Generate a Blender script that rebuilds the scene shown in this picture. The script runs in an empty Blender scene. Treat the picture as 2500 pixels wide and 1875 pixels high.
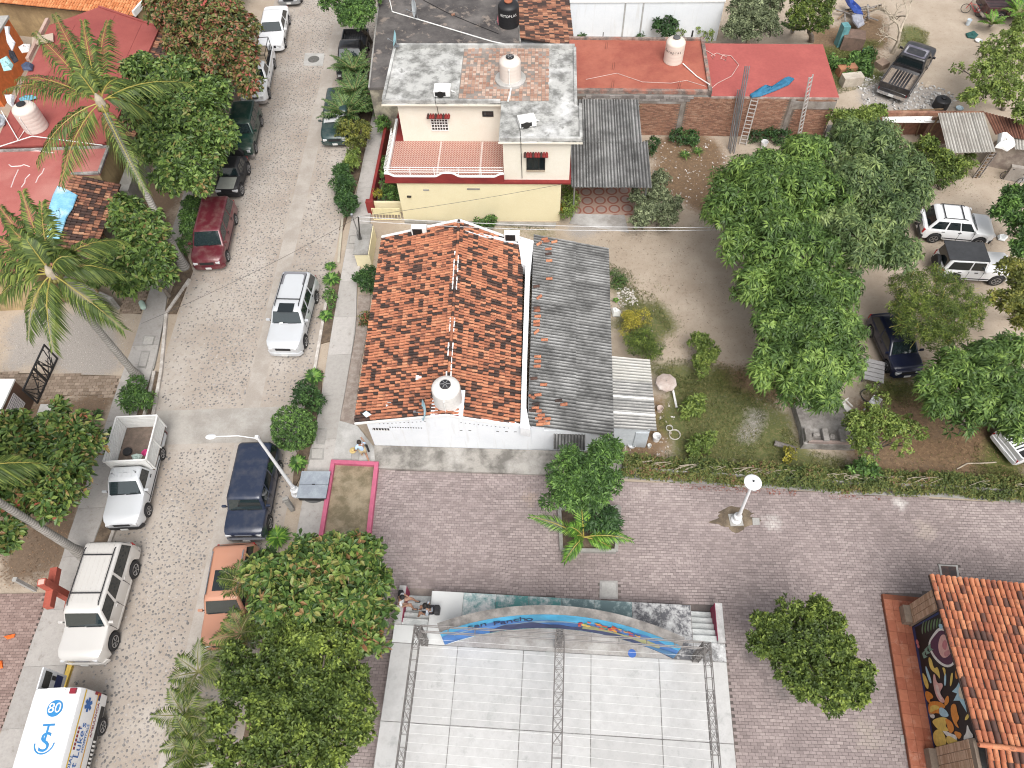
import bpy, bmesh, math, random
import numpy as np
from mathutils import Vector, Matrix

random.seed(7)
RNG = np.random.default_rng(7)
SC = bpy.context.scene
COL = SC.collection
PI = math.pi

# -- camera
CAM_H = 32.0                      # metres above the street
IMG_W, IMG_H, FPX = 2500.0, 1875.0, 1770.0
NADIR = (1300.0, 2080.0)          # where plumb lines meet in the photograph
_d = np.array([NADIR[0] - IMG_W / 2, NADIR[1] - IMG_H / 2, FPX]); _d /= np.linalg.norm(_d)
_up = -_d
_z = np.array([0, 0, 1.0])
_fw = _z - _z.dot(_up) * _up; _fw /= np.linalg.norm(_fw)
_rt = np.cross(_fw, _up)
cam_data = bpy.data.cameras.new('camera')
cam = bpy.data.objects.new('camera', cam_data); COL.objects.link(cam)
cam_data.sensor_fit = 'HORIZONTAL'; cam_data.sensor_width = 36.0
cam_data.lens = 36.0 * FPX / IMG_W
cam_data.clip_start = 0.1; cam_data.clip_end = 600
cam.matrix_world = Matrix(((_rt[0], -_rt[1], -_rt[2], 0), (_fw[0], -_fw[1], -_fw[2], 0),
                           (_up[0], -_up[1], -_up[2], CAM_H), (0, 0, 0, 1)))
SC.camera = cam

# -- sky and sun (bright overcast)
SUN_EL, SUN_AZ = math.radians(57), math.radians(168)    # azimuth clockwise from +Y (north)
world = bpy.data.worlds.new('World'); SC.world = world; world.use_nodes = True
wn = world.node_tree.nodes; wl = world.node_tree.links; wn.clear()
w_out = wn.new('ShaderNodeOutputWorld'); w_bg = wn.new('ShaderNodeBackground')
w_sky = wn.new('ShaderNodeTexSky'); w_sky.sky_type = 'NISHITA'; w_sky.sun_disc = False
w_sky.sun_elevation = SUN_EL; w_sky.sun_rotation = SUN_AZ
w_sky.air_density = 1.0; w_sky.dust_density = 6.0; w_sky.ozone_density = 0.5
w_hs = wn.new('ShaderNodeHueSaturation'); w_hs.inputs['Saturation'].default_value = 0.28
wl.new(w_sky.outputs[0], w_hs.inputs['Color']); wl.new(w_hs.outputs[0], w_bg.inputs[0]); wl.new(w_bg.outputs[0], w_out.inputs[0])
w_bg.inputs[1].default_value = 0.125
sun_d = bpy.data.lights.new('sun', 'SUN'); sun_d.energy = 1.4; sun_d.angle = math.radians(45); sun_d.color = (1.0, 0.975, 0.95)
sun = bpy.data.objects.new('sun', sun_d); COL.objects.link(sun)
sun.location = (0, 0, 60)
_sd = Vector((math.sin(SUN_AZ) * math.cos(SUN_EL), math.cos(SUN_AZ) * math.cos(SUN_EL), math.sin(SUN_EL)))
sun.rotation_euler = _sd.to_track_quat('Z', 'Y').to_euler()
vs = SC.view_settings; vs.view_transform = 'Standard'; vs.look = 'None'; vs.gamma = 1.0
vs.exposure = 0.48; vs.use_curve_mapping = False
SC.cycles.max_bounces = 4; SC.cycles.diffuse_bounces = 2; SC.cycles.glossy_bounces = 2
SC.cycles.transparent_max_bounces = 8; SC.cycles.use_denoising = True; SC.cycles.filter_width = 1.1

# -- photo pixel -> world
def P(q, z=0.0):
    v = np.array([q[0] - IMG_W / 2, q[1] - IMG_H / 2, FPX])
    X = np.array([v.dot(_rt), v.dot(_fw), v.dot(_up)])
    t = (z - CAM_H) / X[2]
    return Vector((X[0] * t, X[1] * t, z))
def mpp(v):                        # metres per photo pixel at a world point
    r = np.array([v[0], v[1], v[2] - CAM_H])
    ax = np.array([_rt[2], _fw[2], _up[2]])
    return abs(r.dot(ax)) / FPX
def zat(base, top, z0=0.0):        # height of a point seen at `top` above the point seen at `base`
    b = P(base, z0); t = P(top, 0.0)
    s = (b.x * t.x + b.y * t.y) / (t.x * t.x + t.y * t.y)
    return CAM_H - s * CAM_H
def reg(ox, oy):
    return lambda x, y: (ox + x * 0.316456, oy + y * 0.316456)
A1, A2, A3, A4 = [reg(x, 0) for x in (0, 600, 1200, 1800)]
B1, B2, B3, B4 = [reg(x, 450) for x in (0, 600, 1200, 1800)]
C1, C2, C3, C4 = [reg(x, 900) for x in (0, 600, 1200, 1800)]
D1, D2, D3, D4 = [reg(x, 1350) for x in (0, 600, 1200, 1800)]

# -- objects
def link(o, parent=None):
    COL.objects.link(o)
    if parent is not None: o.parent = parent
    return o
def tag(o, label=None, cat=None, group=None, kind=None):
    if label: o['label'] = label
    if cat: o['category'] = cat
    if group: o['group'] = group
    if kind: o['kind'] = kind
    return o
def thing(name, label, cat, loc=(0, 0, 0), rz=0.0, group=None):
    o = bpy.data.objects.new(name, None); o.empty_display_size = 0.2
    o.location = loc; o.rotation_euler = (0, 0, rz)
    return tag(link(o), label, cat, group)
def smooth(me, ang=40):
    me.polygons.foreach_set('use_smooth', [True] * len(me.polygons))
    me.set_sharp_from_angle(angle=math.radians(ang))
def np_mesh(name, verts, faces_flat, counts, mats, midx=None, sm=None):
    me = bpy.data.meshes.new(name)
    verts = np.asarray(verts, np.float32).reshape(-1, 3)
    faces_flat = np.asarray(faces_flat, np.int32).ravel(); counts = np.asarray(counts, np.int32)
    me.vertices.add(len(verts)); me.vertices.foreach_set('co', verts.ravel())
    me.loops.add(len(faces_flat)); me.loops.foreach_set('vertex_index', faces_flat)
    me.polygons.add(len(counts))
    starts = np.concatenate(([0], np.cumsum(counts)[:-1])).astype(np.int32)
    me.polygons.foreach_set('loop_start', starts)
    for m in (mats if isinstance(mats, (list, tuple)) else [mats]): me.materials.append(m)
    if midx is not None: me.polygons.foreach_set('material_index', np.asarray(midx, np.int32))
    me.update(calc_edges=True)
    if sm: smooth(me, sm)
    else: me.shade_flat()
    return me

class MB:
    """collects shapes and links them as ONE mesh object"""
    def __init__(s): s.v = []; s.f = []; s.m = []; s.mi = 0
    def add(s, vs_, fs_):
        n = len(s.v); s.v += [tuple(a) for a in vs_]
        for f in fs_: s.f.append([i + n for i in f]); s.m.append(s.mi)
        return s
    def box(s, x0, x1, y0, y1, z0, z1):
        return s.add([(x0, y0, z0), (x1, y0, z0), (x1, y1, z0), (x0, y1, z0), (x0, y0, z1), (x1, y0, z1), (x1, y1, z1), (x0, y1, z1)],
                     [(0, 3, 2, 1), (4, 5, 6, 7), (0, 1, 5, 4), (1, 2, 6, 5), (2, 3, 7, 6), (3, 0, 4, 7)])
    def cbox(s, c, sz, rz=0.0, M=None):
        n = len(s.v); hx, hy, hz = sz[0] / 2, sz[1] / 2, sz[2] / 2
        s.box(-hx, hx, -hy, hy, -hz, hz)
        T = Matrix.Translation(c) @ (M.to_4x4() if M is not None else Matrix.Rotation(rz, 4, 'Z'))
        for i in range(n, len(s.v)): s.v[i] = tuple(T @ Vector(s.v[i]))
        return s
    def bar(s, a, b, w, h=None):
        a = Vector(a); b = Vector(b); d = b - a; L = d.length
        if L < 1e-6: return s
        q = d.to_track_quat('X', 'Z').to_matrix()
        return s.cbox((a + b) / 2, (L, w, h or w), M=q)
    def prism(s, pts, z0, z1):
        n = len(pts); a = sum(pts[i][0] * pts[(i + 1) % n][1] - pts[(i + 1) % n][0] * pts[i][1] for i in range(n))
        if a < 0: pts = pts[::-1]
        g = lambda z, i: z[i] if isinstance(z, (list, tuple)) else z
        V = [(p[0], p[1], z0) for p in pts] + [(p[0], p[1], z1) for p in pts]
        F = [tuple(range(n - 1, -1, -1)), tuple(range(n, 2 * n))] + [(i, (i + 1) % n, n + (i + 1) % n, n + i) for i in range(n)]
        return s.add(V, F)
    def tube(s, path, r, n=8, caps=True):
        path = [Vector(p) for p in path]; m = len(path)
        rr = r if isinstance(r, (list, tuple)) else [r] * m
        base = len(s.v); V = []; ref = None
        for i, p in enumerate(path):
            d = (path[min(i + 1, m - 1)] - path[max(i - 1, 0)]).normalized()
            if ref is None: ref = Vector((1, 0, 0)) if abs(d.x) < 0.9 else Vector((0, 1, 0))
            u = (ref - d * ref.dot(d)).normalized(); w = d.cross(u); ref = u
            for k in range(n):
                a = 2 * PI * k / n
                V.append(p + (u * math.cos(a) + w * math.sin(a)) * rr[i])
        F = [(i * n + k, i * n + (k + 1) % n, (i + 1) * n + (k + 1) % n, (i + 1) * n + k) for i in range(m - 1) for k in range(n)]
        if caps: F += [tuple(range(n - 1, -1, -1)), tuple(range((m - 1) * n, m * n))]
        return s.add(V, F)
    def cyl(s, a, b, r, r2=None, n=12): return s.tube([a, b], [r, r if r2 is None else r2], n)
    def lathe(s, prof, n=20, M=None, caps=True):
        V = [(r * math.cos(2 * PI * k / n), r * math.sin(2 * PI * k / n), z) for r, z in prof for k in range(n)]
        if M is not None: V = [tuple(M @ Vector(v)) for v in V]
        m = len(prof)
        F = [(i * n + k, i * n + (k + 1) % n, (i + 1) * n + (k + 1) % n, (i + 1) * n + k) for i in range(m - 1) for k in range(n)]
        if caps: F += [tuple(range(n - 1, -1, -1)), tuple(range((m - 1) * n, m * n))]
        return s.add(V, F)
    def grid(s, rows, close=False):
        m = len(rows); n = len(rows[0]); V = [p for r in rows for p in r]
        return s.add(V, [(i * n + j, i * n + (j + 1) % n, (i + 1) * n + (j + 1) % n, (i + 1) * n + j)
                         for i in range(m - 1) for j in range(n if close else n - 1)])
    def quad(s, a, b, c, d): return s.add([a, b, c, d], [(0, 1, 2, 3)])
    def mesh(s, name, mat, sm=None):
        me = bpy.data.meshes.new(name); me.from_pydata(s.v, [], s.f)
        for m in (mat if isinstance(mat, (list, tuple)) else [mat]): me.materials.append(m)
        if max(s.m, default=0): me.polygons.foreach_set('material_index', s.m)
        me.update()
        if sm: smooth(me, sm)
        return me
    def build(s, name, mat, parent=None, sm=None, loc=None, bev=0.0):
        me = s.mesh(name, mat, None)
        if bev:
            bm = bmesh.new(); bm.from_mesh(me)
            bmesh.ops.bevel(bm, geom=[e for e in bm.edges if e.is_manifold and e.calc_face_angle(0) > 0.6], offset=bev, segments=2, affect='EDGES', profile=0.6)
            bm.to_mesh(me); bm.free()
        if sm: smooth(me, sm)
        o = link(bpy.data.objects.new(name, me), parent)
        if loc is not None: o.location = loc
        return o
def inst(name, me, parent, loc, rz=0.0, scl=None, rot=None):
    o = bpy.data.objects.new(name, me); o.location = loc
    o.rotation_euler = rot if rot is not None else (0, 0, rz)
    if scl is not None: o.scale = scl
    return link(o, parent)
def one(name, mb, mat, label, cat, group=None, sm=None, loc=None, rz=0.0, bev=0.0):   # a thing that is one mesh
    o = mb.build(name, mat, None, sm, loc, bev); o.rotation_euler = (0, 0, rz)
    return tag(o, label, cat, group)
def replicate(bv, bf, mats4):
    """numpy copies of a small mesh (bv Nx3, bf list of faces) under 4x4 matrices -> verts, flat faces, counts"""
    bv = np.asarray(bv, float); mats4 = np.asarray(mats4, float)
    n = len(bv); k = len(mats4)
    V = np.einsum('kij,nj->kni', mats4[:, :3, :3], bv) + mats4[:, None, :3, 3]
    flat = np.concatenate([np.asarray(f) for f in bf]); cnt = np.array([len(f) for f in bf])
    F = (flat[None, :] + (np.arange(k) * n)[:, None]).ravel()
    return V.reshape(-1, 3), F, np.tile(cnt, k)
def copy_tree(o, parent=None):
    c = o.copy(); COL.objects.link(c); c.parent = parent
    for ch in list(o.children): copy_tree(ch, c)
    return c
# -- materials
def srgb(h):
    h = h.lstrip('#'); c = [int(h[i:i + 2], 16) / 255 for i in (0, 2, 4)]
    return tuple(x / 12.92 if x <= 0.04045 else ((x + 0.055) / 1.055) ** 2.4 for x in c) + (1.0,)
def col(c):
    if isinstance(c, str): return srgb(c)
    return tuple(c) + (1.0,) if len(c) == 3 else tuple(c)
class NT:
    def __init__(s, name):
        s.m = bpy.data.materials.new(name); s.m.use_nodes = True
        s.t = s.m.node_tree; s.n = s.t.nodes; s.b = s.n['Principled BSDF']
    def new(s, t, **kw):
        n = s.n.new('ShaderNode' + t)
        for k, v in kw.items(): setattr(n, k, v)
        return n
    def link(s, a, b): s.t.links.new(a, b); return s
    def set(s, k, v):
        if hasattr(v, 'is_output') or v.__class__.__name__.startswith('NodeSocket'): s.t.links.new(v, s.b.inputs[k])
        else: s.b.inputs[k].default_value = v
        return s
    def coord(s, which='Object'): return s.new('TexCoord').outputs[which]
    def pos(s): return s.new('NewGeometry').outputs['Position']
    def noise(s, vec, scale, detail=4, rough=0.55, sc=None):
        if sc is not None:
            mp = s.new('Mapping'); mp.inputs['Scale'].default_value = sc; s.link(vec, mp.inputs[0]); vec = mp.outputs[0]
        n = s.new('TexNoise'); n.inputs['Scale'].default_value = scale; n.inputs['Detail'].default_value = detail; n.inputs['Roughness'].default_value = rough
        s.link(vec, n.inputs['Vector']); return n.outputs[0]
    def ramp(s, fac, stops, interp='LINEAR'):
        r = s.new('ValToRGB'); cr = r.color_ramp; cr.interpolation = interp
        while len(cr.elements) < len(stops): cr.elements.new(0.5)
        for e, (p, c) in zip(cr.elements, stops): e.position = p; e.color = col(c)
        s.link(fac, r.inputs[0]); return r.outputs[0]
    def mix(s, fac, a, b, mode='MIX'):
        n = s.new('MixRGB', blend_type=mode)
        for i, v in zip((0, 1, 2), (fac, a, b)):
            if hasattr(v, 'is_output') or v.__class__.__name__.startswith('NodeSocket'): s.link(v, n.inputs[i])
            else: n.inputs[i].default_value = v if i == 0 else col(v)
        return n.outputs[0]
    def math(s, op, a, b=0.0, clamp=False):
        n = s.new('Math', operation=op, use_clamp=clamp)
        for i, v in enumerate((a, b)):
            if hasattr(v, 'is_output') or v.__class__.__name__.startswith('NodeSocket'): s.link(v, n.inputs[i])
            else: n.inputs[i].default_value = v
        return n.outputs[0]
    def bump(s, h, strength=0.3, dist=0.02):
        b = s.new('Bump'); b.inputs['Strength'].default_value = strength; b.inputs['Distance'].default_value = dist
        s.link(h, b.inputs['Height']); s.link(b.outputs[0], s.b.inputs['Normal']); return s
MC = {}
def plain(c, rough=0.6, metal=0.0, var=0.12, scale=3.0, name=None, spec=None, coat=0.0):
    """flat colour broken by soft noise: paint, plastic, cloth"""
    key = ('plain', str(c), rough, metal, var, scale, coat)
    if key in MC: return MC[key]
    t = NT(name or 'paint'); c = col(c)
    n = t.noise(t.pos(), scale, 5, 0.6)
    lo = tuple(x * (1 - var) for x in c[:3]); hi = tuple(min(1, x * (1 + var * 0.7)) for x in c[:3])
    t.set('Base Color', t.ramp(n, [(0.3, lo), (0.7, hi)])); t.set('Roughness', rough); t.set('Metallic', metal)
    if spec is not None: t.set('Specular IOR Level', spec)
    if coat: t.set('Coat Weight', coat); t.set('Coat Roughness', 0.08)
    MC[key] = t.m; return t.m
def stained(base, dark, light=None, scale=0.8, lo=0.42, hi=0.62, rough=0.85, fine=14.0, bump=0.15, extra=None, streak=None, name='stained'):
    """weathered surface: base colour with stains of their own shape"""
    t = NT(name); p = t.pos()
    a = t.noise(p, scale, 8, 0.68)
    c = t.ramp(a, [(lo, dark), (hi, base)])
    b = t.noise(p, scale * 0.45, 6, 0.6)
    if light: c = t.mix(t.ramp(b, [(0.5, (0, 0, 0)), (0.68, (1, 1, 1))]), c, light)
    if extra: c = t.mix(t.ramp(t.noise(p, scale * 1.7, 6, 0.7), [(0.56, (0, 0, 0)), (0.63, (1, 1, 1))]), c, extra)
    if streak:
        s_ = t.noise(p, 1.0, 5, 0.6, sc=(4.0, 4.0, 0.35))
        c = t.mix(t.ramp(s_, [(0.55, (0, 0, 0)), (0.75, (0.6, 0.6, 0.6))]), c, streak)
    f = t.noise(p, fine, 4, 0.7)
    c = t.mix(0.35, c, t.ramp(f, [(0.25, (0.35, 0.35, 0.35)), (0.75, (0.65, 0.65, 0.65))]), 'OVERLAY')
    t.set('Base Color', c); t.set('Roughness', rough); t.bump(f, bump, 0.02)
    return t.m
def per_piece(stops, how='island', rough=0.8, fine=10.0, interp='LINEAR', spot=None, bump=0.2, clump=0.0, translucent=0.0, tuft=0.0, dust=None, name='pieces', clump_scale=0.5, spec=0.5):
    """one colour per piece (tile, brick, leaf): 'island' for joined pieces, 'object' for single ones"""
    t = NT(name)
    r = t.new('NewGeometry').outputs['Random Per Island'] if how == 'island' else t.new('ObjectInfo').outputs['Random']
    p = t.pos()
    if tuft: r = t.math('ADD', t.math('MULTIPLY', r, 1 - tuft), t.math('MULTIPLY', t.new('Attribute', attribute_name='tuft').outputs['Fac'], tuft)); r = t.math('ADD', t.math('MULTIPLY', t.math('SUBTRACT', r, .5), 1.35), .5, True)
    if clump: r = t.math('ADD', t.math('MULTIPLY', r, 1 - clump), t.math('MULTIPLY', t.ramp(t.noise(p, clump_scale, 4, 0.6), [(0.3, (0, 0, 0)), (0.7, (1, 1, 1))]), clump))
    c = t.ramp(r, stops, interp)
    f = t.noise(p, fine, 5, 0.7)
    c = t.mix(0.4, c, t.ramp(f, [(0.25, (0.3, 0.3, 0.3)), (0.75, (0.7, 0.7, 0.7))]), 'OVERLAY')
    for q, r_, k_ in (dust or ()):
        d_ = t.new('VectorMath', operation='DISTANCE'); t.link(p, d_.inputs[0]); d_.inputs[1].default_value = q
        c = t.mix(t.ramp(t.math('ADD', t.math('DIVIDE', d_.outputs['Value'], r_), t.math('MULTIPLY', t.noise(p, 2.5, 6, .7), 1.2)), [(.55, (.8, .8, .8)), (1.25, (0, 0, 0))]), c, k_)
    if spot: c = t.mix(t.ramp(t.noise(p, fine * 0.5, 6, 0.75), [(0.54, (0, 0, 0)), (0.66, (0.85, 0.85, 0.85))]), c, spot)
    t.set('Base Color', c); t.set('Roughness', rough); t.set('Specular IOR Level', spec)
    if bump: t.bump(f, bump, 0.01)
    if translucent:
        tr = t.new('BsdfTranslucent'); t.link(c, tr.inputs[0])
        mx = t.new('MixShader'); mx.inputs[0].default_value = translucent
        out = t.n['Material Output']; t.link(t.b.outputs[0], mx.inputs[1]); t.link(tr.outputs[0], mx.inputs[2]); t.link(mx.outputs[0], out.inputs[0])
    return t.m
M = {}
M['white'] = plain('#e9e9e6', 0.6, var=0.05)
M['black'] = plain((0.02, 0.02, 0.022), 0.55)
M['rubber'] = plain((0.022, 0.022, 0.024), 0.85)
M['dark_metal'] = plain((0.05, 0.048, 0.047), 0.45, 0.6)
M['steel'] = plain((0.42, 0.43, 0.45), 0.4, 0.8, var=0.2)
M['alloy'] = plain((0.5, 0.5, 0.51), 0.3, 0.85)
M['chrome'] = plain((0.6, 0.6, 0.62), 0.15, 0.95, var=0.02)
M['wood'] = stained((0.32, 0.22, 0.13), (0.14, 0.09, 0.05), scale=2.0, name='wood')
M['grey_wood'] = stained((0.3, 0.28, 0.26), (0.15, 0.13, 0.12), scale=3.0, name='grey_wood')
M['bark'] = stained((0.22, 0.19, 0.16), (0.11, 0.09, 0.07), scale=3.0, fine=20, bump=0.5, name='bark')
M['palm_bark'] = None
M['concrete'] = stained((0.36, 0.35, 0.33), (0.24, 0.23, 0.21), scale=0.9, name='concrete')
M['pale_concrete'] = stained((0.5, 0.49, 0.47), (0.36, 0.35, 0.33), scale=0.7, name='pale_concrete')
M['soil'] = stained((0.17, 0.125, 0.085), (0.09, 0.065, 0.045), scale=2.5, fine=30, bump=0.5, name='soil')
M['white_wall'] = stained((0.8, 0.83, 0.86), (0.72, 0.755, 0.79), scale=0.5, lo=0.3, streak=(0.62, 0.62, 0.6), bump=0.05, name='white_wall')
M['cream_wall'] = stained((0.8, 0.72, 0.48), (0.73, 0.65, 0.42), scale=0.4, lo=0.3, bump=0.05, name='cream_wall')
M['pale_cream'] = stained((0.8, 0.76, 0.66), (0.73, 0.68, 0.57), scale=0.5, lo=0.3, bump=0.05, name='pale_cream')
M['tan_wall'] = stained((0.5, 0.37, 0.2), (0.33, 0.24, 0.13), scale=0.7, streak=(0.25, 0.18, 0.1), name='tan_wall')
M['orange_wall'] = plain((0.62, 0.17, 0.05), 0.8, var=0.2)
M['dark_red'] = stained((0.25, 0.03, 0.025), (0.18, 0.02, 0.02), scale=0.6, bump=0.05, name='dark_red')
def glass():
    t = NT('glass'); t.set('Base Color', (0.012, 0.018, 0.02, 1)); t.set('Roughness', 0.04); t.set('Specular IOR Level', 0.9)
    return t.m
M['glass'] = glass()
def wglass():
    t = NT('windshield_glass'); t.set('Base Color', (0.02, 0.032, 0.035, 1)); t.set('Roughness', 0.04); t.set('Specular IOR Level', 1.0); t.set('IOR', 1.6)
    return t.m
M['wglass'] = wglass()
def car_paint(c, metal=0.0, dust=0.12):
    t = NT('car_paint'); n = t.noise(t.pos(), 2.2, 6, 0.65)
    c = col(c)
    d = t.mix(t.ramp(n, [(0.45, (0, 0, 0)), (0.85, (dust, dust, dust))]), c, (0.42, 0.37, 0.31))
    t.set('Base Color', d); t.set('Metallic', metal); t.set('Roughness', 0.36); t.set('Coat Weight', 0.6); t.set('Coat Roughness', 0.12)
    return t.m
M['red_lens'] = plain((0.35, 0.015, 0.02), 0.2, var=0.02)
M['lens'] = plain((0.62, 0.63, 0.64), 0.12, var=0.05)
M['amber'] = plain((0.7, 0.28, 0.05), 0.2, var=0.02)
M['plate'] = plain((0.7, 0.7, 0.68), 0.5)
# leaves
def leaf(c1, c2, c3, clump=0.25, tr=0.16, rough=0.5, scale=0.55, tuft=0.6):
    c1, c2, c3 = [tuple(x * k for x in c) for c, k in ((c1, .72), (c2, 1.08), (c3, 1.75))]
    return per_piece([(0.0, c1), (0.5, c2), (1.0, c3)], 'island', rough, 6.0, clump=clump, translucent=tr, bump=0, tuft=tuft, name='leaf', clump_scale=scale, spec=0.35)
M['mango'] = leaf((0.035, 0.07, 0.022), (0.08, 0.145, 0.034), (0.18, 0.26, 0.06), 0.4)
M['mango_grey'] = leaf((0.04, 0.075, 0.032), (0.09, 0.14, 0.05), (0.19, 0.24, 0.085), 0.4)
M['ficus'] = leaf((0.035, 0.06, 0.018), (0.09, 0.135, 0.03), (0.2, 0.25, 0.05), 0.35)
M['dark_leaf'] = leaf((0.018, 0.045, 0.016), (0.035, 0.08, 0.025), (0.07, 0.13, 0.035), 0.4)
M['green_leaf'] = leaf((0.03, 0.065, 0.022), (0.065, 0.13, 0.035), (0.14, 0.24, 0.055), 0.35)
M['lime_leaf'] = leaf((0.065, 0.11, 0.025), (0.14, 0.2, 0.045), (0.22, 0.265, 0.065), 0.35)
M['yellow_leaf'] = leaf((0.12, 0.13, 0.02), (0.26, 0.24, 0.04), (0.45, 0.38, 0.06), 0.4)
M['olive_leaf'] = leaf((0.07, 0.09, 0.05), (0.14, 0.17, 0.09), (0.24, 0.27, 0.15), 0.3)
M['brown_leaf'] = leaf((0.05, 0.06, 0.025), (0.12, 0.13, 0.045), (0.2, 0.13, 0.06), 0.4)
def almond(stops): return per_piece([(p, tuple(x * (.85 + .5 * p) for x in c)) for p, c in stops], 'island', 0.45, 6.0, clump=0.12, translucent=0.15, tuft=.2, bump=0, name='almond_leaf', spec=0.4)
M['almond'] = almond([(0, (0.035, 0.07, 0.02)), (0.4, (0.08, 0.15, 0.035)), (0.78, (0.18, 0.24, 0.055)), (0.9, (0.2, 0.18, 0.06)), (0.97, (0.24, 0.12, 0.06)), (1, (0.3, 0.07, 0.05))])
M['almond_green'] = almond([(0, (0.035, 0.065, 0.02)), (0.45, (0.085, 0.15, 0.035)), (0.88, (0.17, 0.25, 0.06)), (0.96, (0.2, 0.17, 0.06)), (1, (0.24, 0.11, 0.06))])
M['almond_brown'] = almond([(0, (0.04, 0.06, 0.02)), (0.3, (0.09, 0.12, 0.035)), (0.55, (0.17, 0.18, 0.05)), (0.75, (0.2, 0.12, 0.06)), (0.92, (0.26, 0.09, 0.06)), (1, (0.36, 0.06, 0.06))])
M['palm_leaf'] = leaf((0.04, 0.075, 0.02), (0.085, 0.13, 0.03), (0.17, 0.2, 0.045), 0.25, 0.2, tuft=0)
M['young_palm'] = leaf((0.05, 0.12, 0.02), (0.1, 0.23, 0.035), (0.2, 0.32, 0.05), 0.2, 0.25, tuft=0)
M['areca'] = leaf((0.03, 0.07, 0.025), (0.06, 0.12, 0.035), (0.14, 0.2, 0.06), 0.3, 0.2, tuft=0)
M['agave'] = leaf((.03, .075, .022), (.07, .15, .035), (.15, .26, .055), .2, .2, tuft=0)
M['ochre'] = leaf((.05, .065, .018), (.11, .13, .03), (.22, .21, .045), .4)
M['rachis'] = plain((0.36, 0.31, 0.07), 0.5)
M['stem'] = plain((0.2, 0.2, 0.08), 0.6)
M['dead'] = plain((0.42, 0.36, 0.28), 0.8, var=0.3)
def palm_bark():
    t = NT('palm_bark'); p = t.coord()
    w = t.new('TexWave', wave_type='BANDS', bands_direction='Z'); w.inputs['Scale'].default_value = 2.4; w.inputs['Distortion'].default_value = 2.5
    t.link(p, w.inputs[0])
    c = t.ramp(w.outputs[1], [(0.2, (0.24, 0.22, 0.2)), (0.6, (0.4, 0.38, 0.35))])
    n = t.noise(t.pos(), 2.0, 5)
    t.set('Base Color', t.mix(t.ramp(n, [(0.4, (0, 0, 0)), (0.7, (0.7, 0.7, 0.7))]), c, (0.2, 0.19, 0.17))); t.set('Roughness', 0.9); t.bump(w.outputs[1], 0.4, 0.03)
    return t.m
M['palm_bark'] = palm_bark()
# tiles and bricks, twice: joined mass / single pieces
TILE_OLD = [(0.0, (0.028, 0.02, 0.018)), (0.2, (0.045, 0.028, 0.023)), (0.32, (0.1, 0.05, 0.036)), (0.38, (0.33, 0.125, 0.07)), (0.7, (0.47, 0.18, 0.095)), (1.0, (0.57, 0.27, 0.15))]
TILE_NEW = [(0.0, (0.07, 0.04, 0.034)), (0.16, (0.12, 0.06, 0.045)), (0.24, (0.36, 0.12, 0.065)), (0.7, (0.5, 0.185, 0.09)), (1.0, (0.6, 0.27, 0.14))]
TILE_MOSS = [(0.0, (0.03, 0.02, 0.018)), (0.4, (0.08, 0.042, 0.032)), (0.6, (0.24, 0.1, 0.06)), (0.85, (0.4, 0.19, 0.11)), (1.0, (0.5, 0.29, 0.18))]
TILE_PALE = [(0.0, (0.5, 0.17, 0.06)), (1.0, (0.68, 0.3, 0.13))]
def pair(stops, **kw): return per_piece(stops, 'island', **kw), per_piece(stops, 'object', **kw)
M['tile_old'] = pair(TILE_OLD, spot=(0.05, 0.03, 0.025), name='old_roof_tile', clump=0.22, clump_scale=1.6)
M['tile_new'] = pair(TILE_NEW, spot=(0.12, 0.05, 0.035), name='roof_tile', clump=0.2, clump_scale=0.9)
M['tile_moss'] = pair(TILE_MOSS, spot=(0.035, 0.025, 0.02), name='mossy_roof_tile', clump=0.15)
M['tile_pale'] = pair(TILE_PALE, name='pale_roof_tile')
M['paver'] = pair([(0, (0.2, 0.162, 0.156)), (0.5, (0.3, 0.246, 0.236)), (1, (0.43, 0.362, 0.342))], name='paver', clump=0.55, clump_scale=0.22, dust=[(P(C4(1250, 1045)), 1.1, (.66, .63, .6)), (P(C4(270, 1190)), 1.3, (.6, .56, .53)), (P(C4(1450, 1250)), 1.5, (.46, .39, .33)), (P(D4(1000, 1400)), 1.8, (.38, .33, .28)), (P(C3(300, 1000)), 1.2, (.4, .31, .25)), (P(D4(350, 1050)), 2.2, (.17, .15, .145)), (P(C3(700, 1500)), 1.6, (.2, .165, .155)), (P(C2(1400, 900)), 1.3, (.22, .18, .17)), (P(D3(2000, 800)), 1.3, (.18, .155, .15))], bump=0.1)  # pale dusty spots, and darker ones that only deepen the paver tone
M['cobble'] = pair([(0, (0.14, 0.134, 0.129)), (0.45, (0.22, 0.207, 0.197)), (0.9, (0.3, 0.278, 0.26)), (1, (0.45, 0.41, 0.38))], name='cobble', bump=0.3, fine=14)
M['brick'] = pair([(0, (0.17, 0.09, 0.065)), (0.5, (0.31, 0.16, 0.105)), (1, (0.42, 0.26, 0.18))], name='brick', clump=0.3, clump_scale=0.6, spot=(0.12, 0.09, 0.07))
M['sidebrick'] = pair([(0, (0.2, 0.15, 0.11)), (1, (0.33, 0.26, 0.2))], name='yard_brick')
M['slab'] = pair([(0, (0.34, 0.325, 0.31)), (1, (0.44, 0.425, 0.4))], name='slab', bump=0.1)
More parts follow.
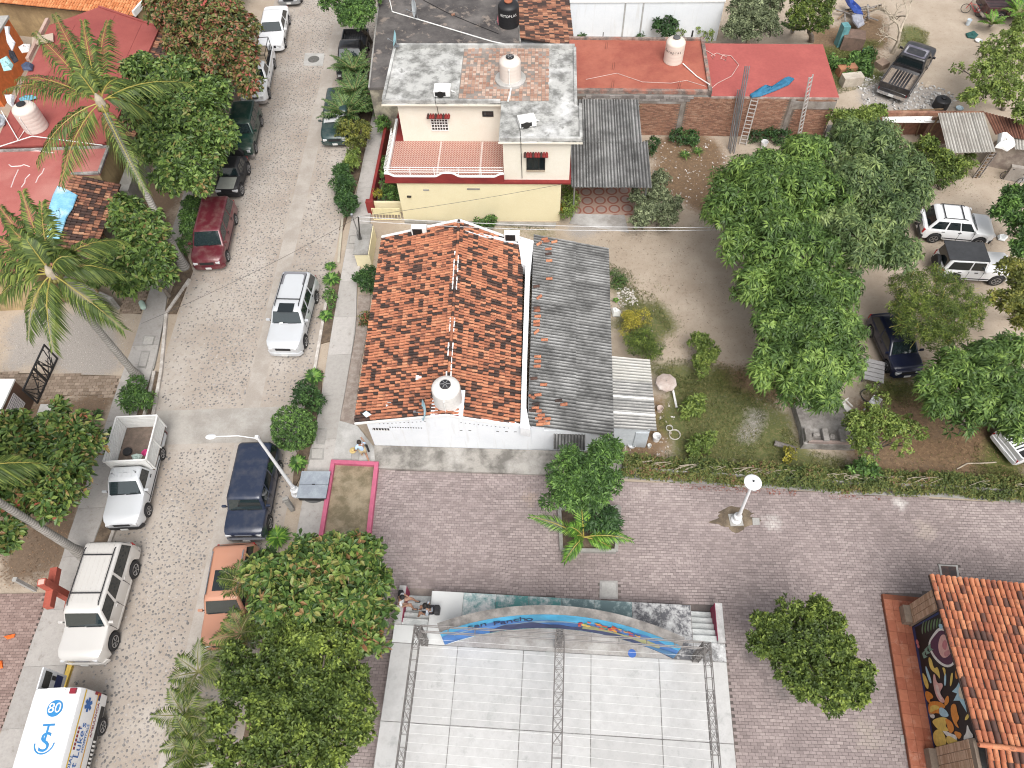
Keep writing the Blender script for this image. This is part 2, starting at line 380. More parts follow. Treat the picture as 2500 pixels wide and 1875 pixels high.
# -- ground, street, pavements
def proj(V):
    V = np.asarray(V, float).reshape(-1, 3) - np.array([0, 0, CAM_H])
    cx = V @ np.array([_rt[0], _fw[0], _up[0]]); cy = V @ np.array([_rt[1], _fw[1], _up[1]]); cz = V @ np.array([_rt[2], _fw[2], _up[2]])
    cz = np.where(np.abs(cz) < 1e-3, 1e-3, cz)
    return np.stack([IMG_W / 2 + FPX * cx / cz, IMG_H / 2 + FPX * cy / cz, cz], 1)
def inside(pts, poly):
    x, y = pts[:, 0], pts[:, 1]; r = np.zeros(len(x), bool); n = len(poly)
    for i in range(n):
        x0, y0 = poly[i][:2]; x1, y1 = poly[(i + 1) % n][:2]
        c = ((y0 > y) != (y1 > y)) & (x < (x1 - x0) * (y - y0) / ((y1 - y0) or 1e-9) + x0)
        r ^= c
    return r
def vnoise(x, y, s, seed=0):
    """cheap value noise"""
    g = np.random.default_rng(seed).random((256, 256))
    X = x / s; Y = y / s; xi = np.floor(X).astype(int); yi = np.floor(Y).astype(int); fx = X - xi; fy = Y - yi
    fx = fx * fx * (3 - 2 * fx); fy = fy * fy * (3 - 2 * fy)
    G = lambda a, b: g[a % 256, b % 256]
    return (G(xi, yi) * (1 - fx) + G(xi + 1, yi) * fx) * (1 - fy) + (G(xi, yi + 1) * (1 - fx) + G(xi + 1, yi + 1) * fx) * fy
def fbm(x, y, s, seed=0): return (vnoise(x, y, s, seed) + 0.5 * vnoise(x, y, s / 2, seed + 1) + 0.25 * vnoise(x, y, s / 4, seed + 2)) / 1.75

GX = np.concatenate([[-500, -200, -90, -55], np.arange(-40, 40.01, 0.2), [55, 90, 200, 500]])
GY = np.concatenate([[-300, -80, -25, -8], np.arange(0, 72.01, 0.2), [90, 150, 300, 600]])
gx, gy = np.meshgrid(GX, GY); gx = gx.ravel(); gy = gy.ravel()
# wobble so that area edges are ragged
wob = 1.3
qx = gx + (fbm(gx, gy, 1.5, 3) - 0.5) * wob * 2; qy = gy + (fbm(gx, gy, 1.5, 9) - 0.5) * wob * 2
qp = proj(np.stack([qx, qy, np.zeros_like(qx)], 1))
ok = qp[:, 2] > 1
def area(polys):
    w = np.zeros(len(gx))
    for p in polys: w[inside(qp[:, :2], p) & ok] = 1.0
    W = w.reshape(len(GY), len(GX))
    for _ in range(9): W[1:-1, 1:-1] = (W[1:-1, 1:-1] * 2 + W[:-2, 1:-1] + W[2:, 1:-1] + W[1:-1, :-2] + W[1:-1, 2:]) / 6
    return W.ravel()
GRASS = [[(1640, 930), (1790, 945), (1890, 960), (1950, 1090), (2060, 1120), (2120, 1165), (1900, 1160), (1640, 1150), (1600, 1060)],
         [(2130, 920), (2230, 930), (2260, 990), (2160, 1000), (2100, 960)], [(2380, 1080), (2500, 1090), (2500, 1190), (2360, 1170)],
         [(1480, 640), (1540, 660), (1560, 720), (1490, 700)], [(1520, 690), (1600, 720), (1640, 800), (1600, 850), (1500, 800)],
         [(1210, 545), (1350, 545), (1350, 565), (1210, 560)], [(1560, 870), (1720, 880), (1830, 900), (1830, 960), (1700, 960), (1600, 930)],
         [(1990, 120), (2140, 100), (2160, 200), (2010, 240)], [(2200, 60), (2270, 80), (2250, 130), (2190, 120)]]
LITTER = [[(2090, 980), (2300, 960), (2500, 1060), (2500, 1200), (2120, 1190), (2080, 1100)], [(1590, 330), (1740, 340), (1790, 400), (1760, 520), (1600, 500), (1570, 400)],
          [(1740, 880), (1990, 880), (2000, 1000), (1870, 1000), (1780, 940)], [(2120, 880), (2270, 880), (2260, 940), (2140, 950)],
          [(1990, 60), (2170, 40), (2170, 160), (2000, 170)], [(1500, 980), (1640, 990), (1640, 1140), (1530, 1140)]]
SOIL = [[(0, 1000), (290, 930), (250, 1100), (160, 1330), (90, 1440), (0, 1440)], [(330, 400), (440, 420), (420, 600), (330, 600)], [(560, 1420), (900, 1400), (900, 1900), (520, 1900)],
        [(2180, 1040), (2420, 1050), (2420, 1110), (2200, 1100)]]
GRAVEL = [[(2090, 195), (2160, 180), (2300, 215), (2340, 240), (2290, 275), (2180, 268), (2110, 260)], [(1800, 1000), (1850, 1010), (1870, 1070), (1840, 1085), (1800, 1040)],
          [(1500, 705), (1545, 700), (1560, 745), (1510, 750)], [(0, 760), (300, 775), (290, 900), (0, 905)], [(1395, 520), (1530, 520), (1530, 555), (1390, 560)]]
ag, al, as_, av = area(GRASS), area(LITTER), area(SOIL), area(GRAVEL)
nx, ny = len(GX), len(GY)
idx = np.arange(nx * ny).reshape(ny, nx)
ff = np.stack([idx[:-1, :-1], idx[:-1, 1:], idx[1:, 1:], idx[1:, :-1]], -1).reshape(-1, 4)
gz = np.where(ok & (ag + al > 0.3), (fbm(gx, gy, 0.7, 5)) * 0.03, 0.0) * 0.6
def ground_mat():
    t = NT('ground'); p = t.pos()
    at = lambda n: t.new('Attribute', attribute_name=n).outputs['Fac']
    n1 = t.noise(p, 0.5, 8, 0.65); n2 = t.noise(p, 5.0, 8, 0.75); n3 = t.noise(p, 26.0, 3, 0.8)
    dirt = t.ramp(n1, [(0.3, (0.35, 0.285, 0.22)), (0.7, (0.46, 0.39, 0.315))])
    dirt = t.mix(t.ramp(n2, [(0.55, (0, 0, 0)), (0.72, (0.7, 0.7, 0.7))]), dirt, (0.22, 0.16, 0.11))
    grass = t.ramp(n2, [(0.3, (0.04, 0.065, 0.018)), (0.5, (0.09, 0.11, 0.03)), (0.66, (0.2, 0.17, 0.08))])
    lit = t.ramp(n2, [(0.3, (0.09, 0.06, 0.035)), (0.5, (0.17, 0.11, 0.065)), (0.7, (0.28, 0.19, 0.11))])
    soil = t.ramp(n2, [(0.3, (0.09, 0.06, 0.04)), (0.7, (0.2, 0.14, 0.095))])
    grav = t.ramp(n3, [(0.3, (0.22, 0.2, 0.18)), (0.7, (0.44, 0.41, 0.38))])
    c = dirt
    for a, k in ((at('soil'), soil), (at('litter'), lit), (at('grass'), grass), (at('gravel'), grav)):
        f = t.math('ADD', a, t.math('MULTIPLY', t.math('SUBTRACT', n2, 0.5), 1.6)); c = t.mix(t.ramp(f, [(0.3, (0, 0, 0)), (0.9, (.92, .92, .92))]), c, k)
    c = t.mix(0.45, c, t.ramp(n3, [(0.2, (0.3, 0.3, 0.3)), (0.8, (0.7, 0.7, 0.7))]), 'OVERLAY')
    t.set('Base Color', c); t.set('Roughness', 0.95); t.set('Specular IOR Level', 0.1); t.bump(n2, 0.4, 0.05)
    return t.m
me = np_mesh('ground', np.stack([gx, gy, gz], 1), ff, np.full(len(ff), 4), ground_mat())
for nm, w in (('grass', ag), ('litter', al), ('soil', as_), ('gravel', av)):
    a = me.attributes.new(nm, 'FLOAT', 'POINT'); a.data.foreach_set('value', w.astype(np.float32))
ground = tag(link(bpy.data.objects.new('ground', me)), kind='structure')

# street frame: x across, y along
L0, L1 = P((462, 680)), P((262, 1330)); R0, R1 = P((836, 529)), P((716, 1160))
def lin(a, b, y): return a.x + (b.x - a.x) * (y - a.y) / (b.y - a.y)
def sx(t, y): l = lin(L0, L1, y); r = lin(R0, R1, y); return l + (r - l) * t
def strip(t0, t1, y0, y1, z, n=24):
    ys = [y0 + (y1 - y0) * i / n for i in range(n + 1)]
    return [[(sx(t0, y), y, z) for y in ys], [(sx(t1, y), y, z) for y in ys]]
def street_mat():
    t = NT('street_mortar'); p = t.pos()
    n1 = t.noise(p, 0.35, 7, 0.6); n2 = t.noise(p, 3.0, 8, 0.7); n3 = t.noise(p, 22, 4, 0.8)
    c = t.ramp(n1, [(0.35, (0.35, 0.3, 0.255)), (0.55, (0.415, 0.37, 0.325)), (0.7, (0.46, 0.42, 0.38))])
    c = t.mix(t.ramp(n2, [(0.5, (0, 0, 0)), (0.75, (0.55, 0.55, 0.55))]), c, (0.27, 0.22, 0.175))
    c = t.mix(0.4, c, t.ramp(n3, [(0.2, (0.3, 0.3, 0.3)), (0.8, (0.7, 0.7, 0.7))]), 'OVERLAY')
    t.set('Base Color', c); t.set('Roughness', 0.95); t.set('Specular IOR Level', 0.15); t.bump(n2, 0.35, 0.03)
    return t.m
mb = MB(); mb.grid([list(r) for r in zip(*strip(0, 1, -6, 75, 0.006, 40))])
street = tag(mb.build('street', street_mat()), 'cobbled street with a smooth concrete wheel track', kind='structure')
mb = MB(); mb.grid([list(r) for r in zip(*strip(0.60, 0.705, -6, 75, 0.011, 30))])
track_m = stained((0.44, 0.4, 0.36), (0.35, 0.31, 0.27), scale=0.6, name='track', bump=0.1)
mb.build('wheel_track', track_m, street)
ya, yb = P((364, 1004)).y, P((400, 1085)).y
mb = MB(); mb.add([(sx(0, ya), ya, 0.016), (sx(1, ya - 0.1), ya - 0.1, 0.016), (sx(1, yb - 0.15), yb - 0.15, 0.016), (sx(0, yb), yb, 0.016)], [(3, 2, 1, 0)])
mb.build('concrete_crossing', stained((0.4, 0.38, 0.35), (0.31, 0.285, 0.255), light=(0.46, 0.43, 0.39), scale=0.7, name='crossing', bump=0.1), street)
# cobbles
cr_ = np.random.default_rng(17); cy_, cx_ = np.meshgrid(np.arange(1, 62, .175), np.arange(-22, -7, .195), indexing='ij')
cx_ = (cx_ + .11 * (np.arange(cx_.shape[0])[:, None] % 2)).ravel() + cr_.normal(0, .05, cx_.size); cy_ = cy_.ravel() + cr_.normal(0, .05, cy_.size)
cl_ = L0.x + (L1.x - L0.x) * (cy_ - L0.y) / (L1.y - L0.y); cw_ = R0.x + (R1.x - R0.x) * (cy_ - R0.y) / (R1.y - R0.y); ct_ = (cx_ - cl_) / (cw_ - cl_)
cpb = np.where((ct_ > .26) & (ct_ < .595), 1.7, np.where(ct_ > .71, .8, .3 + 1.3 * ct_)) * np.minimum(1, .45 + 1.1 * fbm(cx_, cy_, 1.6, 21))
ck_ = (cr_.random(cx_.size) < cpb) & (ct_ > .015) & (ct_ < .98) & ~((ct_ > .59) & (ct_ < .715)) & ~((cy_ > yb - .35) & (cy_ < ya + .1))
cob = list(zip(cx_[ck_].tolist(), cy_[ck_].tolist()))
def cobble_shape(seed):
    r_ = random.Random(seed); n = 7; ring = []; top = []
    for k in range(n):
        a = 2 * PI * k / n + r_.uniform(-.2, .2); rr = r_.uniform(.8, 1.12)
        ring.append((rr * math.cos(a), rr * math.sin(a) * .76, 0)); top.append((rr * .72 * math.cos(a), rr * .72 * math.sin(a) * .76, 1))
    V = ring + top + [(0, 0, 1.25)]
    F = [(k, (k + 1) % n, n + (k + 1) % n, n + k) for k in range(n)] + [(n + k, n + (k + 1) % n, 2 * n) for k in range(n)]
    return V, F
CSH = [cobble_shape(i) for i in range(6)]
def cob_T(x, y):
    s = random.uniform(0.044, 0.08) * (1.0 if random.random() > .08 else 1.25); a = random.uniform(0, PI)
    return Matrix.Translation((x, y, 0.004)) @ Matrix.Rotation(a, 4, 'Z') @ Matrix.Diagonal((s, s, random.uniform(.008, .015), 1))
cp = proj(np.array([(x, y, 0) for x, y in cob]))
vis = (cp[:, 0] > 130) & (cp[:, 0] < 640) & (cp[:, 1] > 1080) & (cp[:, 1] < 1870)
order = np.argsort(cp[:, 2] + np.where(vis, 0, 1e4))
near = set(order[:300].tolist())
cme = [MB().add(*c).mesh('cobble', M['cobble'][1], 50) for c in CSH]
allV, allF, allC = [], [], []; off = 0
for k in range(6):
    Ts = [cob_T(*cob[i]) for i in range(len(cob)) if i % 6 == k and i not in near]
    V, F, C = replicate(CSH[k][0], CSH[k][1], [np.array(T) for T in Ts]); allV.append(V); allF.append(F + off); allC.append(C); off += len(V)
me = np_mesh('cobbles', np.concatenate(allV), np.concatenate(allF), np.concatenate(allC), M['cobble'][0], sm=50)
tag(link(bpy.data.objects.new('cobbles', me), street), kind='stuff')
for i in near:
    o = link(bpy.data.objects.new('cobble', cme[i % 6]), street); o.matrix_local = cob_T(*cob[i])

# ---- sheets in photo outline, at their own height
def sheet(name, px, z, mat, parent=None, thick=0.1):
    pts = [P(q, z) for q in px]
    return MB().prism([(p.x, p.y) for p in pts], z - thick, z).build(name, mat, parent)
def path_slabs(name, left, right, z, step, mats, label, gap=0.012):
    """a pavement between two px polylines, laid as separate slabs"""
    lw = [P(q, z) for q in left]; rw = [P(q, z) for q in right]
    def at(pl, y):
        for a, b in zip(pl, pl[1:]):
            if (a.y - y) * (b.y - y) <= 0: return a.x + (b.x - a.x) * (y - a.y) / ((b.y - a.y) or 1e-9)
        return pl[0].x if abs(y - pl[0].y) < abs(y - pl[-1].y) else pl[-1].x
    y1 = max(lw[0].y, rw[0].y); y0 = min(lw[-1].y, rw[-1].y)
    base = MB(); ys = np.linspace(y0, y1, 50)
    base.prism([(at(lw, y), y) for y in ys] + [(at(rw, y), y) for y in ys[::-1]], 0.0, z - 0.012)
    o = tag(base.build(name, M['concrete']), label, kind='structure')
    y = y0
    while y < y1 - 0.2:
        e = min(y + step, y1); mb = MB()
        mb.prism([(at(lw, y) + gap, y + gap), (at(rw, y) - gap, y + gap), (at(rw, e) - gap, e - gap), (at(lw, e) + gap, e - gap)], z - 0.05, z)
        mb.build('slab', mats, o); y = e
    return o
slab_grey = per_piece([(0, (0.33, 0.31, 0.29)), (1, (0.42, 0.395, 0.37))], 'object', 0.9, 7.0, bump=0.1, name='slab_grey', spot=(0.27, 0.25, 0.225))
slab_pale = per_piece([(0, (0.37, 0.35, 0.325)), (1, (0.46, 0.435, 0.41))], 'object', 0.9, 7.0, bump=0.1, name='slab_pale', spot=(0.3, 0.275, 0.25))
path_slabs('sidewalk', [(452, 460), (420, 560), B1(1160, 800), B1(1080, 1060), B1(985, 1350), C1(880, 210), C1(770, 570), C1(520, 1310), C1(440, 1580), D1(320, 480), D1(230, 720), (0, 1793), (-60, 1940)],
           [(475, 460), (448, 560), (408, 700), (402, 770), (378, 890), (330, 1020), (296, 1130), (240, 1295), (192, 1413), (165, 1560), (160, 1640), (90, 1875), (70, 1940)], 0.12, 2.4, slab_grey, 'concrete sidewalk on the far left of the street')
path_slabs('sidewalk', [(955, 60), (925, 200), (880, 420), (838, 640), B2(650, 1200), B2(580, 1640), C2(560, 440), C2(500, 600), C2(440, 1000), (726, 1295), (690, 1450)],
           [(985, 60), (960, 200), (904, 494), (905, 545), (872, 671), (869, 798), (853, 893), (839, 975), C2(720, 420), C2(680, 700), C2(585, 1230), (750, 1450)], 0.12, 2.6, slab_pale, 'pale slab sidewalk beside the tiled white house')
# planting strips (bare soil) between sidewalk and kerb
def soil_bed(px): return tag(sheet('soil_strip', px, 0.09, M['soil']), 'bare soil strip beside the sidewalk', kind='structure')
soil_bed([(452, 610), (470, 660), (430, 765), (400, 765)])
soil_bed([(352, 905), (392, 908), (372, 1010), (330, 1020)])
soil_bed([(330, 1025), (368, 1015), (270, 1330), (190, 1420), (240, 1295), (296, 1130)])
soil_bed([(826, 660), (838, 680), (805, 832), (783, 838), (805, 715)])
soil_bed([(770, 900), (788, 905), (777, 1040), (740, 1150), (714, 1200), (716, 1160), (742, 1000)])
soil_bed([(905, 150), (930, 160), (880, 420), (838, 560), (828, 560), (862, 350)])
# kerbs
def kerb(px, w, h, mat, label):
    mb = MB(); pts = [P(q, h) for q in px]
    for a, b in zip(pts, pts[1:]): mb.bar((a.x, a.y, h / 2), (b.x, b.y, h / 2), w, h)
    return tag(mb.build('kerb', mat, bev=0.0), label, kind='structure')
k_white = stained((0.62, 0.59, 0.55), (0.42, 0.38, 0.34), scale=2.5, name='kerb_paint')
kerb([(462, 680), (405, 763), (392, 905), (373, 1010)], 0.16, 0.17, k_white, 'white painted kerb')
kerb([(376, 905), (345, 1040)], 0.16, 0.165, k_white, 'white painted kerb')
kerb([(285, 1270), (262, 1335)], 0.16, 0.16, k_white, 'white painted kerb')
kerb([(174, 1612), (152, 1680)], 0.2, 0.17, plain((0.62, 0.42, 0.08), 0.7, var=0.25), 'yellow painted kerb')
kerb([(796, 735), (768, 899)], 0.16, 0.15, k_white, 'white painted kerb')
kerb([(837, 520), (826, 640)], 0.14, 0.13, stained((0.5, 0.47, 0.36), (0.4, 0.36, 0.3)), 'pale kerb')

# plaza of brick pavers
PL_A = math.radians(-4.5)
pl0 = P(C2(1000, 775))
mb = MB()
plz = [P(C2(1000, 775)), P(C3(480, 822)), P(C3(1000, 868)), P(C4(0, 915)), P(C4(950, 972)), P(C4(2212, 1042))]
ext = plz[-1] + (plz[-1] - plz[0]) * 0.8
poly = [(p.x, p.y) for p in plz] + [(ext.x, ext.y), (ext.x, -8), (-9.4, -8), (P((790, 1450)).x, P((790, 1450)).y), (P(C2(945, 1310)).x, P(C2(945, 1310)).y)]
plaza = tag(MB().prism(poly, -0.05, 0.010).build('plaza', stained((0.15, 0.12, 0.11), (0.1, 0.085, 0.08), light=(0.3, 0.25, 0.22), scale=0.8, name='paver_joint')),
            'plaza paved with mauve brick pavers in running bond', kind='structure')
PW, PH, GAP = 0.25, 0.125, 0.013
ca, sa = math.cos(PL_A), math.sin(PL_A)
us = np.arange(-14, 44, PW); vs_ = np.arange(-20, 6.5, PH)
uu, vv = np.meshgrid(us, vs_); row = np.round((vv + 20) / PH).astype(int); uu = uu + (row % 2) * PW / 2
uu = uu.ravel(); vv = vv.ravel()
wx = pl0.x + uu * ca - vv * sa + (fbm(uu, vv, 3, 8) - .5) * .05; wy = pl0.y + uu * sa + vv * ca + (fbm(uu, vv, 2.5, 4) - .5) * .16
stage_px = [D2(1190, 275), D3(1775, 415), (1799, 1875), (1830, 2300), (880, 2300), (917, 1875)]
st_w = [(P(q).x, P(q).y) for q in stage_px]
keep = inside(np.stack([wx, wy], 1), poly) & ~inside(np.stack([wx, wy], 1), st_w) & (wy > 1.0) & (wx < 27)
def in_px(px, z=0): return inside(np.stack([wx, wy], 1), [(P(q, z).x, P(q, z).y) for q in px])
keep &= ~in_px([C3(520, 1070), C3(545, 1395), C3(960, 1400), C3(990, 1060)]) & ~in_px([C3(1840, 1140), C3(1840, 1200), C3(1920, 1205), C3(1920, 1140)])
keep &= ~in_px([D4(1115, 310), D4(1380, 1700), (2600, 1900), (2600, 1440)])
keep &= ~in_px([D3(830, 210), D3(975, 212), D3(978, 358), D3(832, 355)]) & ~in_px([D4(1552, 88), D4(1700, 95), D4(1715, 190), D4(1570, 190)])
wx, wy = wx[keep], wy[keep]
pz = 0.020 + RNG.random(len(wx)) * 0.005
pq = proj(np.stack([wx, wy, pz], 1))
pvis = (pq[:, 0] > 1830) & (pq[:, 0] < 2150) & (pq[:, 1] > 1690) & (pq[:, 1] < 1870) | (pq[:, 0] > 2060) & (pq[:, 0] < 2120) & (pq[:, 1] > 1500) & (pq[:, 1] < 1870)
po = np.argsort(pq[:, 2] + np.where(pvis, 0, 1e4)); pn = po[:300]; pr = po[300:]
bx = MB().box(-PW / 2 + GAP / 2, PW / 2 - GAP / 2, -PH / 2 + GAP / 2, PH / 2 - GAP / 2, -0.04, 0); bx.f = bx.f[1:]; bx.m = bx.m[1:]
ang = PL_A + RNG.normal(0, 0.012, len(wx))
Ts = np.zeros((len(wx), 4, 4)); Ts[:, 0, 0] = np.cos(ang); Ts[:, 0, 1] = -np.sin(ang); Ts[:, 1, 0] = np.sin(ang); Ts[:, 1, 1] = np.cos(ang); Ts[:, 2, 2] = 1; Ts[:, 3, 3] = 1
Ts[:, 0, 3] = wx; Ts[:, 1, 3] = wy; Ts[:, 2, 3] = pz
V, F, C = replicate(bx.v, bx.f, Ts[pr])
tag(link(bpy.data.objects.new('pavers', np_mesh('pavers', V, F, C, M['paver'][0])), plaza), kind='stuff')
pme = bx.mesh('paver', M['paver'][1])
for i in pn: inst('paver', pme, plaza, (wx[i], wy[i], pz[i]), ang[i])

# raised concrete apron along the white house
apron = tag(sheet('apron', [C2(985, 590), C3(700, 640), C3(1010, 700), C3(1000, 850), C3(480, 820), C2(1005, 765)], 0.16, stained((0.33, 0.31, 0.28), (0.15, 0.14, 0.125), light=(0.42, 0.4, 0.37), scale=1.1, lo=.4, hi=.58, name='apron'), thick=0.2), 'cracked concrete apron below the white house', kind='structure')
tag(sheet('forecourt', [C2(720, 400), C2(860, 440), C2(985, 600), C2(1000, 715), C2(672, 712)], 0.125, M['pale_concrete']), 'concrete forecourt at the white house corner', kind='structure')
tag(sheet('forecourt', [B2(870, 850), B2(965, 860), B2(930, 1160), C2(880, 0), C2(835, 430), C2(722, 410), B2(760, 1640), B2(845, 1160)], 0.06, stained((0.36, 0.31, 0.27), (0.25, 0.2, 0.17), scale=3.0, fine=22, bump=0.5, name='stone_paving')), 'rough stone paving beside the white house', kind='structure')
# left yard: paved strips
def brick_field(name, px, z, bw, bh, rz, mats, label, jm, gap=0.02):
    pts = [P(q, z) for q in px]; poly_ = [(p.x, p.y) for p in pts]
    o = tag(MB().prism(poly_, z - 0.06, z - 0.012).build(name, jm), label, kind='structure')
    xs = [p[0] for p in poly_]; ysl = [p[1] for p in poly_]; cx, cy = sum(xs) / len(xs), sum(ysl) / len(ysl)
    r = max(max(xs) - min(xs), max(ysl) - min(ysl)); U, Vv = np.meshgrid(np.arange(-r, r, bw), np.arange(-r, r, bh))
    U = U + (np.round(Vv / bh).astype(int) % 2) * bw / 2; U = U.ravel(); Vv = Vv.ravel()
    X = cx + U * math.cos(rz) - Vv * math.sin(rz); Y = cy + U * math.sin(rz) + Vv * math.cos(rz)
    k = inside(np.stack([X, Y], 1), poly_); X = X[k]; Y = Y[k]; Z = z + RNG.normal(0, 0.003, len(X))
    b = MB().box(-bw / 2 + gap / 2, bw / 2 - gap / 2, -bh / 2 + gap / 2, bh / 2 - gap / 2, -0.05, 0); b.f = b.f[1:]; b.m = b.m[1:]
    q = proj(np.stack([X, Y, Z], 1)); o_ = np.argsort(q[:, 2] + np.where((q[:, 0] > 0) & (q[:, 1] < 1875), 0, 1e4))
    bm_ = b.mesh('brick', mats[1])
    for i in o_[:300]: inst('brick', bm_, o, (X[i], Y[i], Z[i]), rz + random.uniform(-.02, .02))
    if len(o_) > 300:
        T = np.zeros((len(o_) - 300, 4, 4)); j = o_[300:]; T[:] = np.eye(4); T[:, 0, 0] = T[:, 1, 1] = math.cos(rz); T[:, 0, 1] = -math.sin(rz); T[:, 1, 0] = math.sin(rz)
        T[:, 0, 3] = X[j]; T[:, 1, 3] = Y[j]; T[:, 2, 3] = Z[j]; V, F, C = replicate(b.v, b.f, T)
        tag(link(bpy.data.objects.new('bricks', np_mesh('bricks', V, F, C, mats[0])), o), kind='stuff')
    return o
brick_field('brick_path', [B1(0, 1450), B1(920, 1475), B1(885, 1640), B1(560, 1625), B1(330, 1659), B1(150, 1640), B1(0, 1560)], 0.03, 0.3, 0.2, -0.03, M['sidebrick'], 'dusty brick paving inside the iron gate', M['soil'])
brick_field('brick_path', [B1(960, 830), B1(1155, 800), B1(1085, 1000), B1(920, 990)], 0.03, 0.26, 0.16, -0.03, M['sidebrick'], 'worn brick paving beside the bent palm', M['soil'])
brick_field('brick_pavement', [D1(0, 320), D1(350, 310), D1(318, 470), D1(225, 720), (0, 1785), (-60, 1785), (-60, 1440)], 0.05, 0.24, 0.12, -0.03, pair([(0, (0.22, 0.15, 0.13)), (1, (0.33, 0.24, 0.21))], name='dull_brick'), 'brown brick pavement behind the red cross', stained((0.13, 0.1, 0.09), (0.09, 0.07, 0.06)), gap=0.012)
# decorative tile floor under the carport, concrete ramp before it
def circle_tile():
    t = NT('circle_tile'); p = t.coord()
    mp = t.new('Mapping'); mp.inputs['Scale'].default_value = (1.25, 1.25, 1); t.link(p, mp.inputs[0])
    vf = t.new('VectorMath', operation='FRACTION'); t.link(mp.outputs[0], vf.inputs[0])
    su = t.new('VectorMath', operation='SUBTRACT'); su.inputs[1].default_value = (0.5, 0.5, 0); t.link(vf.outputs[0], su.inputs[0])
    sp = t.new('SeparateXYZ'); t.link(su.outputs[0], sp.inputs[0])
    r = t.math('SQRT', t.math('ADD', t.math('MULTIPLY', sp.outputs[0], sp.outputs[0]), t.math('MULTIPLY', sp.outputs[1], sp.outputs[1])))
    c = t.ramp(r, [(0.0, (0.3, 0.22, 0.19)), (0.3, (0.32, 0.25, 0.22)), (0.34, (0.26, 0.1, 0.07)), (0.44, (0.26, 0.1, 0.07)), (0.47, (0.36, 0.25, 0.2))], 'LINEAR')
    t.set('Base Color', c); t.set('Roughness', 0.6); return t.m
tag(sheet('carport_floor', [A3(560, 1300), A3(1220, 1300), A3(1120, 1660), B3(1020, 235), B3(640, 225), A3(600, 1660)], 0.05, circle_tile()), 'carport floor of terracotta tiles with ring pattern', kind='structure')
tag(sheet('ramp', [B3(635, 222), B3(1025, 232), B3(1060, 370), B3(600, 300)], 0.045, stained((0.38, 0.36, 0.34), (0.26, 0.24, 0.22), light=(0.5, 0.49, 0.47), scale=1.0)), 'worn concrete ramp before the carport', kind='structure')
tag(sheet('plinth', [B2(1225, 275), B3(500, 295), B3(490, 325), B2(1225, 292)], 0.1, M['concrete']), 'concrete footing strip below the cream house', kind='structure')
# -- building kit
class Fr:
    """a house's own frame: origin on the ground, u along its front, v away from the viewer"""
    def __init__(s, o, rz):
        s.o = Vector((o[0], o[1], 0)); s.rz = rz
        s.M = Matrix.Translation(s.o) @ Matrix.Rotation(rz, 4, 'Z'); s.I = s.M.inverted()
    def l(s, q, z=0.0): return s.I @ P(q, z)
    def thing(s, name, label, cat): return thing(name, label, cat, s.o, s.rz)
def frame2(q0, q1, z=0.0):
    a, b = P(q0, z), P(q1, z); return Fr(a, math.atan2(b.y - a.y, b.x - a.x))
def lay_pieces(parent, W, bv, bf, Ts, names, mats, limit=300, sm=None, score=None):
    """many alike pieces: the `limit` largest in view as objects, the rest as one mass"""
    Ts = np.array([np.array(t) for t in Ts]); Wn = np.array(W)
    wp = (Wn @ Ts[:, :, 3].T).T[:, :3]; q = proj(wp)
    out = (q[:, 0] < 5) | (q[:, 0] > 2495) | (q[:, 1] < 5) | (q[:, 1] > 1870)
    sc = q[:, 2] + out * 1e4 + (score if score is not None else 0)
    o = np.argsort(sc); k = o[:limit]; r = o[limit:]
    me = MB().add(bv, bf).mesh(names[0], mats[1], sm)
    for i in k:
        ob = link(bpy.data.objects.new(names[0], me), parent); ob.matrix_local = Matrix(Ts[i].tolist())
    if len(r):
        V, F, C = replicate(bv, bf, Ts[r])
        tag(link(bpy.data.objects.new(names[1], np_mesh(names[1], V, F, C, mats[0], sm=sm)), parent), kind='stuff')
def barrel(w, l, seg=5, lift=0.55):
    """half-round roof tile: axis +Y (down the slope), ends at y=0 (top) and y=l (bottom lip)"""
    V = []
    for y, rr, dz in ((0, 0.43, 0.0), (l, 0.5, 0.03)):
        for k in range(seg + 1):
            a = PI * k / seg; V.append((-math.cos(a) * rr * w * .84, y, math.sin(a) * rr * w * lift * 2 * 0.85 + dz))
    n = seg + 1
    F = [(k, n + k, n + k + 1, k + 1) for k in range(seg)] + [tuple(range(2 * n - 1, n - 1, -1))]
    return V, F
def bil(A, B, C_, D, u, v): return A * (1 - u) * (1 - v) + B * u * (1 - v) + C_ * u * v + D * (1 - u) * v
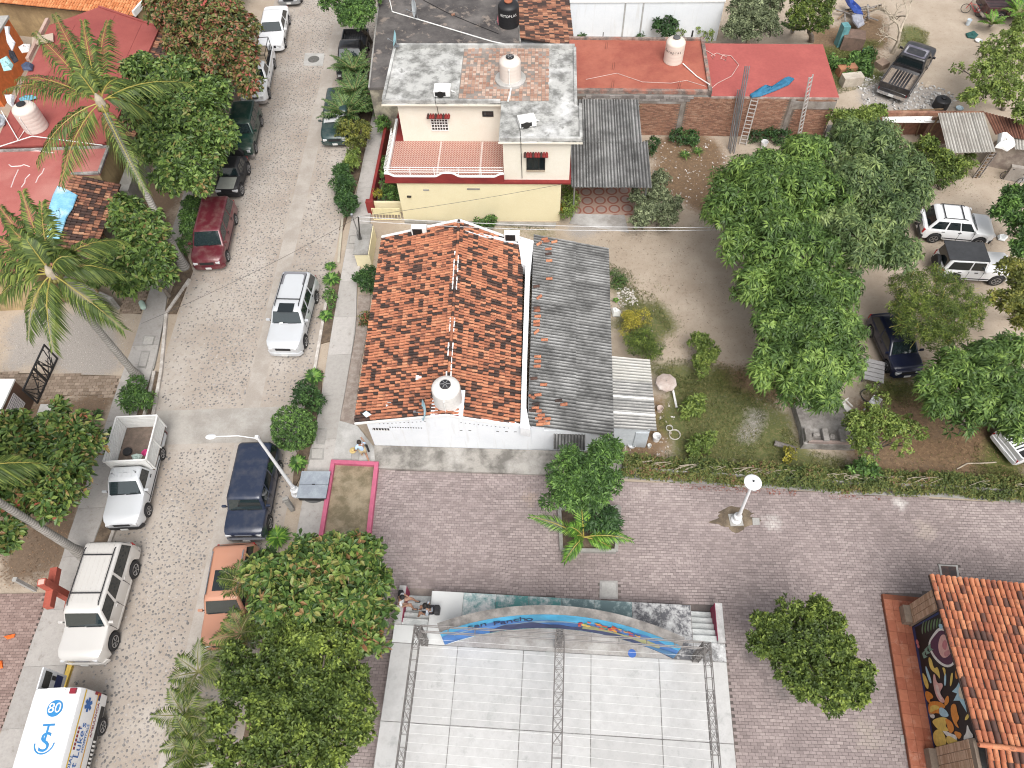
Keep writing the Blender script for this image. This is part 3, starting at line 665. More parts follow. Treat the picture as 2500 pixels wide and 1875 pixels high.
def tile_slope(parent, W, A, B, C_, D, w, e, mats, jitter=0.012, limit=300, deck=None, skip=None):
    """A-B eave, D-C ridge (parent's coordinates); covers w wide laid in courses of e"""
    A, B, C_, D = [Vector(p) for p in (A, B, C_, D)]
    nu = max(1, round((B - A).length / w)); nv = max(1, round((D - A).length / e)); Ts = []
    for i in range(nu):
        u = (i + .5) / nu
        for j in range(nv):
            if skip and skip(u, (j + .5) / nv): continue
            top = bil(A, B, C_, D, u, (j + 1) / nv); bot = bil(A, B, C_, D, u, j / nv)
            dn = (bot - top).normalized(); ac = (bil(A, B, C_, D, min(1, u + .01), (j + .5) / nv) - bil(A, B, C_, D, max(0, u - .01), (j + .5) / nv)).normalized()
            nn = ac.cross(dn)
            if nn.z < 0: nn = -nn
            ac = dn.cross(nn).normalized()
            r = Matrix(((ac.x, dn.x, nn.x, 0), (ac.y, dn.y, nn.y, 0), (ac.z, dn.z, nn.z, 0), (0, 0, 0, 1)))
            p = top + ac * random.uniform(-jitter, jitter) - dn * 0.03 + nn * random.uniform(0.0, jitter)
            Ts.append(Matrix.Translation(p) @ r @ Matrix.Rotation(random.uniform(-.04, .04), 4, 'Z'))
    bv, bf = barrel(w * 0.98, e * 1.12)
    if deck is not None:
        m = MB(); d = Vector((0, 0, -0.06)); m.quad(A, B, C_, D).quad(D + d, C_ + d, B + d, A + d)
        for p, q in ((A, B), (B, C_), (C_, D), (D, A)): m.quad(p + d, q + d, q, p)
        m.build('roof_deck', deck, parent)
    lay_pieces(parent, W, bv, bf, Ts, ('roof_tile', 'roof_tiles'), mats, limit, 60)
def corr(A, B, C_, D, pitch, amp, name, mat, parent, label=None, seg=6, th=0.008):
    """corrugated sheet: waves repeat from A to B, ridges run A->D"""
    A, B, C_, D = [Vector(p) for p in (A, B, C_, D)]
    n = max(seg, round((B - A).length / pitch) * seg); nn = (B - A).cross(D - A).normalized()
    if nn.z < 0: nn = -nn
    r0, r1 = [], []
    for i in range(n + 1):
        u = i / n; h = nn * (amp * math.cos(2 * PI * i / seg))
        r0.append(A.lerp(B, u) + h); r1.append(D.lerp(C_, u) + h)
    m = MB(); mid = [(a + b) / 2 + nn * random.uniform(-.01, .01) for a, b in zip(r0, r1)]
    m.grid([r0, mid, r1]); m.grid([[p - nn * th for p in r1], [p - nn * th for p in mid], [p - nn * th for p in r0]])
    m.grid([[p - nn * th for p in r0], r0]); m.grid([r1, [p - nn * th for p in r1]])
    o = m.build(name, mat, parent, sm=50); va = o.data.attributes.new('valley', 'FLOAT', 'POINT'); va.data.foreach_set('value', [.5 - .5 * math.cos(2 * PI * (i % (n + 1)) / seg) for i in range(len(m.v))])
    if label: o['label'] = label
    return o
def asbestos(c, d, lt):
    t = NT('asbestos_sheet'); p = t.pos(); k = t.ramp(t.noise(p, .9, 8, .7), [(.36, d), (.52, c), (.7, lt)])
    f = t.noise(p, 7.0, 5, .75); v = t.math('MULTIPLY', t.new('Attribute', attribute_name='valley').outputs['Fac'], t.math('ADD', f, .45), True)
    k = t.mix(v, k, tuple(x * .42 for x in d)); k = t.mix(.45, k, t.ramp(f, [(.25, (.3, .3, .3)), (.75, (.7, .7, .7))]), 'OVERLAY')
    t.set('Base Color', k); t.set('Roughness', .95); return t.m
def wall_box(m, x0, x1, y0, y1, z0, z1): return m.box(x0, x1, y0, y1, z0, z1)
def window(parent, x0, x1, y, z0, z1, face=-1, axis='y', cols=2, rows=1, fm=None, depth=0.05, bars=0.03):
    """framed window on a wall face; face -1 looks towards -axis"""
    fm = fm or M['white']; f = MB(); g = MB()
    def bx(m, a0, a1, b0, b1, c0, c1):   # a along wall, b out of wall, c up
        b0_, b1_ = sorted((y + face * b0, y + face * b1))
        m.box(a0, a1, b0_, b1_, c0, c1) if axis == 'y' else m.box(b0_, b1_, a0, a1, c0, c1)
    bx(f, x0 - .05, x1 + .05, 0.002, depth, z0 - .05, z0); bx(f, x0 - .05, x1 + .05, 0.002, depth, z1, z1 + .05)
    bx(f, x0 - .05, x0, 0.002, depth, z0, z1); bx(f, x1, x1 + .05, 0.002, depth, z0, z1)
    for i in range(1, cols): c = x0 + (x1 - x0) * i / cols; bx(f, c - bars / 2, c + bars / 2, 0.004, depth * .8, z0, z1)
    for i in range(1, rows): c = z0 + (z1 - z0) * i / rows; bx(f, x0, x1, 0.006, depth * .7, c - bars / 2, c + bars / 2)
    w = f.build('window', fm, parent); bx(g, x0, x1, 0.001, 0.015, z0, z1); g.build('pane', M['glass'], w)
    return w
def water_tank(label, loc, r, h, colr, lid=None, spokes=True, base=None, name='water_tank', txt=None, tc=None, ta=-1.5):
    t = thing(name, label, 'water tank', loc)
    m = MB(); pr = [(r * .97, 0), (r, .03)]
    n = 5
    for i in range(n): z = .05 + (h * .74) * i / n; d = h * .74 / n; pr += [(r, z), (r, z + d * .7), (r * .993, z + d * .82), (r * .993, z + d * .88)]
    pr += [(r, h * .8), (r * .985, h * .83), (r * .9, h * .89), (r * .62, h * .95), (r * .36, h * .965), (r * .36, h)]
    m.lathe(pr, 28); m.build('tank_body', colr, t, sm=35)
    l = MB().lathe([(r * .38, h), (r * .38, h + .05), (r * .3, h + .075), (0.01, h + .08)], 20).build('lid', lid or M['black'], t, sm=30)
    if spokes:
        s = MB()
        for k in range(6):
            a = PI * k / 3; s.bar((0.04 * math.cos(a), .04 * math.sin(a), h + .09), (r * .33 * math.cos(a), r * .33 * math.sin(a), h + .075), .03, .02)
        s.build('lid_rib', plain((0.25, 0.25, 0.25), .6), l)
    if base: MB().lathe([(r * base, -.02), (r * base, .14), (r * 1.0, .16), (.02, .16)], 28).build('plinth', M['pale_concrete'], t, sm=30)
    m = MB().tube([(r + .04, 0, .1), (r + .04, 0, h * .72), (r * .5, 0, h * .96)], .025, 6).build('pipe', M['white'] if name == 'water_tank' and tc is None else M['black'], t); m.rotation_euler.z = -1.7 if txt is None else .6
    for k, ch_ in enumerate(txt or ''):
        a = ta + (k - len(txt) / 2) * .155 / r; text_mesh(ch_, .24, 'letter', tc or plain((.06, .03, .03), .6), t, Matrix.Rotation(a + PI / 2, 4, 'Z') @ Matrix.Translation((0, -r - .006, h * .58)) @ Matrix.Rotation(PI / 2, 4, 'X'), .003)
    return t
def sat_dish(label, loc, r, aim, colr, mast=0.5, name='satellite_dish'):
    t = thing(name, label, 'satellite dish', loc)
    M3 = Vector(aim).to_track_quat('Z', 'Y').to_matrix().to_4x4(); M3.translation = Vector((0, 0, mast))
    pr = [(r * k / 5, r * .28 * (k / 5) ** 2) for k in range(6)]; pr[0] = (.004, 0)
    m = MB(); m.lathe(pr, 24, M3, caps=False); m.lathe([(a, b - .012) for a, b in pr][::-1], 24, M3, caps=False)
    m.build('reflector', colr, t, sm=60)
    d = Vector(aim).normalized(); tip = Vector((0, 0, mast)) + d * r * 1.05 + Vector((0, 0, -r * .25))
    MB().tube([(0, 0, mast - r * .7), tuple(tip)], .018, 6).cbox(tip, (.1, .08, .08)).build('feed_arm', M['steel'], t)
    MB().cyl((0, 0, 0), (0, 0, mast), .025, n=8).box(-.12, .12, -.12, .12, 0, .02).build('mast', M['steel'], t)
    return t
def ac_unit(label, loc, rz, w=.85, d=.34, h=.62, name='air_conditioner'):
    t = thing(name, label, 'air conditioner', loc, rz)
    MB().box(-w / 2, w / 2, -d / 2, d / 2, .06, h).build('casing', M['white'], t, bev=.02)
    g = MB().box(-w * .42, w * .22, -d / 2 - .012, -d / 2 - .001, .12, h - .06).build('fan_grille', M['black'], t)
    MB().lathe([(.005, 0), (w * .22, 0), (w * .22, .012), (.005, .012)], 16, Matrix.Translation((-w * .1, -d / 2 - .016, h * .52)) @ Matrix.Rotation(PI / 2, 4, 'X')).build('fan', M['dark_metal'], g)
    for s in (-1, 1): MB().box(s * w * .35 - .03, s * w * .35 + .03, -d / 2 - .03, d / 2 + .03, 0, .06).build('foot', M['steel'], t)
    MB().tube([(w / 2, 0, .2), (w / 2 + .15, .05, .1), (w / 2 + .25, .1, .02)], .03, 6).build('pipe', M['white'], t)
    return t
def tarp(label, px, z, mat, name='tarp', lump=0.06, thick=.02):
    """crumpled cloth lying in a photo outline"""
    pts = [P(q, z) for q in px]; c = sum(pts, Vector()) / len(pts); m = MB(); rings = []
    for f, h in ((1.0, 0.0), (.97, thick + lump * .4), (.7, thick + lump), (.35, thick + lump * .6), (.05, thick + lump)):
        rings.append([c.lerp(p, f) + Vector((0, 0, h * random.uniform(.4, 1.3) if h else .004)) for p in pts])
    m.grid(rings, close=True)
    return one(name, m, mat, label, name.replace('_', ' '), sm=30)
def text_mesh(s, size, name, mat, parent, M4, ext=0.004, font_scale=(1, 1), align='CENTER'):
    cu = bpy.data.curves.new(name, 'FONT'); cu.body = s; cu.size = size; cu.extrude = ext; cu.align_x = align; cu.align_y = 'CENTER'
    tmp = bpy.data.objects.new('tmp', cu); COL.objects.link(tmp)
    dg = bpy.context.evaluated_depsgraph_get(); me = bpy.data.meshes.new_from_object(tmp.evaluated_get(dg))
    bpy.data.objects.remove(tmp); me.materials.clear(); me.materials.append(mat)
    o = link(bpy.data.objects.new(name, me), parent); o.matrix_local = M4 @ Matrix.Diagonal((font_scale[0], font_scale[1], 1, 1)); return o

# -- white house under the big tile roof
fw = frame2(C2(1000, 600), C2(2205, 635)); wh = fw.thing('tiled_house', 'white house with mottled orange and black tile gable roof', 'house')
ZE, ZR = 2.35, 3.42
LF, LB = fw.l(C2(840, 412), ZE), fw.l(B2(1050, 418), ZE); RF, RB = fw.l(C2(1548, 345), ZR), fw.l(B2(1645, 288), ZR)
EF, EB = fw.l(C2(2112, 440), ZE), fw.l(B2(2140, 465), ZE)
s1 = fw.l(C2(2205, 635)).x
yb_ = LB.y - .25
m = MB(); x0, xr, x1 = 0.0, RF.x, s1
for ya_, yc in ((0.0, 0.2), (yb_ - .2, yb_)):
    m.add([(x0, ya_, 0), (x1, ya_, 0), (x1, ya_, ZE - .05), (xr, ya_, ZR - .09), (x0, ya_, ZE - .09), (x0, yc, 0), (x1, yc, 0), (x1, yc, ZE - .05), (xr, yc, ZR - .09), (x0, yc, ZE - .09)],
          [(0, 1, 2, 3, 4), (9, 8, 7, 6, 5), (0, 5, 6, 1), (1, 6, 7, 2), (2, 7, 8, 3), (3, 8, 9, 4), (4, 9, 5, 0)])
m.box(x0, x0 + .2, .2, yb_ - .2, 0, ZE - .1); m.box(x1 - .2, x1, .2, yb_ - .2, 0, ZE - .1)
wall = m.build('wall', M['white_wall'], wh)
roof = MB().bar(RF + Vector((0, .0, -.02)), RB + Vector((0, 0, -.02)), .12, .08).build('roof', stained((0.3, 0.1, 0.06), (0.1, 0.05, 0.04)), wh)
dk = plain((0.05, 0.03, 0.025), .9)  # shade of the channels between tile rows, painted into the deck colour
tile_slope(roof, fw.M, LF, LB, RB, RF, .172, .27, M['tile_old'], deck=dk, limit=150)
tile_slope(roof, fw.M, EF, EB, RB, RF, .172, .27, M['tile_old'], deck=dk, limit=150)
# ridge: mortar with cover tiles, partly white
rd = (RB - RF); n = 40
for i in range(n):
    a = RF + rd * (i / n); b = RF + rd * ((i + 1.12) / n); bv, bf = barrel(.2, (b - a).length)
    o = MB().add(bv, bf).build('ridge_tile', M['tile_old'][1], roof, sm=60)
    o.matrix_local = Matrix.Translation(a + Vector((0, 0, .03))) @ Matrix.Rotation(math.atan2(-rd.x, rd.y), 4, 'Z')
m = MB()
for f0, f1 in ((0.02, .33), (.38, .45), (.6, .82)):
    for s in (-1, 1):
        k = 9
        for i in range(k):
            if random.random() < .2: continue
            g0 = f0 + (f1 - f0) * i / k; g1 = f0 + (f1 - f0) * (i + .8) / k
            m.bar(RF + rd * g0 + Vector((s * .1, 0, .06)), RF + rd * g1 + Vector((s * .1 + random.uniform(-.02, .02), 0, .06)), random.uniform(.04, .09), .05)
m.build('ridge_mortar', M['white'], roof)
# white bargeboards on both gables
m = MB()
for a, b in ((LF, RF), (EF, RF)): m.bar(a + Vector((0, -.03, -.09)), b + Vector((0, -.03, -.09)), .1, .1)
for a, b in ((LB, RB), (EB, RB)): m.bar(a + Vector((0, .05, .03)), b + Vector((0, .05, .03)), .16, .14)
m.build('bargeboard', M['white'], wh)
# parapet between tile roof and lean-to
pz_ = 2.62
pp = [fw.l(q, pz_) for q in (B3(200, 395), B3(325, 435), B3(297, 700), C3(272, 0), C3(268, 300), C3(300, 470), C3(222, 455), C3(236, 0), B3(262, 625), B3(232, 615))]
MB().prism([(p.x, p.y) for p in pp], 1.9, pz_).build('parapet', stained((0.8, 0.81, 0.82), (0.6, 0.61, 0.62), scale=1.2, lo=.3, hi=.5, bump=.05), wh)
# gable vent holes: three rows of small openings
m = MB()
for k in range(13): m.box(1.05 + k * .125, 1.11 + k * .125, -.006, .02, 1.98, 2.06)
for k in range(12): m.box(.6 + k * .2, .66 + k * .2, -.006, .02, 2.3 + k * .03, 2.34 + k * .03)
for k in range(12): m.box(4.5 + k * .2, 4.56 + k * .2, -.006, .02, 2.62 - k * .035, 2.66 - k * .035)
for k in range(5): m.box(4.4 + .42 * k + (.9 if k > 1 else 0), 4.53 + .42 * k + (.9 if k > 1 else 0), -.006, .02, 1.88, 1.93)
m.build('vent', M['black'], wall)
f = MB().box(.18, 1.0, -.02, .02, 1.72, 1.9).build('vent_grille', M['black'], wall); m = MB()
for k in range(6): m.box(.2 + k * .135, .24 + k * .135, -.03, -.02, 1.72, 1.9)
m.box(.18, 1.0, -.03, -.02, 1.7, 1.72); m.build('grille_bar', M['white'], f)
# lean-to with asbestos sheets
lzl, lzr = 2.52, 2.02
tlb, tlf = fw.l(B3(325, 392), lzl), fw.l(C3(282, 445), lzl); trb, trf = fw.l(B3(905, 495), lzr), fw.l(C3(946, 528), lzr)
m = MB(); wx1 = trf.x - .15; m.box(s1 + .002, wx1, .05, .22, 0, lzr - .02); m.box(wx1 - .18, wx1, .22, trb.y - .4, 0, lzr - .08)
m.prism([(s1 + .002, .05), (s1 + .6, .05), (s1 + .6, .2), (s1 + .002, .2)], lzr - .02, lzl - .15)
lw = m.build('lean_to_wall', M['white_wall'], wh)
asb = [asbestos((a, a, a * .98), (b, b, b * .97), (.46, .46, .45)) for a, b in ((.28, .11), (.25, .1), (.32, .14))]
lr = MB().bar(tlb + Vector((.05, 0, -.1)), tlf + Vector((.05, 0, -.1)), .08, .08).build('lean_to_roof', M['wood'], wh)
NS = 13
for i in range(NS):
    for j in range(2):
        f0, f1 = i / NS, (i + 1.04) / NS; g0, g1 = (0, .56) if j == 0 else (.5, 1.0)
        q = lambda f_, g: bil(tlb, trb, trf, tlf, g, min(f_, 1.0)) + Vector((0, 0, .035 * (1 - j) + .006 * (i % 2)))
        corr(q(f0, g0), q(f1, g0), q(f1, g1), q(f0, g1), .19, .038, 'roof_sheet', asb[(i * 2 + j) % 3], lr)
window(lw, s1 + 1.15, s1 + 2.2, .05, .75, 1.35, cols=2)
bv = [fw.I @ fw.M @ Vector(p) for p in ((s1 + 1.05, .05, 1.75), (s1 + 2.55, .05, 1.75), (s1 + 2.55, -.62, 1.42), (s1 + 1.05, -.62, 1.42))]
corr(bv[0], bv[1], bv[2], bv[3], .15, .03, 'awning', asb[1], wh)
# small lean-to beside it
slb, slf, srb, srf = fw.l(B3(928, 1328), 1.9), fw.l(C3(942, 462), 1.9), fw.l(B3(1222, 1356), 1.7), fw.l(C3(1275, 484), 1.7)
lr2 = MB().bar(srb + Vector((-.08, 0, -.08)), srf + Vector((-.08, 0, -.08)), .07, .07).build('side_roof', M['wood'], wh)
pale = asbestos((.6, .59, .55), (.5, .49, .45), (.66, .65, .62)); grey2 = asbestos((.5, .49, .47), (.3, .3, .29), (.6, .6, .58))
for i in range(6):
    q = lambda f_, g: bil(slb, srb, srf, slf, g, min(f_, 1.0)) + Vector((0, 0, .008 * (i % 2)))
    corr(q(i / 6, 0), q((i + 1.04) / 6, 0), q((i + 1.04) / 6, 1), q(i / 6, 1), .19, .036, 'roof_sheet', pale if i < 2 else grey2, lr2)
m = MB()
for fz in (.57, .79): a, b = bil(slb, srb, srf, slf, 0, fz), bil(slb, srb, srf, slf, 1, fz); m.bar(a + Vector((0, 0, .05)), b + Vector((0, 0, .05)), .09, .03)
m.build('flashing', M['white'], lr2)
m = MB(); m.box(slf.x + .02, srf.x - .3, slf.y + .1, slf.y + .2, 0, 1.72); m.box(srf.x - .4, srf.x - .3, slf.y + .2, srb.y - .2, 0, 1.6)
m.build('side_wall', stained((.55, .58, .6), (.42, .45, .47), scale=.8), wh)
MB().box(srf.x - .95, srf.x - .34, slf.y + .04, slf.y + .1, 0, 1.45).build('door', stained((.5, .54, .57), (.4, .43, .45)), wh)
# loose tiles lying on the lean-to
tp = [(385, 425, .1), (345, 470, .6), (415, 500, 0), (415, 540, .1), (420, 590, 0), (420, 730, .05), (322, 790, .1), (345, 885, .7), (325, 955, .05), (325, 975, .0), (330, 1020, .05), (322, 1060, .1), (322, 1085, 0), (325, 1155, .8), (382, 1200, 0), (330, 1330, 0), (330, 1365, 0), (325, 1405, .05), (300, 1500, .1), (375, 1545, 0), (460, 450, .3), (400, 440, 0)]
tp2 = [(290, 205, -.6), (330, 205, .1), (490, 250, .1), (530, 280, .15), (315, 275, .05), (310, 305, .1), (330, 330, .1), (355, 360, .05), (335, 385, .1), (360, 410, .05), (395, 425, .1), (345, 430, .05), (400, 390, .1), (290, 325, .0)]
bv_, bf_ = barrel(.2, .34)
tme = MB().add(bv_, bf_).mesh('roof_tile', M['tile_old'][1], 60)
for R_, lst in ((B3, tp), (C3, tp2)):
    for (a, b, r) in lst:
        p0 = fw.l(R_(a, b), 2.5); g = max(0, min(1, (p0.x - tlb.x) / (trb.x - tlb.x))); p = P(R_(a, b), lzl + (lzr - lzl) * g + .06)
        o = link(bpy.data.objects.new('loose_roof_tile', tme)); o.location = p; o.rotation_euler = (0, .12, -PI / 2 + r + fw.rz)
        tag(o, 'loose clay tile lying on the grey corrugated lean-to roof', 'roof tile', 'loose tiles on the corrugated lean-to')

# -- cream two-storey house
fy = frame2(B2(1225, 275), B3(525, 285)); fy = Fr(P(B3(525, 285)), fy.rz)
ch = fy.thing('cream_house', 'cream two-storey house with tiled terrace and lichen-grey flat roof', 'house')
Z1, Z2 = 3.15, 5.9
m = MB(); m.box(-9.6, 0, 0, 8.4, 0, Z1 - .12); gw = m.build('ground_floor_wall', M['cream_wall'], ch)
MB().box(-10.25, .55, -.12, 8.4, Z1 - .118, Z1).build('floor_slab', M['dark_red'], ch)
def herring():
    t = NT('terrace_tile'); p = t.coord(); br = t.new('TexBrick'); mp = t.new('Mapping'); mp.inputs['Rotation'].default_value = (0, 0, .785); t.link(p, mp.inputs[0]); t.link(mp.outputs[0], br.inputs[0])
    br.inputs['Color1'].default_value = col((.3, .1, .07)); br.inputs['Color2'].default_value = col((.36, .14, .1)); br.inputs['Mortar'].default_value = col((.55, .42, .36)); br.inputs['Scale'].default_value = 2.2; br.inputs['Mortar Size'].default_value = .035
    t.set('Base Color', br.outputs[0]); t.set('Roughness', .55); return t.m
MB().box(-10.05, -3.32, .02, 3.44, Z1 + .002, Z1 + .022).build('terrace_floor', herring(), ch)
up = MB(); up.box(-9.55, -3.3, 3.45, 8.35, Z1 + .001, Z2); up.box(-3.3, .45, .12, 8.3, Z1 + .002, Z2 - .004)
uw = up.build('upper_wall', M['pale_cream'], ch)
lich = stained((.46, .46, .44), (.17, .17, .16), light=(.68, .68, .67), scale=1.0, lo=.4, hi=.56, fine=9, extra=(.26, .26, .245), name='lichen_roof')
RZ = 6.08
rf = MB(); rf.prism([(-10.35, 3.12), (-3.5, 3.12), (-3.5, -.12), (1.05, -.12), (1.05, 2.9), (.8, 2.9), (.8, 8.5), (-10.3, 8.6)], Z2, RZ)
croof = rf.build('roof', lich, ch)
m = MB()
def par(a, b, w=.16, h=.16): m.bar((a[0], a[1], RZ + h / 2), (b[0], b[1], RZ + h / 2), w, h)
par((-10.25, 3.2), (-3.55, 3.2)); par((-10.26, 3.28), (-10.22, 8.45)); par((-10.14, 8.5), (.72, 8.42), .2, .22); par((.72, 2.98), (.72, 8.3)); par((-3.42, -.04), (.97, -.04)); par((.97, .04), (.97, 2.9))
m.build('parapet', stained((.5, .5, .48), (.24, .24, .23), scale=1.2, light=(.62, .62, .6)), croof)
m = MB(); m.box(-3.54, 1.07, -.15, -.122, Z2 - .02, Z2 + .08); m.box(-10.38, -3.5, 3.09, 3.118, Z2 - .02, Z2 + .08); m.build('fascia', M['pale_cream'], croof)
# square clay tiles set into the roof
Ts = []; random.seed(3)
ux = -5.95
while ux < -.95:
    vy = 3.32
    while vy < 8.3:
        if not (-4.1 < ux < -2.2 and 4.6 < vy < 6.3 and random.random() < .5) and random.random() > .12 + .35 * (fbm(np.array([ux]), np.array([vy]), 1.1, 41)[0] > .58): Ts.append(Matrix.Translation((ux + .1, vy + .1, RZ + .012)) @ Matrix.Rotation(random.uniform(-.05, .05), 4, 'Z'))
        vy += .215
    ux += .215
b = MB().box(-.092, .092, -.092, .092, -.03, .01); b.f = b.f[1:]
MB().box(-6.0, -.85, 3.29, 8.35, RZ + .002, RZ + .006).build('tile_bed', stained((.33, .28, .25), (.2, .18, .16), scale=1.2), croof)
lay_pieces(croof, fy.M, b.v, b.f, Ts, ('clay_tile', 'clay_tiles'), pair([(0, (.3, .16, .11)), (.5, (.42, .26, .19)), (1, (.55, .42, .34))], name='clay_tile', spot=(.3, .27, .25)), 300)
# windows with little tiled hoods, vents
window(uw, -7.7, -6.75, 3.45, 4.0, 4.95, cols=6, rows=5, bars=.04)
window(uw, -4.6, -4.05, 3.45, 5.0, 5.25, cols=2, fm=M['dark_metal'])
window(uw, -1.95, -1.0, .12, 3.95, 4.75, cols=3, bars=.03, fm=M['dark_metal'])
MB().box(-2.0, -.95, .02, .12, 3.82, 3.9).build('sill', stained((.5, .42, .33), (.35, .28, .2)), uw)
for cx, vy in ((-7.22, 3.45), (-1.47, .12)):
    hd = MB().box(cx - .68, cx + .68, vy - .3, vy - .002, 5.0, 5.05).build('hood', M['dark_red'], uw)
    for k in range(9):
        bv, bf = barrel(.15, .36); o = MB().add(bv, bf).build('roof_tile', M['dark_red'] if k % 3 else dk, hd, sm=60)
        o.matrix_local = Matrix.Translation((cx - .6 + k * .15, vy - .01, 5.1)) @ Matrix.Rotation(PI, 4, 'Z') @ Matrix.Rotation(-.3, 4, 'X')
for a, b_, z in ((-8.1, -7.75, 2.4), (-5.5, -4.75, 2.5)): MB().box(a, b_, -.04, -.001, z, z + .09).build('vent', M['concrete'], gw)
MB().cbox((-9.0, -.05, 1.95), (.25, .1, .08)).build('lamp', M['dark_metal'], gw)
# terrace parapet with stepped curves, white rails
pts = []
N_ = 90
for i in range(N_ + 1):
    u = -10.2 + (6.9) * i / N_; t = (u + 10.2) / 6.9
    h = .34 + .26 * math.exp(-((t - .53) / .075) ** 4) + .2 * (math.exp(-((t - .0) / .06) ** 4) + math.exp(-((t - 1) / .06) ** 4)); pts.append((u, h))
m = MB(); m.grid([[(u, -.1, Z1 + .003) for u, h in pts], [(u, -.1, Z1 + h) for u, h in pts], [(u, .03, Z1 + h) for u, h in pts], [(u, .03, Z1 + .003) for u, h in pts]])
tw = m.build('terrace_parapet', M['dark_red'], ch)
m = MB(); m.grid([[(u, -.115, Z1 + h + .001) for u, h in pts], [(u, -.115, Z1 + h + .035) for u, h in pts], [(u, .045, Z1 + h + .035) for u, h in pts], [(u, .045, Z1 + h + .001) for u, h in pts]]); m.build('coping', M['white'], tw)
rl = MB()
for z in (.62, .78, .96): rl.tube([(-10.15, 3.4, Z1 + z), (-10.15, 0, Z1 + z), (-3.35, 0, Z1 + z)], .022, 6)
for u in (-10.15, -8.7, -7.3, -5.9, -4.6): rl.cyl((u, 0, Z1 + .3), (u, 0, Z1 + .98), .022, n=6)
for k in range(12): rl.cyl((-10.15, .3 * k, Z1 + .1), (-10.15, .3 * k, Z1 + .97), .018, n=5)
rl.box(-10.22, -10.08, .05, 5.2, Z1 + .003, Z1 + .3)
rl.build('railing', M['white'], ch)
m = MB()
for u in (-7.25, -4.75): m.box(u - .05, u + .05, .05, 3.4, Z1 + .024, Z1 + .032)
m.build('floor_stripe', plain((.6, .52, .48), .7), ch)
# side garden wall, dark red cap, cream gate
gd = MB(); gd.box(-11.7, -11.52, .75, 8.2, 0, .95); gd.build('garden_wall', M['dark_red'], ch)
MB().box(-11.52, -9.62, .7, .86, 0, .75).build('garden_wall', M['cream_wall'], ch)
MB().box(-11.9, -11.45, .45, .75, 0, 1.0).build('garden_wall', M['dark_red'], ch)
gt = MB()
for u in np.linspace(-11.45, -9.75, 10): gt.box(u - .015, u + .015, -.06, -.03, .08, .95)
for z in (.05, .5, .95): gt.box(-11.47, -9.73, -.065, -.025, z, z + .05)
g_ = MB().box(-11.4, -9.78, -.055, -.04, .5, .95); ga = gt.build('gate', plain((.78, .7, .42), .6), ch); g_.build('panel', plain((.74, .66, .4), .6), ga)
MB().box(-11.5, -9.65, .87, 8.0, .02, .1).build('garden_bed', M['soil'], ch)
# carport of corrugated sheets on posts
cpx = [.62, 5.22]
cpt = fy.thing('carport', 'dark corrugated carport roof attached to the cream house', 'carport')
for i in range(5):
    for j in range(2):
        a0 = cpx[0] + (cpx[1] - cpx[0]) * i / 5; a1 = cpx[0] + (cpx[1] - cpx[0]) * (i + 1.05) / 5; v0, v1 = ((.1, 4.1) if j == 0 else (3.9, 8.0)); ex = -.35 if (i == 4 and j == 0) else 0
        if i == 4 and j == 1: a1 -= .35
        zz = lambda v: 2.62 + .02 * v + .04 * j + .006 * (i % 2)
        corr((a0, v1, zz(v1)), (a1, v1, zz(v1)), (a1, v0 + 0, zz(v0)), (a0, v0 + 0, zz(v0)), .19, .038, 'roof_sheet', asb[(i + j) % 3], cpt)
for u, v in ((.8, .3), (5.0, .3), (5.0, 4.0), (5.0, 7.8), (.8, 7.8)): MB().cyl((u, v, 0), (u, v, 2.58), .05, n=8).build('post', M['steel'], cpt)
for v in (.4, 4.0, 7.7): MB().box(.65, 5.15, v - .04, v + .04, 2.5, 2.58).build('beam', M['wood'], cpt)
water_tank('beige water tank on a round plinth on the lichen-grey roof', fy.M @ Vector((-3.05, 5.25, RZ)), .62, 1.45, plain('#d9cfc6', .5, var=.04), base=1.45)
ac_unit('white condenser box with dark grille on the left part of the lichen roof', fy.M @ Vector((-6.9, 3.95, RZ + .01)), fy.rz, w=.95, d=.75, h=.42)
ac_unit('white condenser box lying near the front edge of the lower lichen roof', fy.M @ Vector((-2.0, 1.25, RZ + .01)), fy.rz + .25, w=.95, d=.7, h=.42)
sat_dish('pale blue satellite dish on the rear left roof corner of the cream house', fy.M @ Vector((-10.05, 8.3, RZ + .2)), .45, (-1, -.05, .25), plain((.42, .72, .8), .5), mast=.5)
o = one('overflow_pipe', MB().tube([(-.02, 0, .05), (.02, -.5, .04), (-.03, -1.3, .04), (-.12, -1.9, .03)], .05, 6), M['white'], 'white pipe running from the beige tank across the clay roof tiles', 'pipe', loc=fy.M @ Vector((-3.0, 5.1, RZ + .03)), rz=fy.rz)
# roof cables down the front wall
for u, v, v0, z0 in ((-7.35, 4.1, 3.44, 4.95), (-2.4, 1.0, .1, 3.3)):
    one('cable', MB().tube([fy.M @ Vector(p) for p in ((u, v, RZ + .12), (u + .05, v - .35, RZ + .02), (u + .1, v0 - .35, RZ + .2), (u + .12, v0 - .34, Z2), (u + .1, v0 - .03, Z2 - .2), (u + .14, v0 - .03, z0))], .018, 5), M['dark_metal'], 'thin dark cable running down the wall from the %s condenser' % ('left' if u < -5 else 'right'), 'cable')

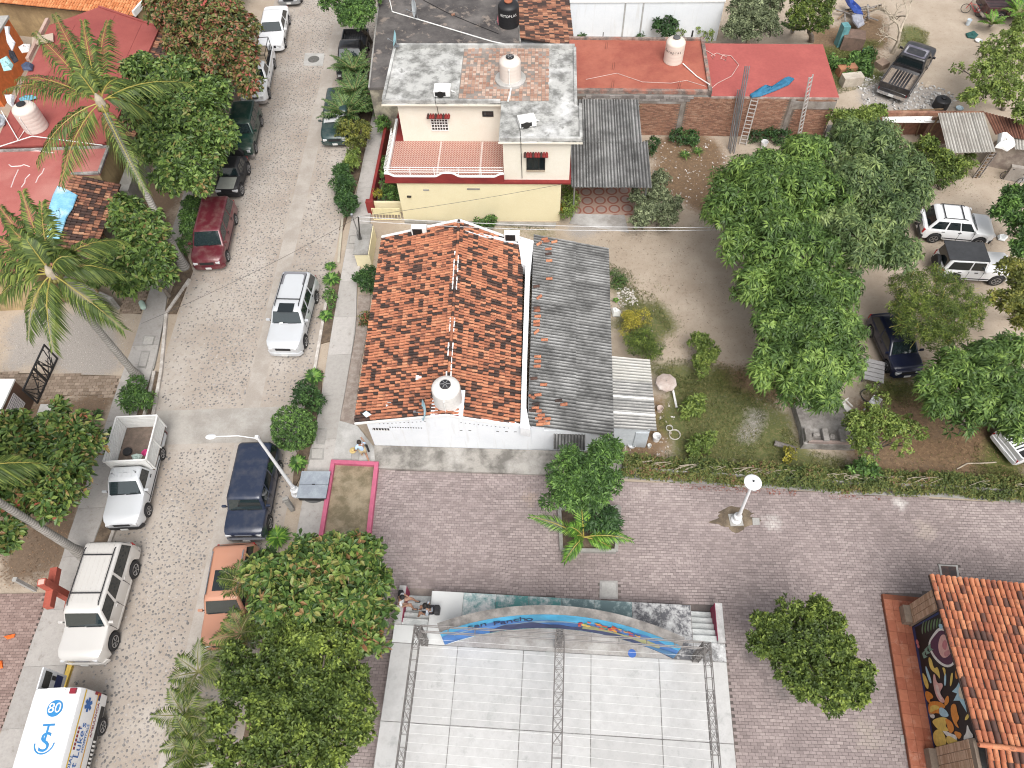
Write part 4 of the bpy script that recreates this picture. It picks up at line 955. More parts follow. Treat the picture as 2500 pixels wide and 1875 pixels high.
# -- brick building with red flat roofs
fb = frame2(A3(1190, 1040), A4(720, 1060)); bb = fb.thing('brick_building', 'long brick building with two flat terracotta red roofs', 'building')
red1 = stained((.37, .115, .075), (.29, .08, .055), light=(.4, .135, .09), scale=.5, bump=.05, fine=6, name='red_roof'); red2 = stained((.41, .105, .09), (.35, .085, .075), scale=.4, bump=.05, fine=6, name='red_roof')
zr1, zr2 = 3.25, 3.05
MB().box(-5.3, 3.55, .02, 5.75, 0, zr1 - .15).box(3.55, 11.6, .05, 5.6, 0, zr2 - .15).build('core_wall', M['concrete'], bb)
r1 = MB().box(-5.3, 3.5, .25, 5.6, zr1 - .15, zr1).build('roof', red1, bb); r2 = MB().box(3.72, 11.65, -.02, 5.65, zr2 - .15, zr2).build('roof', red2, bb)
m = MB(); m.box(-5.3, 3.5, .0, .25, zr1 - .15, zr1 + .08); m.box(-5.3, 3.5, 5.6, 5.8, zr1 - .15, zr1 + .14); m.box(3.5, 3.72, 0, 5.8, zr1 - .2, zr1 + .16)
m.build('roof_kerb', stained((.34, .26, .22), (.12, .1, .09), light=(.4, .15, .1), scale=2.2, lo=.4), r1)
br_ = MB().box(-.12, .12, -.03, .03, -.027, .027)
Ts = []
cols_ = (2.05, 8.9)
z = .06
rowi = 0
while z < zr2 - .12:
    u = -5.0 + (rowi % 2) * .125
    while u < 11.55:
        top = zr1 - .9 if u < 3.5 else zr2 - .2
        if all(abs(u - c) > .27 for c in cols_) and not (u < 2.1 and z > zr1 - .75) and not (8.9 < u < 11.6 and z > 2.15 and z < 2.75): Ts.append(Matrix.Translation((u, -.02 + random.uniform(-.012, .008), z)) @ Matrix.Rotation(random.uniform(-.02, .02), 4, 'Y'))
        u += .255
    z += .066; rowi += 1
fwall = MB().box(-5.3, 11.6, -.025, .018, 0, zr2 - .16).build('front_wall', stained((.25, .2, .16), (.14, .11, .09), scale=1.5, name='brick_mortar'), bb)
Ts = [t for t in Ts if t.translation.x > -.9]
lay_pieces(fwall, fb.M, br_.v, br_.f[:1] + br_.f[1:], Ts, ('brick', 'bricks'), M['brick'], 300, score=None)
m = MB()
for c in cols_: m.box(c - .13, c + .13, -.05, -.026, 0, zr2 - .18)
m.box(-5.2, 2.2, -.075, -.026, zr1 - .78, zr1 - .6); m.box(8.9, 11.62, -.072, -.026, 2.2, 2.75)
m.build('concrete_band', stained((.3, .27, .24), (.19, .16, .14), light=(.38, .36, .34), scale=1.4), bb)
Ts = []
for k in range(18):
    for j in range(2): Ts.append(Matrix.Translation((-4.2 + k * .38 + j * .19, -.06, zr1 - .5 + j * .19)))
b2 = MB().box(-.18, .18, -.05, .05, -.085, .085)
lay_pieces(bb, fb.M, b2.v, b2.f, Ts, ('block', 'blocks'), pair([(0, (.16, .14, .13)), (1, (.34, .31, .29))], name='grey_block'), 300)
m = MB(); m.box(3.7, 11.66, -.06, -.022, zr2 - .16, zr2 - .02); m.build('roof_edge', stained((.5, .42, .38), (.3, .22, .19), scale=2.0), r2)
for u, v in ((-2.9, 4.6), (-2.5, 2.3), (-2.6, .35), (1.6, .35)):
    for d in (0, .12): MB().cyl((u + d, v, zr1), (u + d + .02, v, zr1 + .55), .012, n=5).build('rebar', plain((.16, .07, .05), .8), bb)
for a in [((-4.2, 1.2), (-2.2, 1.9), (-.6, 1.0), (1.2, .9), (2.2, 1.2), (3.4, .6))]:
    MB().tube([(x, y, zr1 + .03) for x, y in a], .02, 5).build('roof_hose', plain((.55, .4, .36), .6), bb)
water_tank('cream water tank on the terracotta red roof', fb.M @ Vector((1.5, 3.35, zr1)), .62, 1.6, plain('#ddd2c6', .5, var=.04), spokes=False, lid=plain((.1, .1, .1), .6), txt='Rotoplas', ta=-1.9)
o = one('water_pipe', MB().tube([fb.M @ Vector(p) for p in ((2.1, 2.9, zr1 + .1), (2.9, 1.6, zr1 + .06), (3.6, .55, zr1 + .2))], .035, 6), M['white'], 'straight white pipe from the cream tank to the roof edge', 'pipe')
hs = [fb.M @ Vector((x, y, zr2 + .04)) for x, y in ((3.8, .7), (4.2, 1.2), (5.2, 2.0), (5.8, 3.2), (5.4, 4.2), (4.9, 4.3), (4.7, 3.9), (5.0, 3.7), (5.1, 4.1), (4.5, 4.5), (4.1, 4.2), (4.2, 3.9), (4.35, 4.2), (4.0, 4.6), (3.8, 4.8))]
one('garden_hose', MB().tube(hs, .025, 6), plain((.62, .42, .38), .6), 'pale hose looped on the right red roof', 'hose', sm=60)
# blue tarp hanging over the roof edge
tarp('blue tarp draped on the edge of the red roof', [A4(95, 735), A4(190, 670), A4(260, 680), A4(400, 592), A4(440, 612), A4(400, 655), A4(300, 700), A4(180, 745), A4(110, 755)], zr2 + .03, plain((.03, .16, .28), .5, var=.35, scale=4), lump=.14)
# -- open-air stage
fs = frame2(D2(1435, 290), D3(1510, 400), 0.9)
sg = fs.thing('stage', 'pale concrete open-air stage with curved painted wall and steps', 'stage')
ZS = 0.9; U0, U1 = -1.4, 12.37
pc = per_piece([(0, (.45, .445, .435)), (1, (.53, .525, .515))], 'object', .9, 2.5, spot=(.37, .37, .36), bump=.1, name='stage_slab')
m = MB(); m.prism([(U0, -12), (U1, -12), (U1, -1.5), (11.08, -1.5), (11.08, 0), (0, 0), (0, -1.5), (U0, -1.5)], 0, ZS - .03); m.build('base', stained((.4, .4, .39), (.2, .19, .18), scale=1.5), sg)
cu = [U0, 1.37, 4.1, 6.87, 9.63, U1]; cv = [-12, -8.25, -5.25, -2.25]; g = .018
for a, b in zip(cu, cu[1:]):
    for c, d in zip(cv, cv[1:]): MB().box(a + g, b - g, c + g, d - g, ZS - .06, ZS).build('slab', pc, sg)
def peel(c1, c2, lo=.45):
    t = NT('peeling_paint'); p = t.pos(); n = t.noise(p, 1.7, 9, .75); lo -= .06
    c = t.ramp(n, [(lo, c1), (lo + .07, c2), (lo + .2, (.66, .67, .66))]); t.set('Base Color', c); t.set('Roughness', .9); return t.m
pe = [peel((.52, .52, .51), (.6, .6, .59), .35), peel((.22, .2, .2), (.5, .5, .5), .5), peel((.09, .24, .24), (.3, .42, .42), .45), peel((.1, .27, .26), (.26, .36, .36), .52), peel((.13, .19, .2), (.28, .36, .36), .55), peel((.12, .12, .13), (.4, .4, .4), .52), peel((.2, .2, .2), (.45, .45, .45), .5)]
bu = [0.02, 1.4, 2.8, 4.2, 5.6, 7.0, 8.6, 9.8, 11.06]; bmi = [0, 1, 2, 3, 3, 4, 4, 5, 5]
MB().prism([(U0, -2.25 + g), (U0, -1.52), (-.02, -1.52), (-.02, -2.25 + g)], ZS - .06, ZS).build('slab', pe[0], sg)
MB().prism([(11.1, -2.25 + g), (11.1, -1.52), (U1, -1.52), (U1, -2.25 + g)], ZS - .06, ZS).build('slab', pe[6], sg)
for i, (a, b) in enumerate(zip(bu, bu[1:])): MB().box(a + .008, b - .008, -2.25 + g, -.01, ZS - .06, ZS).build('slab', pe[bmi[i + (1 if i else 0)]], sg)
# steps at both rear corners
stp = stained((.6, .62, .61), (.45, .47, .46), scale=1.6)
for a, b in ((-1.1, -.01), (11.09, 12.08)):
    st = MB().box(a, b, -1.5, -.0, 0, .02).build('steps', stp, sg)
    for k in range(5): MB().box(a, b, -1.5, -.06 - .29 * k, .17 * k + .021, .17 * (k + 1)).build('step', stp, st)
ck = stained((.58, .57, .56), (.42, .41, .4), scale=1.5)
for a, b, s_ in ((U0, -1.1, 1), (12.08, U1, -1)):
    c = MB().box(a, b, -1.5, .12, 0, ZS + .12).build('cheek_wall', ck, sg)
    x = b if s_ > 0 else a; MB().box(min(x, x + s_ * .02), max(x, x + s_ * .02), -1.4, .1, .1, ZS + .1).build('painted_face', plain((.3, .03, .08), .7), c)
# curved wall
uc, cv0, cv1 = 5.52, -2.22, -1.28
half = 4.7; R_ = (half ** 2 + (cv1 - cv0) ** 2) / (2 * (cv1 - cv0)); vc = cv1 - R_; aM = math.asin(half / R_)
ZT = 2.95
def arc(f, off=0.0): a = -aM + 2 * aM * f; return (uc + (R_ + off) * math.sin(a), vc + (R_ + off) * math.cos(a))
NA = 64
m = MB(); fr_ = [arc(i / NA) for i in range(NA + 1)]; bk = [arc(i / NA, .36) for i in range(NA + 1)]
zt = lambda i: ZT - .0
m.grid([[(x, y, ZS) for x, y in fr_], [(x, y, zt(0)) for x, y in fr_], [(x, y, zt(0)) for x, y in bk], [(x, y, ZS) for x, y in bk]])
for k in (0, NA): q = [(*fr_[k], ZS), (*fr_[k], ZT), (*bk[k], ZT), (*bk[k], ZS)]; m.quad(*(q if k else q[::-1]))
cw = m.build('curved_wall', stained((.27, .25, .23), (.15, .14, .13), light=(.38, .36, .34), scale=1.8, fine=8), sg, sm=40)
def band(f0, f1, lo, hi, off, mat, name='painted_band', n=80):
    m = MB(); r0, r1 = [], []
    for i in range(n + 1):
        f = f0 + (f1 - f0) * i / n; x, y = arc(f, -off); l, h = lo(f), hi(f); r0.append((x, y, ZS + .01 + 2.03 * min(l, h))); r1.append((x, y, ZS + .01 + 2.03 * h))
    m.grid([r0, r1]); return m.build(name, mat, cw)
sn = math.sin
band(0, 1, lambda f: 0, lambda f: 1, .004, plain((.06, .36, .6), .6, var=.3, scale=1.2))
band(0, 1, lambda f: 0, lambda f: .62 + .1 * sn(9 * f) + .05 * sn(31 * f), .007, plain((.05, .17, .45), .6, var=.35, scale=1.5))
band(.05, .62, lambda f: .42 + .06 * sn(14 * f), lambda f: .5 + .07 * sn(14 * f + 1), .010, plain((.22, .33, .42), .6, var=.3))
band(0.2, 1, lambda f: 0, lambda f: .34 + .1 * sn(17 * f + 2) + .04 * sn(53 * f), .013, plain((.035, .05, .13), .6, var=.4, scale=2))
band(.6, .93, lambda f: .22 + .05 * sn(19 * f), lambda f: .42 + .06 * sn(23 * f), .016, plain((.33, .33, .16), .6, var=.4, scale=2))
for k in range(46):
    f = random.uniform(.57, .82); c = random.choice([(.6, .1, .04), (.65, .3, .04), (.5, .04, .06), (.1, .3, .15), (.65, .45, .12), (.12, .1, .3)]); h0 = random.uniform(.38, .72) * (1 - abs(f - .68) * 1.2)
    band(f, f + random.uniform(.008, .025), lambda f_: h0, lambda f_: h0 + random.uniform(.05, .14), .019 + .0005 * k, plain(c, .6), 'painted_patch', 3)
band(.86, 1, lambda f: .05, lambda f: .3 + .12 * sn(20 * f), .022, plain((.07, .2, .38), .6, var=.3))
txt = 'San Pancho'
for k, chh in enumerate(txt):
    if chh == ' ': continue
    f = .125 + k * .0275; x, y = arc(f, -.03); a = -aM + 2 * aM * f
    text_mesh(chh, .62, 'letter', plain((.015, .02, .08), .6), cw, Matrix.Translation((x, y, ZS + 1.42 + .1 * sn(k))) @ Matrix.Rotation(-a, 4, 'Z') @ Matrix.Rotation(PI / 2, 4, 'X'), .004, (1, 1.25))
m = MB(); m.grid([[(*arc(i / 40, -.03), ZS + .005) for i in range(41)], [(arc(i / 40)[0], -2.24, ZS + .005) for i in range(41)]]); m.build('worn_floor', stained((.36, .34, .32), (.26, .24, .22), light=(.46, .45, .43), scale=1.5), sg)
MB().lathe([(.17, ZS + .006), (.17, ZS + .01), (.01, ZS + .011)], 20, Matrix.Translation((8.55, -2.12, 0))).build('paint_spot', plain((.04, .12, .4), .6), sg)
# lighting truss standing on the stage
tr = fs.thing('truss_frame', 'grey lattice truss frame standing over the concrete stage', 'truss')
def truss(a, b, w, bay, name, gap=None):
    a, b = Vector(a), Vector(b); d = (b - a); L = d.length; d.normalize(); s = d.cross(Vector((0, 0, 1)))
    s = s.normalized() if s.length > .1 else Vector((1, 0, 0)); t = d.cross(s); m = MB(); h = w / 2
    cr = [s * h + t * h, s * -h + t * h, s * -h + t * -h, s * h + t * -h]
    for c in cr: m.tube([a + c, b + c], .02, 5)
    n = max(1, int(L / bay))
    for i in range(n + 1):
        p = a + d * (L * i / n)
        for k in range(4): m.bar(p + cr[k], p + cr[(k + 1) % 4], .018)
    skipb = gap or []
    for i in range(n):
        if i in skipb: continue
        p, q = a + d * (L * i / n), a + d * (L * (i + 1) / n)
        for k in range(4): m.bar(p + cr[k], q + cr[(k + 1) % 4], .016); m.bar(p + cr[(k + 1) % 4], q + cr[k], .016)
    return m.build(name, plain((.2, .185, .175), .5, .2, var=.2), tr)
HB = 3.25
for u in (0.0, 5.52, 11.1): truss((u, -2.2 if u != 5.52 else -2.0, ZS), (u, -2.2 if u != 5.52 else -2.0, HB - .12), .24, .32, 'post')
truss((0.14, -2.2, HB), (5.38, -2.2, HB), .22, 1.0, 'beam', gap=range(9)); truss((5.66, -2.2, HB), (10.96, -2.2, HB), .22, 1.0, 'beam', gap=range(9))
for u in (0.0, 5.52, 11.1): truss((u, -2.1, HB + (.0 if u != 5.52 else .05)), (u, -11.5, HB), .26 if u != 5.52 else .34, .42, 'beam', gap=[2, 3, 9] if u != 5.52 else [9, 10])
for k in range(16): v = -2.6 - k * .3; MB().tube([(0.1, v, HB + .1), (5.5, v - .04, HB + .02), (11, v - .02 - .02 * k, HB + .1)], .004, 4).build('string', M['white'], tr)

# -- mural building, lower right
Bm, Am = P(D4(1520, 1510), .2), P(D4(1350, 570), .2)
fm = Fr(Bm, math.atan2(Am.y - Bm.y, Am.x - Bm.x) - PI / 2)
mu = fm.thing('mural_building', 'building with orange tile roof and black mural of flames and rose', 'building')
terr = stained((.4, .13, .07), (.3, .09, .05), light=(.46, .18, .1), scale=1.2, bump=.05, name='terracotta')
pf = MB().prism([(-1.02, -4), (4, -4), (4, 5.98), (-1.02, 5.98)], 0, .19).build('platform', stained((.3, .1, .05), (.2, .07, .04)), mu)
Ts = [Matrix.Translation((-1.0 + .34 * i + .17, -3.9 + .46 * j + .23, .2)) for i in range(8) for j in range(21) if -1.0 + .34 * i < .0 or j > 18]
b = MB().box(-.166, .166, -.226, .226, -.03, .006); b.f = b.f[1:]
lay_pieces(pf, fm.M, b.v, b.f, Ts, ('floor_tile', 'floor_tiles'), (terr, per_piece([(0, (.33, .1, .055)), (1, (.44, .16, .09))], 'object', .85, 6, spot=(.45, .22, .15), bump=.05)), 300)
HM = 3.05
blackp = stained((.012, .012, .014), (.008, .008, .009), scale=1.0, bump=.02, rough=.6)
MB().box(0.0, 8.5, -3.6, 5.5, .2, HM - .25).build('wall', stained((.6, .6, .58), (.4, .4, .38)), mu)
mw = MB().box(-.02, -.001, 0, 4.67, .2, HM + .25).build('mural', blackp, mu)
# brick piers at both ends of the mural
for v0, v1 in ((4.68, 5.5), (-.95, -.01)):
    pr_ = MB().box(-.12, -.002, v0, v1, .2, HM + (.05 if v0 > 0 else .3)).box(-.42, -.122, v0 + .05, v1 - .05, .2, .62).build('pier', stained((.33, .26, .2), (.22, .17, .13)), mu)
    Ts = [Matrix.Translation((-.128, (v0 + v1) / 2 + random.uniform(-.01, .01), .24 + .068 * k)) for k in range(int((HM - .2) / .068))]
    L_ = (v1 - v0) / 3 - .02
    Ts = [Matrix.Translation((-.13, v0 + (v1 - v0) * (j + .5) / 3, .66 + .068 * k)) for k in range(int((HM - .6) / .068)) for j in range(3)]
    b = MB().box(-.02, .02, -L_ / 2, L_ / 2, -.027, .027); lay_pieces(pr_, fm.M, b.v, b.f, Ts, ('brick', 'bricks'), pair([(0, (.4, .24, .15)), (1, (.6, .42, .3))], name='pale_brick'), 300)
MB().box(-.1, -.002, -3.6, -.96, .2, 2.6).build('white_panel', M['white_wall'], mu)
def onwall(q, u=-.021):
    c = fm.I @ Vector((0, 0, CAM_H)); p = fm.I @ P(q, 0); d = p - c; t = (u - c.x) / d.x; r = c + d * t; return r.y, r.z
def paint(pts, c, lay, R_=D4, smoothit=True):
    q = [onwall(R_(*p)) for p in pts]
    if smoothit:
        for _ in range(2): q = [x for i in range(len(q)) for x in (tuple(.75 * np.array(q[i]) + .25 * np.array(q[(i + 1) % len(q)])), tuple(.25 * np.array(q[i]) + .75 * np.array(q[(i + 1) % len(q)])))]
    q = [(max(.03, min(4.64, a)), max(.22, min(HM + .2, b))) for a, b in q]
    cc = [.04 * lay for _ in q]; n = len(q); x = -.021 - .0025 * lay
    bm = bmesh.new(); vsx = [bm.verts.new((x, a, b)) for a, b in q]
    try: f = bm.faces.new(vsx); bmesh.ops.triangulate(bm, faces=[f])
    except ValueError: pass
    me = bpy.data.meshes.new('painted_shape'); bm.to_mesh(me); bm.free(); me.materials.append(plain(c, .6, var=.15, scale=6)); link(bpy.data.objects.new('painted_shape', me), mw)
W_, YE, OR, PK, LB_, RD, GN, NV = (.75, .74, .7), (.75, .55, .14), (.72, .27, .05), (.72, .42, .38), (.4, .62, .72), (.5, .06, .06), (.1, .2, .07), (.03, .05, .16)
paint([(1345, 560), (1555, 435), (1560, 470), (1360, 580)], NV, 1, smoothit=False); paint([(1350, 580), (1370, 580), (1525, 1500), (1505, 1500)], NV, 1, smoothit=False); paint([(1650, 1500), (1890, 1440), (1890, 1475), (1640, 1525)], NV, 1, smoothit=False)
paint([(1465, 700), (1520, 610), (1560, 570), (1630, 600), (1680, 720), (1690, 850), (1630, 890), (1560, 860), (1500, 790)], W_, 1)
paint([(1480, 700), (1530, 630), (1570, 590), (1630, 620), (1665, 720), (1675, 840), (1625, 870), (1565, 840), (1512, 775)], (.09, .03, .07), 2)
paint([(1548, 700), (1580, 615), (1640, 660), (1660, 770), (1600, 820), (1560, 780)], PK, 3)
paint([(1575, 720), (1600, 660), (1625, 700), (1610, 760)], (.55, .2, .22), 4); paint([(1590, 770), (1640, 740), (1640, 790), (1605, 805)], (.6, .26, .27), 4)
paint([(1550, 550), (1580, 545), (1592, 575), (1565, 592)], LB_, 3)
for k in range(7): a = 1420 + k * 22; paint([(a, 600 - k * 8), (a + 10, 540 - k * 6), (a + 24, 520 - k * 4), (a + 14, 560), (a + 12, 640 - k * 10)], GN if k % 2 else (.16, .22, .16), 2)
for a, b_ in ((1445, 745), (1470, 720), (1425, 775)): paint([(a, b_), (a + 25, b_ - 25), (a + 22, b_ + 10), (a + 45, b_ + 25), (a + 15, b_ + 40)], (.2, .33, .26), 2, smoothit=False)
for a, b_, s_ in ((1385, 690, 1), (1395, 720, .8)): paint([(a, b_ - 30 * s_), (a + 18 * s_, b_), (a + 8, b_ + 25 * s_), (a - 10, b_)], (.6, .2, .2), 2)
fl = [([(1475, 800), (1500, 815), (1520, 900), (1550, 870), (1572, 985), (1540, 935), (1498, 905), (1480, 860)], YE), ([(1425, 920), (1450, 940), (1480, 1010), (1475, 1060), (1445, 1020)], YE), ([(1580, 880), (1612, 890), (1605, 960), (1595, 920)], YE), ([(1650, 930), (1668, 920), (1662, 1010), (1640, 1040)], YE),
      ([(1450, 870), (1465, 880), (1505, 1000), (1490, 1010), (1462, 940)], LB_), ([(1600, 930), (1615, 930), (1612, 1030), (1595, 1020)], LB_), ([(1690, 890), (1705, 910), (1710, 960), (1690, 980), (1680, 930)], OR),
      ([(1455, 1060), (1500, 1080), (1520, 1120), (1480, 1130), (1510, 1170), (1470, 1150), (1450, 1100)], OR), ([(1470, 1150), (1560, 1140), (1620, 1190), (1560, 1210), (1600, 1250), (1520, 1230), (1480, 1260)], OR), ([(1485, 1180), (1540, 1170), (1570, 1200), (1520, 1215), (1490, 1240)], YE),
      ([(1560, 1180), (1620, 1215), (1640, 1270), (1560, 1260)], LB_), ([(1650, 1170), (1690, 1160), (1700, 1230), (1720, 1280), (1690, 1300), (1720, 1360), (1680, 1330), (1650, 1250)], OR), ([(1660, 1190), (1685, 1190), (1690, 1260), (1670, 1260)], YE),
      ([(1500, 1290), (1590, 1260), (1640, 1290), (1600, 1330), (1650, 1380), (1560, 1370), (1520, 1330)], YE), ([(1600, 1270), (1660, 1300), (1680, 1370), (1640, 1400), (1620, 1330)], OR), ([(1505, 1390), (1560, 1350), (1600, 1390), (1620, 1470), (1600, 1500), (1530, 1500)], YE), ([(1560, 1340), (1640, 1390), (1700, 1410), (1690, 1470), (1620, 1420)], W_),
      ([(1620, 1400), (1690, 1440), (1730, 1480), (1660, 1500), (1610, 1460)], YE), ([(1670, 1370), (1740, 1390), (1720, 1440), (1690, 1420)], OR), ([(1775, 1310), (1800, 1380), (1830, 1410), (1810, 1480), (1760, 1480), (1745, 1420), (1770, 1390)], W_), ([(1780, 1370), (1810, 1420), (1795, 1465), (1770, 1440)], OR), ([(1815, 1310), (1860, 1340), (1870, 1390), (1835, 1375)], OR), ([(1825, 1325), (1850, 1345), (1855, 1380)], YE),
      ([(1755, 1290), (1770, 1250), (1800, 1230), (1790, 1270), (1775, 1290)], YE), ([(1480, 1230), (1530, 1250), (1520, 1280), (1490, 1270)], W_), ([(1600, 1130), (1630, 1090), (1640, 1150), (1600, 1190)], OR)]
for k, (p, c) in enumerate(fl): paint(p, c, 3 + k % 4)
paint([(1515, 935), (1530, 935), (1545, 1010), (1585, 1000), (1592, 1035), (1560, 1075), (1615, 1150), (1575, 1160), (1535, 1100), (1515, 1010)], PK, 8)
paint([(1530, 1010), (1555, 1020), (1560, 1060), (1590, 1130), (1570, 1130), (1540, 1070)], (.75, .6, .55), 9)
paint([(1720, 985), (1695, 1035), (1660, 1070), (1700, 1085), (1672, 1140), (1720, 1140), (1775, 1232), (1785, 1120), (1792, 1060), (1745, 1010)], LB_, 8, smoothit=False)
paint([(1725, 1020), (1760, 1030), (1772, 1090), (1755, 1135), (1720, 1120), (1708, 1060)], (.74, .64, .5), 9)
# tile roof of the mural building
mroof = MB().bar((-.2, -.28, 3.78), (8.5, -.28, 3.78), .12, .1).build('roof', terr, mu)
tile_slope(mroof, fm.M, Vector((8.2, 5.95, 3.02)), Vector((-.34, 5.95, 3.02)), Vector((-.2, -.2, 3.76)), Vector((8.2, -.2, 3.76)), .215, .36, M['tile_new'], deck=dk, limit=300)
tile_slope(mroof, fm.M, Vector((.05, -4, 3.2)), Vector((8.2, -4, 3.2)), Vector((8.2, -.35, 3.72)), Vector((.05, -.35, 3.72)), .215, .36, M['tile_new'], deck=dk, limit=60)
for k in range(22):
    bv, bf = barrel(.24, .42); o = MB().add(bv, bf).build('ridge_tile', M['tile_new'][1], mroof, sm=60); o.matrix_local = Matrix.Translation((-.2 + .38 * k, -.28, 3.8)) @ Matrix.Rotation(-PI / 2, 4, 'Z')

# -- dark-roofed building behind the cream house
db = thing('dark_roof_building', 'building with black-stained flat concrete roof behind the cream house', 'building', (-8.4, 41.6, 0))
DZ = 3.4
MB().box(.05, 9.6, .05, 22, 0, DZ - .18).build('wall', stained((.55, .5, .38), (.2, .18, .15), scale=.8), db)
dr = MB().box(0, 9.9, 0, 22, DZ - .18, DZ).build('roof', stained((.11, .1, .095), (.05, .045, .045), light=(.17, .155, .145), scale=.8, extra=(.24, .2, .17), lo=.35, hi=.6, fine=12, name='black_roof'), db)
MB().box(0, .1, 0, 22, DZ, DZ + .06).build('roof_edge', M['concrete'], dr)
e1 = thing('tiled_outbuilding', 'low outbuilding with blackened clay tile roof beside the black water tank', 'building', (1.5, 46, 0))
MB().box(.15, 3.5, .15, 12, 0, 2.8).build('wall', M['white_wall'], e1)
er = MB().box(.02, .12, 0, 12, 2.8, 3.4).build('roof', M['concrete'], e1)
tile_slope(er, Matrix.Translation((1.5, 46, 0)), Vector((3.75, -.1, 2.85)), Vector((3.95, 12, 2.85)), Vector((.1, 12, 3.45)), Vector((.1, .3, 3.45)), .2, .33, M['tile_moss'], deck=dk)
ww = thing('white_building', 'white rendered wall of a building behind the red roofs', 'building', (5.4, 51.2, 0), -.07)
MB().box(0, 11, 0, 8, 0, 2.95).build('wall', M['white_wall'], ww); MB().box(-.05, 11.05, -.06, 8, 2.95, 3.05).build('coping', M['white'], ww)
for u in (3.9, 5.2): MB().box(u, u + .12, -.02, -.001, 0, 2.9).build('drip_stain', stained((.45, .45, .44), (.35, .35, .34)), ww)
water_tank('black water tank on the black-stained roof', P(A2(2030, 185), DZ), .72, 1.6, plain((.018, .018, .02), .5), lid=plain((.35, .12, .06), .8), spokes=False, txt='ROTOPLAS', tc=M['white'])
sat_dish('grey-white satellite dish standing on the black-stained roof', P(A2(1325, 148), DZ), .62, (-1, -.25, .15), plain((.62, .66, .68), .5), mast=.85)
sat_dish('small pink satellite dish beside the black water tank', P(A2(1975, 195), DZ), .42, (-1, -.45, .2), plain((.7, .22, .26), .5), mast=.35)
one('roof_pipe', MB().tube([P(A2(*p), DZ + .05) for p in ((1110, 0), (1130, 90), (1500, 200), (1900, 320), (2110, 362))], .04, 6), M['white'], 'long white pipe crossing the black-stained roof', 'pipe')
one('roof_cable', MB().tube([P(A2(*p), DZ + .03) for p in ((1370, 0), (1560, 100), (1750, 180), (1950, 260))], .02, 5), M['dark_metal'], 'dark cable lying across the black-stained roof', 'cable')
one('broken_brick', MB().cbox((0, 0, .05), (.24, .12, .1), .3), M['brick'][1], 'single orange brick on the black-stained roof', 'brick', loc=P(A2(1600, 118), DZ))
# stand of black frames against the white wall
jk = thing('frame_stack', 'black metal frames and panels leaning on the white wall', 'frames', P(A3(830, 300)))
for x, w, h, solid in ((0, .5, 1.9, 1), (.75, .18, 1.8, 0), (1.35, .75, 1.9, 2), (1.25, .5, 1.4, 1)):
    m = MB()
    if solid == 1: m.box(x, x + w, .35, .4, 0, h)
    elif solid == 0: m.box(x, x + w, .3, .36, 0, h)
    else:
        for a, b in ((0, .05), (w - .05, w)): m.box(x + a, x + b, .42, .46, 0, h)
        m.box(x, x + w, .42, .46, h - .06, h); m.box(x, x + w, .42, .46, 0, .06)
    o = m.build('frame', M['black'] if solid else M['grey_wood'], jk); o.rotation_euler.x = -.12
    if solid == 2: MB().box(x + .05, x + w - .05, .43, .45, .06, h - .06).build('screen', plain((.4, .41, .42), .7), o)
MB().box(.2, 2.6, -.3, .2, 0, .7).build('cabinet', M['black'], jk)
one('steel_pole', MB().cyl((0, 0, 0), (.05, -.25, 3.3), .04, n=8), M['black'], 'thin black pole standing before the white wall', 'pole', loc=P(A3(930, 290)))

# -- houses on the left edge
pinkr = stained((.41, .13, .11), (.34, .09, .08), light=(.46, .19, .16), scale=.5, lo=.3, bump=.05, extra=None, name='pink_roof'); deepr = stained((.31, .075, .062), (.25, .055, .05), light=(.36, .1, .085), scale=.5, lo=.3, bump=.05, name='deep_red_roof')
h1 = thing('red_roof_house', 'house with deep red flat roof behind the coconut palm', 'house', (-28, 38, 0))
p1 = [(-28.9, 52.9), (-23.8, 49.9), (-24.0, 44), (-24.3, 37.5), (-31.2, 37.6), (-31.9, 50.8)]
l1 = [(x + 28, y - 38) for x, y in p1]
MB().prism([(x * .98, y * .98 + .1) for x, y in l1], 0, 3.05).build('wall', M['tan_wall'], h1)
rr = MB().prism(l1, 3.05, 3.2).build('roof', deepr, h1)
m = MB()
for a, b in ((0, 1), (3, 4)): m.bar((*l1[a], 3.24), (*l1[b], 3.24), .14, .1)
m.build('roof_kerb', deepr, rr)
m = MB()
for x in (-2.2, .4, 2.6): m.bar((x, .2, 3.203), (x + .2, 14 - abs(x) * .6, 3.203), .03, .01)
m.build('roof_seam', plain((.2, .04, .035), .8), rr)
tile_slope(rr, Matrix.Translation((-28, 38, 0)), Vector((4.9, .3, 2.6)), Vector((5.2, 11.8, 2.6)), Vector((4.15, 11.8, 3.0)), Vector((3.75, .3, 3.0)), .2, .32, M['tile_moss'], deck=dk)
h2 = thing('pink_roof_house', 'house with faded pink-red flat roof and tile awning beside the palms', 'house', (-28, 30, 0))
p2 = [(-24.15, 37.35), (-24.1, 35.0), (-25.75, 35.0), (-25.9, 27.2), (-35, 27.2), (-35, 37.45)]; l2 = [(x + 28, y - 30) for x, y in p2]
MB().prism([(x * .985, y) for x, y in l2], 0, 2.85).build('wall', M['tan_wall'], h2)
r2_ = MB().prism(l2, 2.85, 3.0).build('roof', pinkr, h2)
m = MB()
for a, b in ((0, 1), (0, 5), (1, 2)): m.bar((*l2[a], 3.05), (*l2[b], 3.05), .16, .12)
m.build('roof_kerb', stained((.4, .38, .36), (.2, .19, .18), scale=2), r2_)
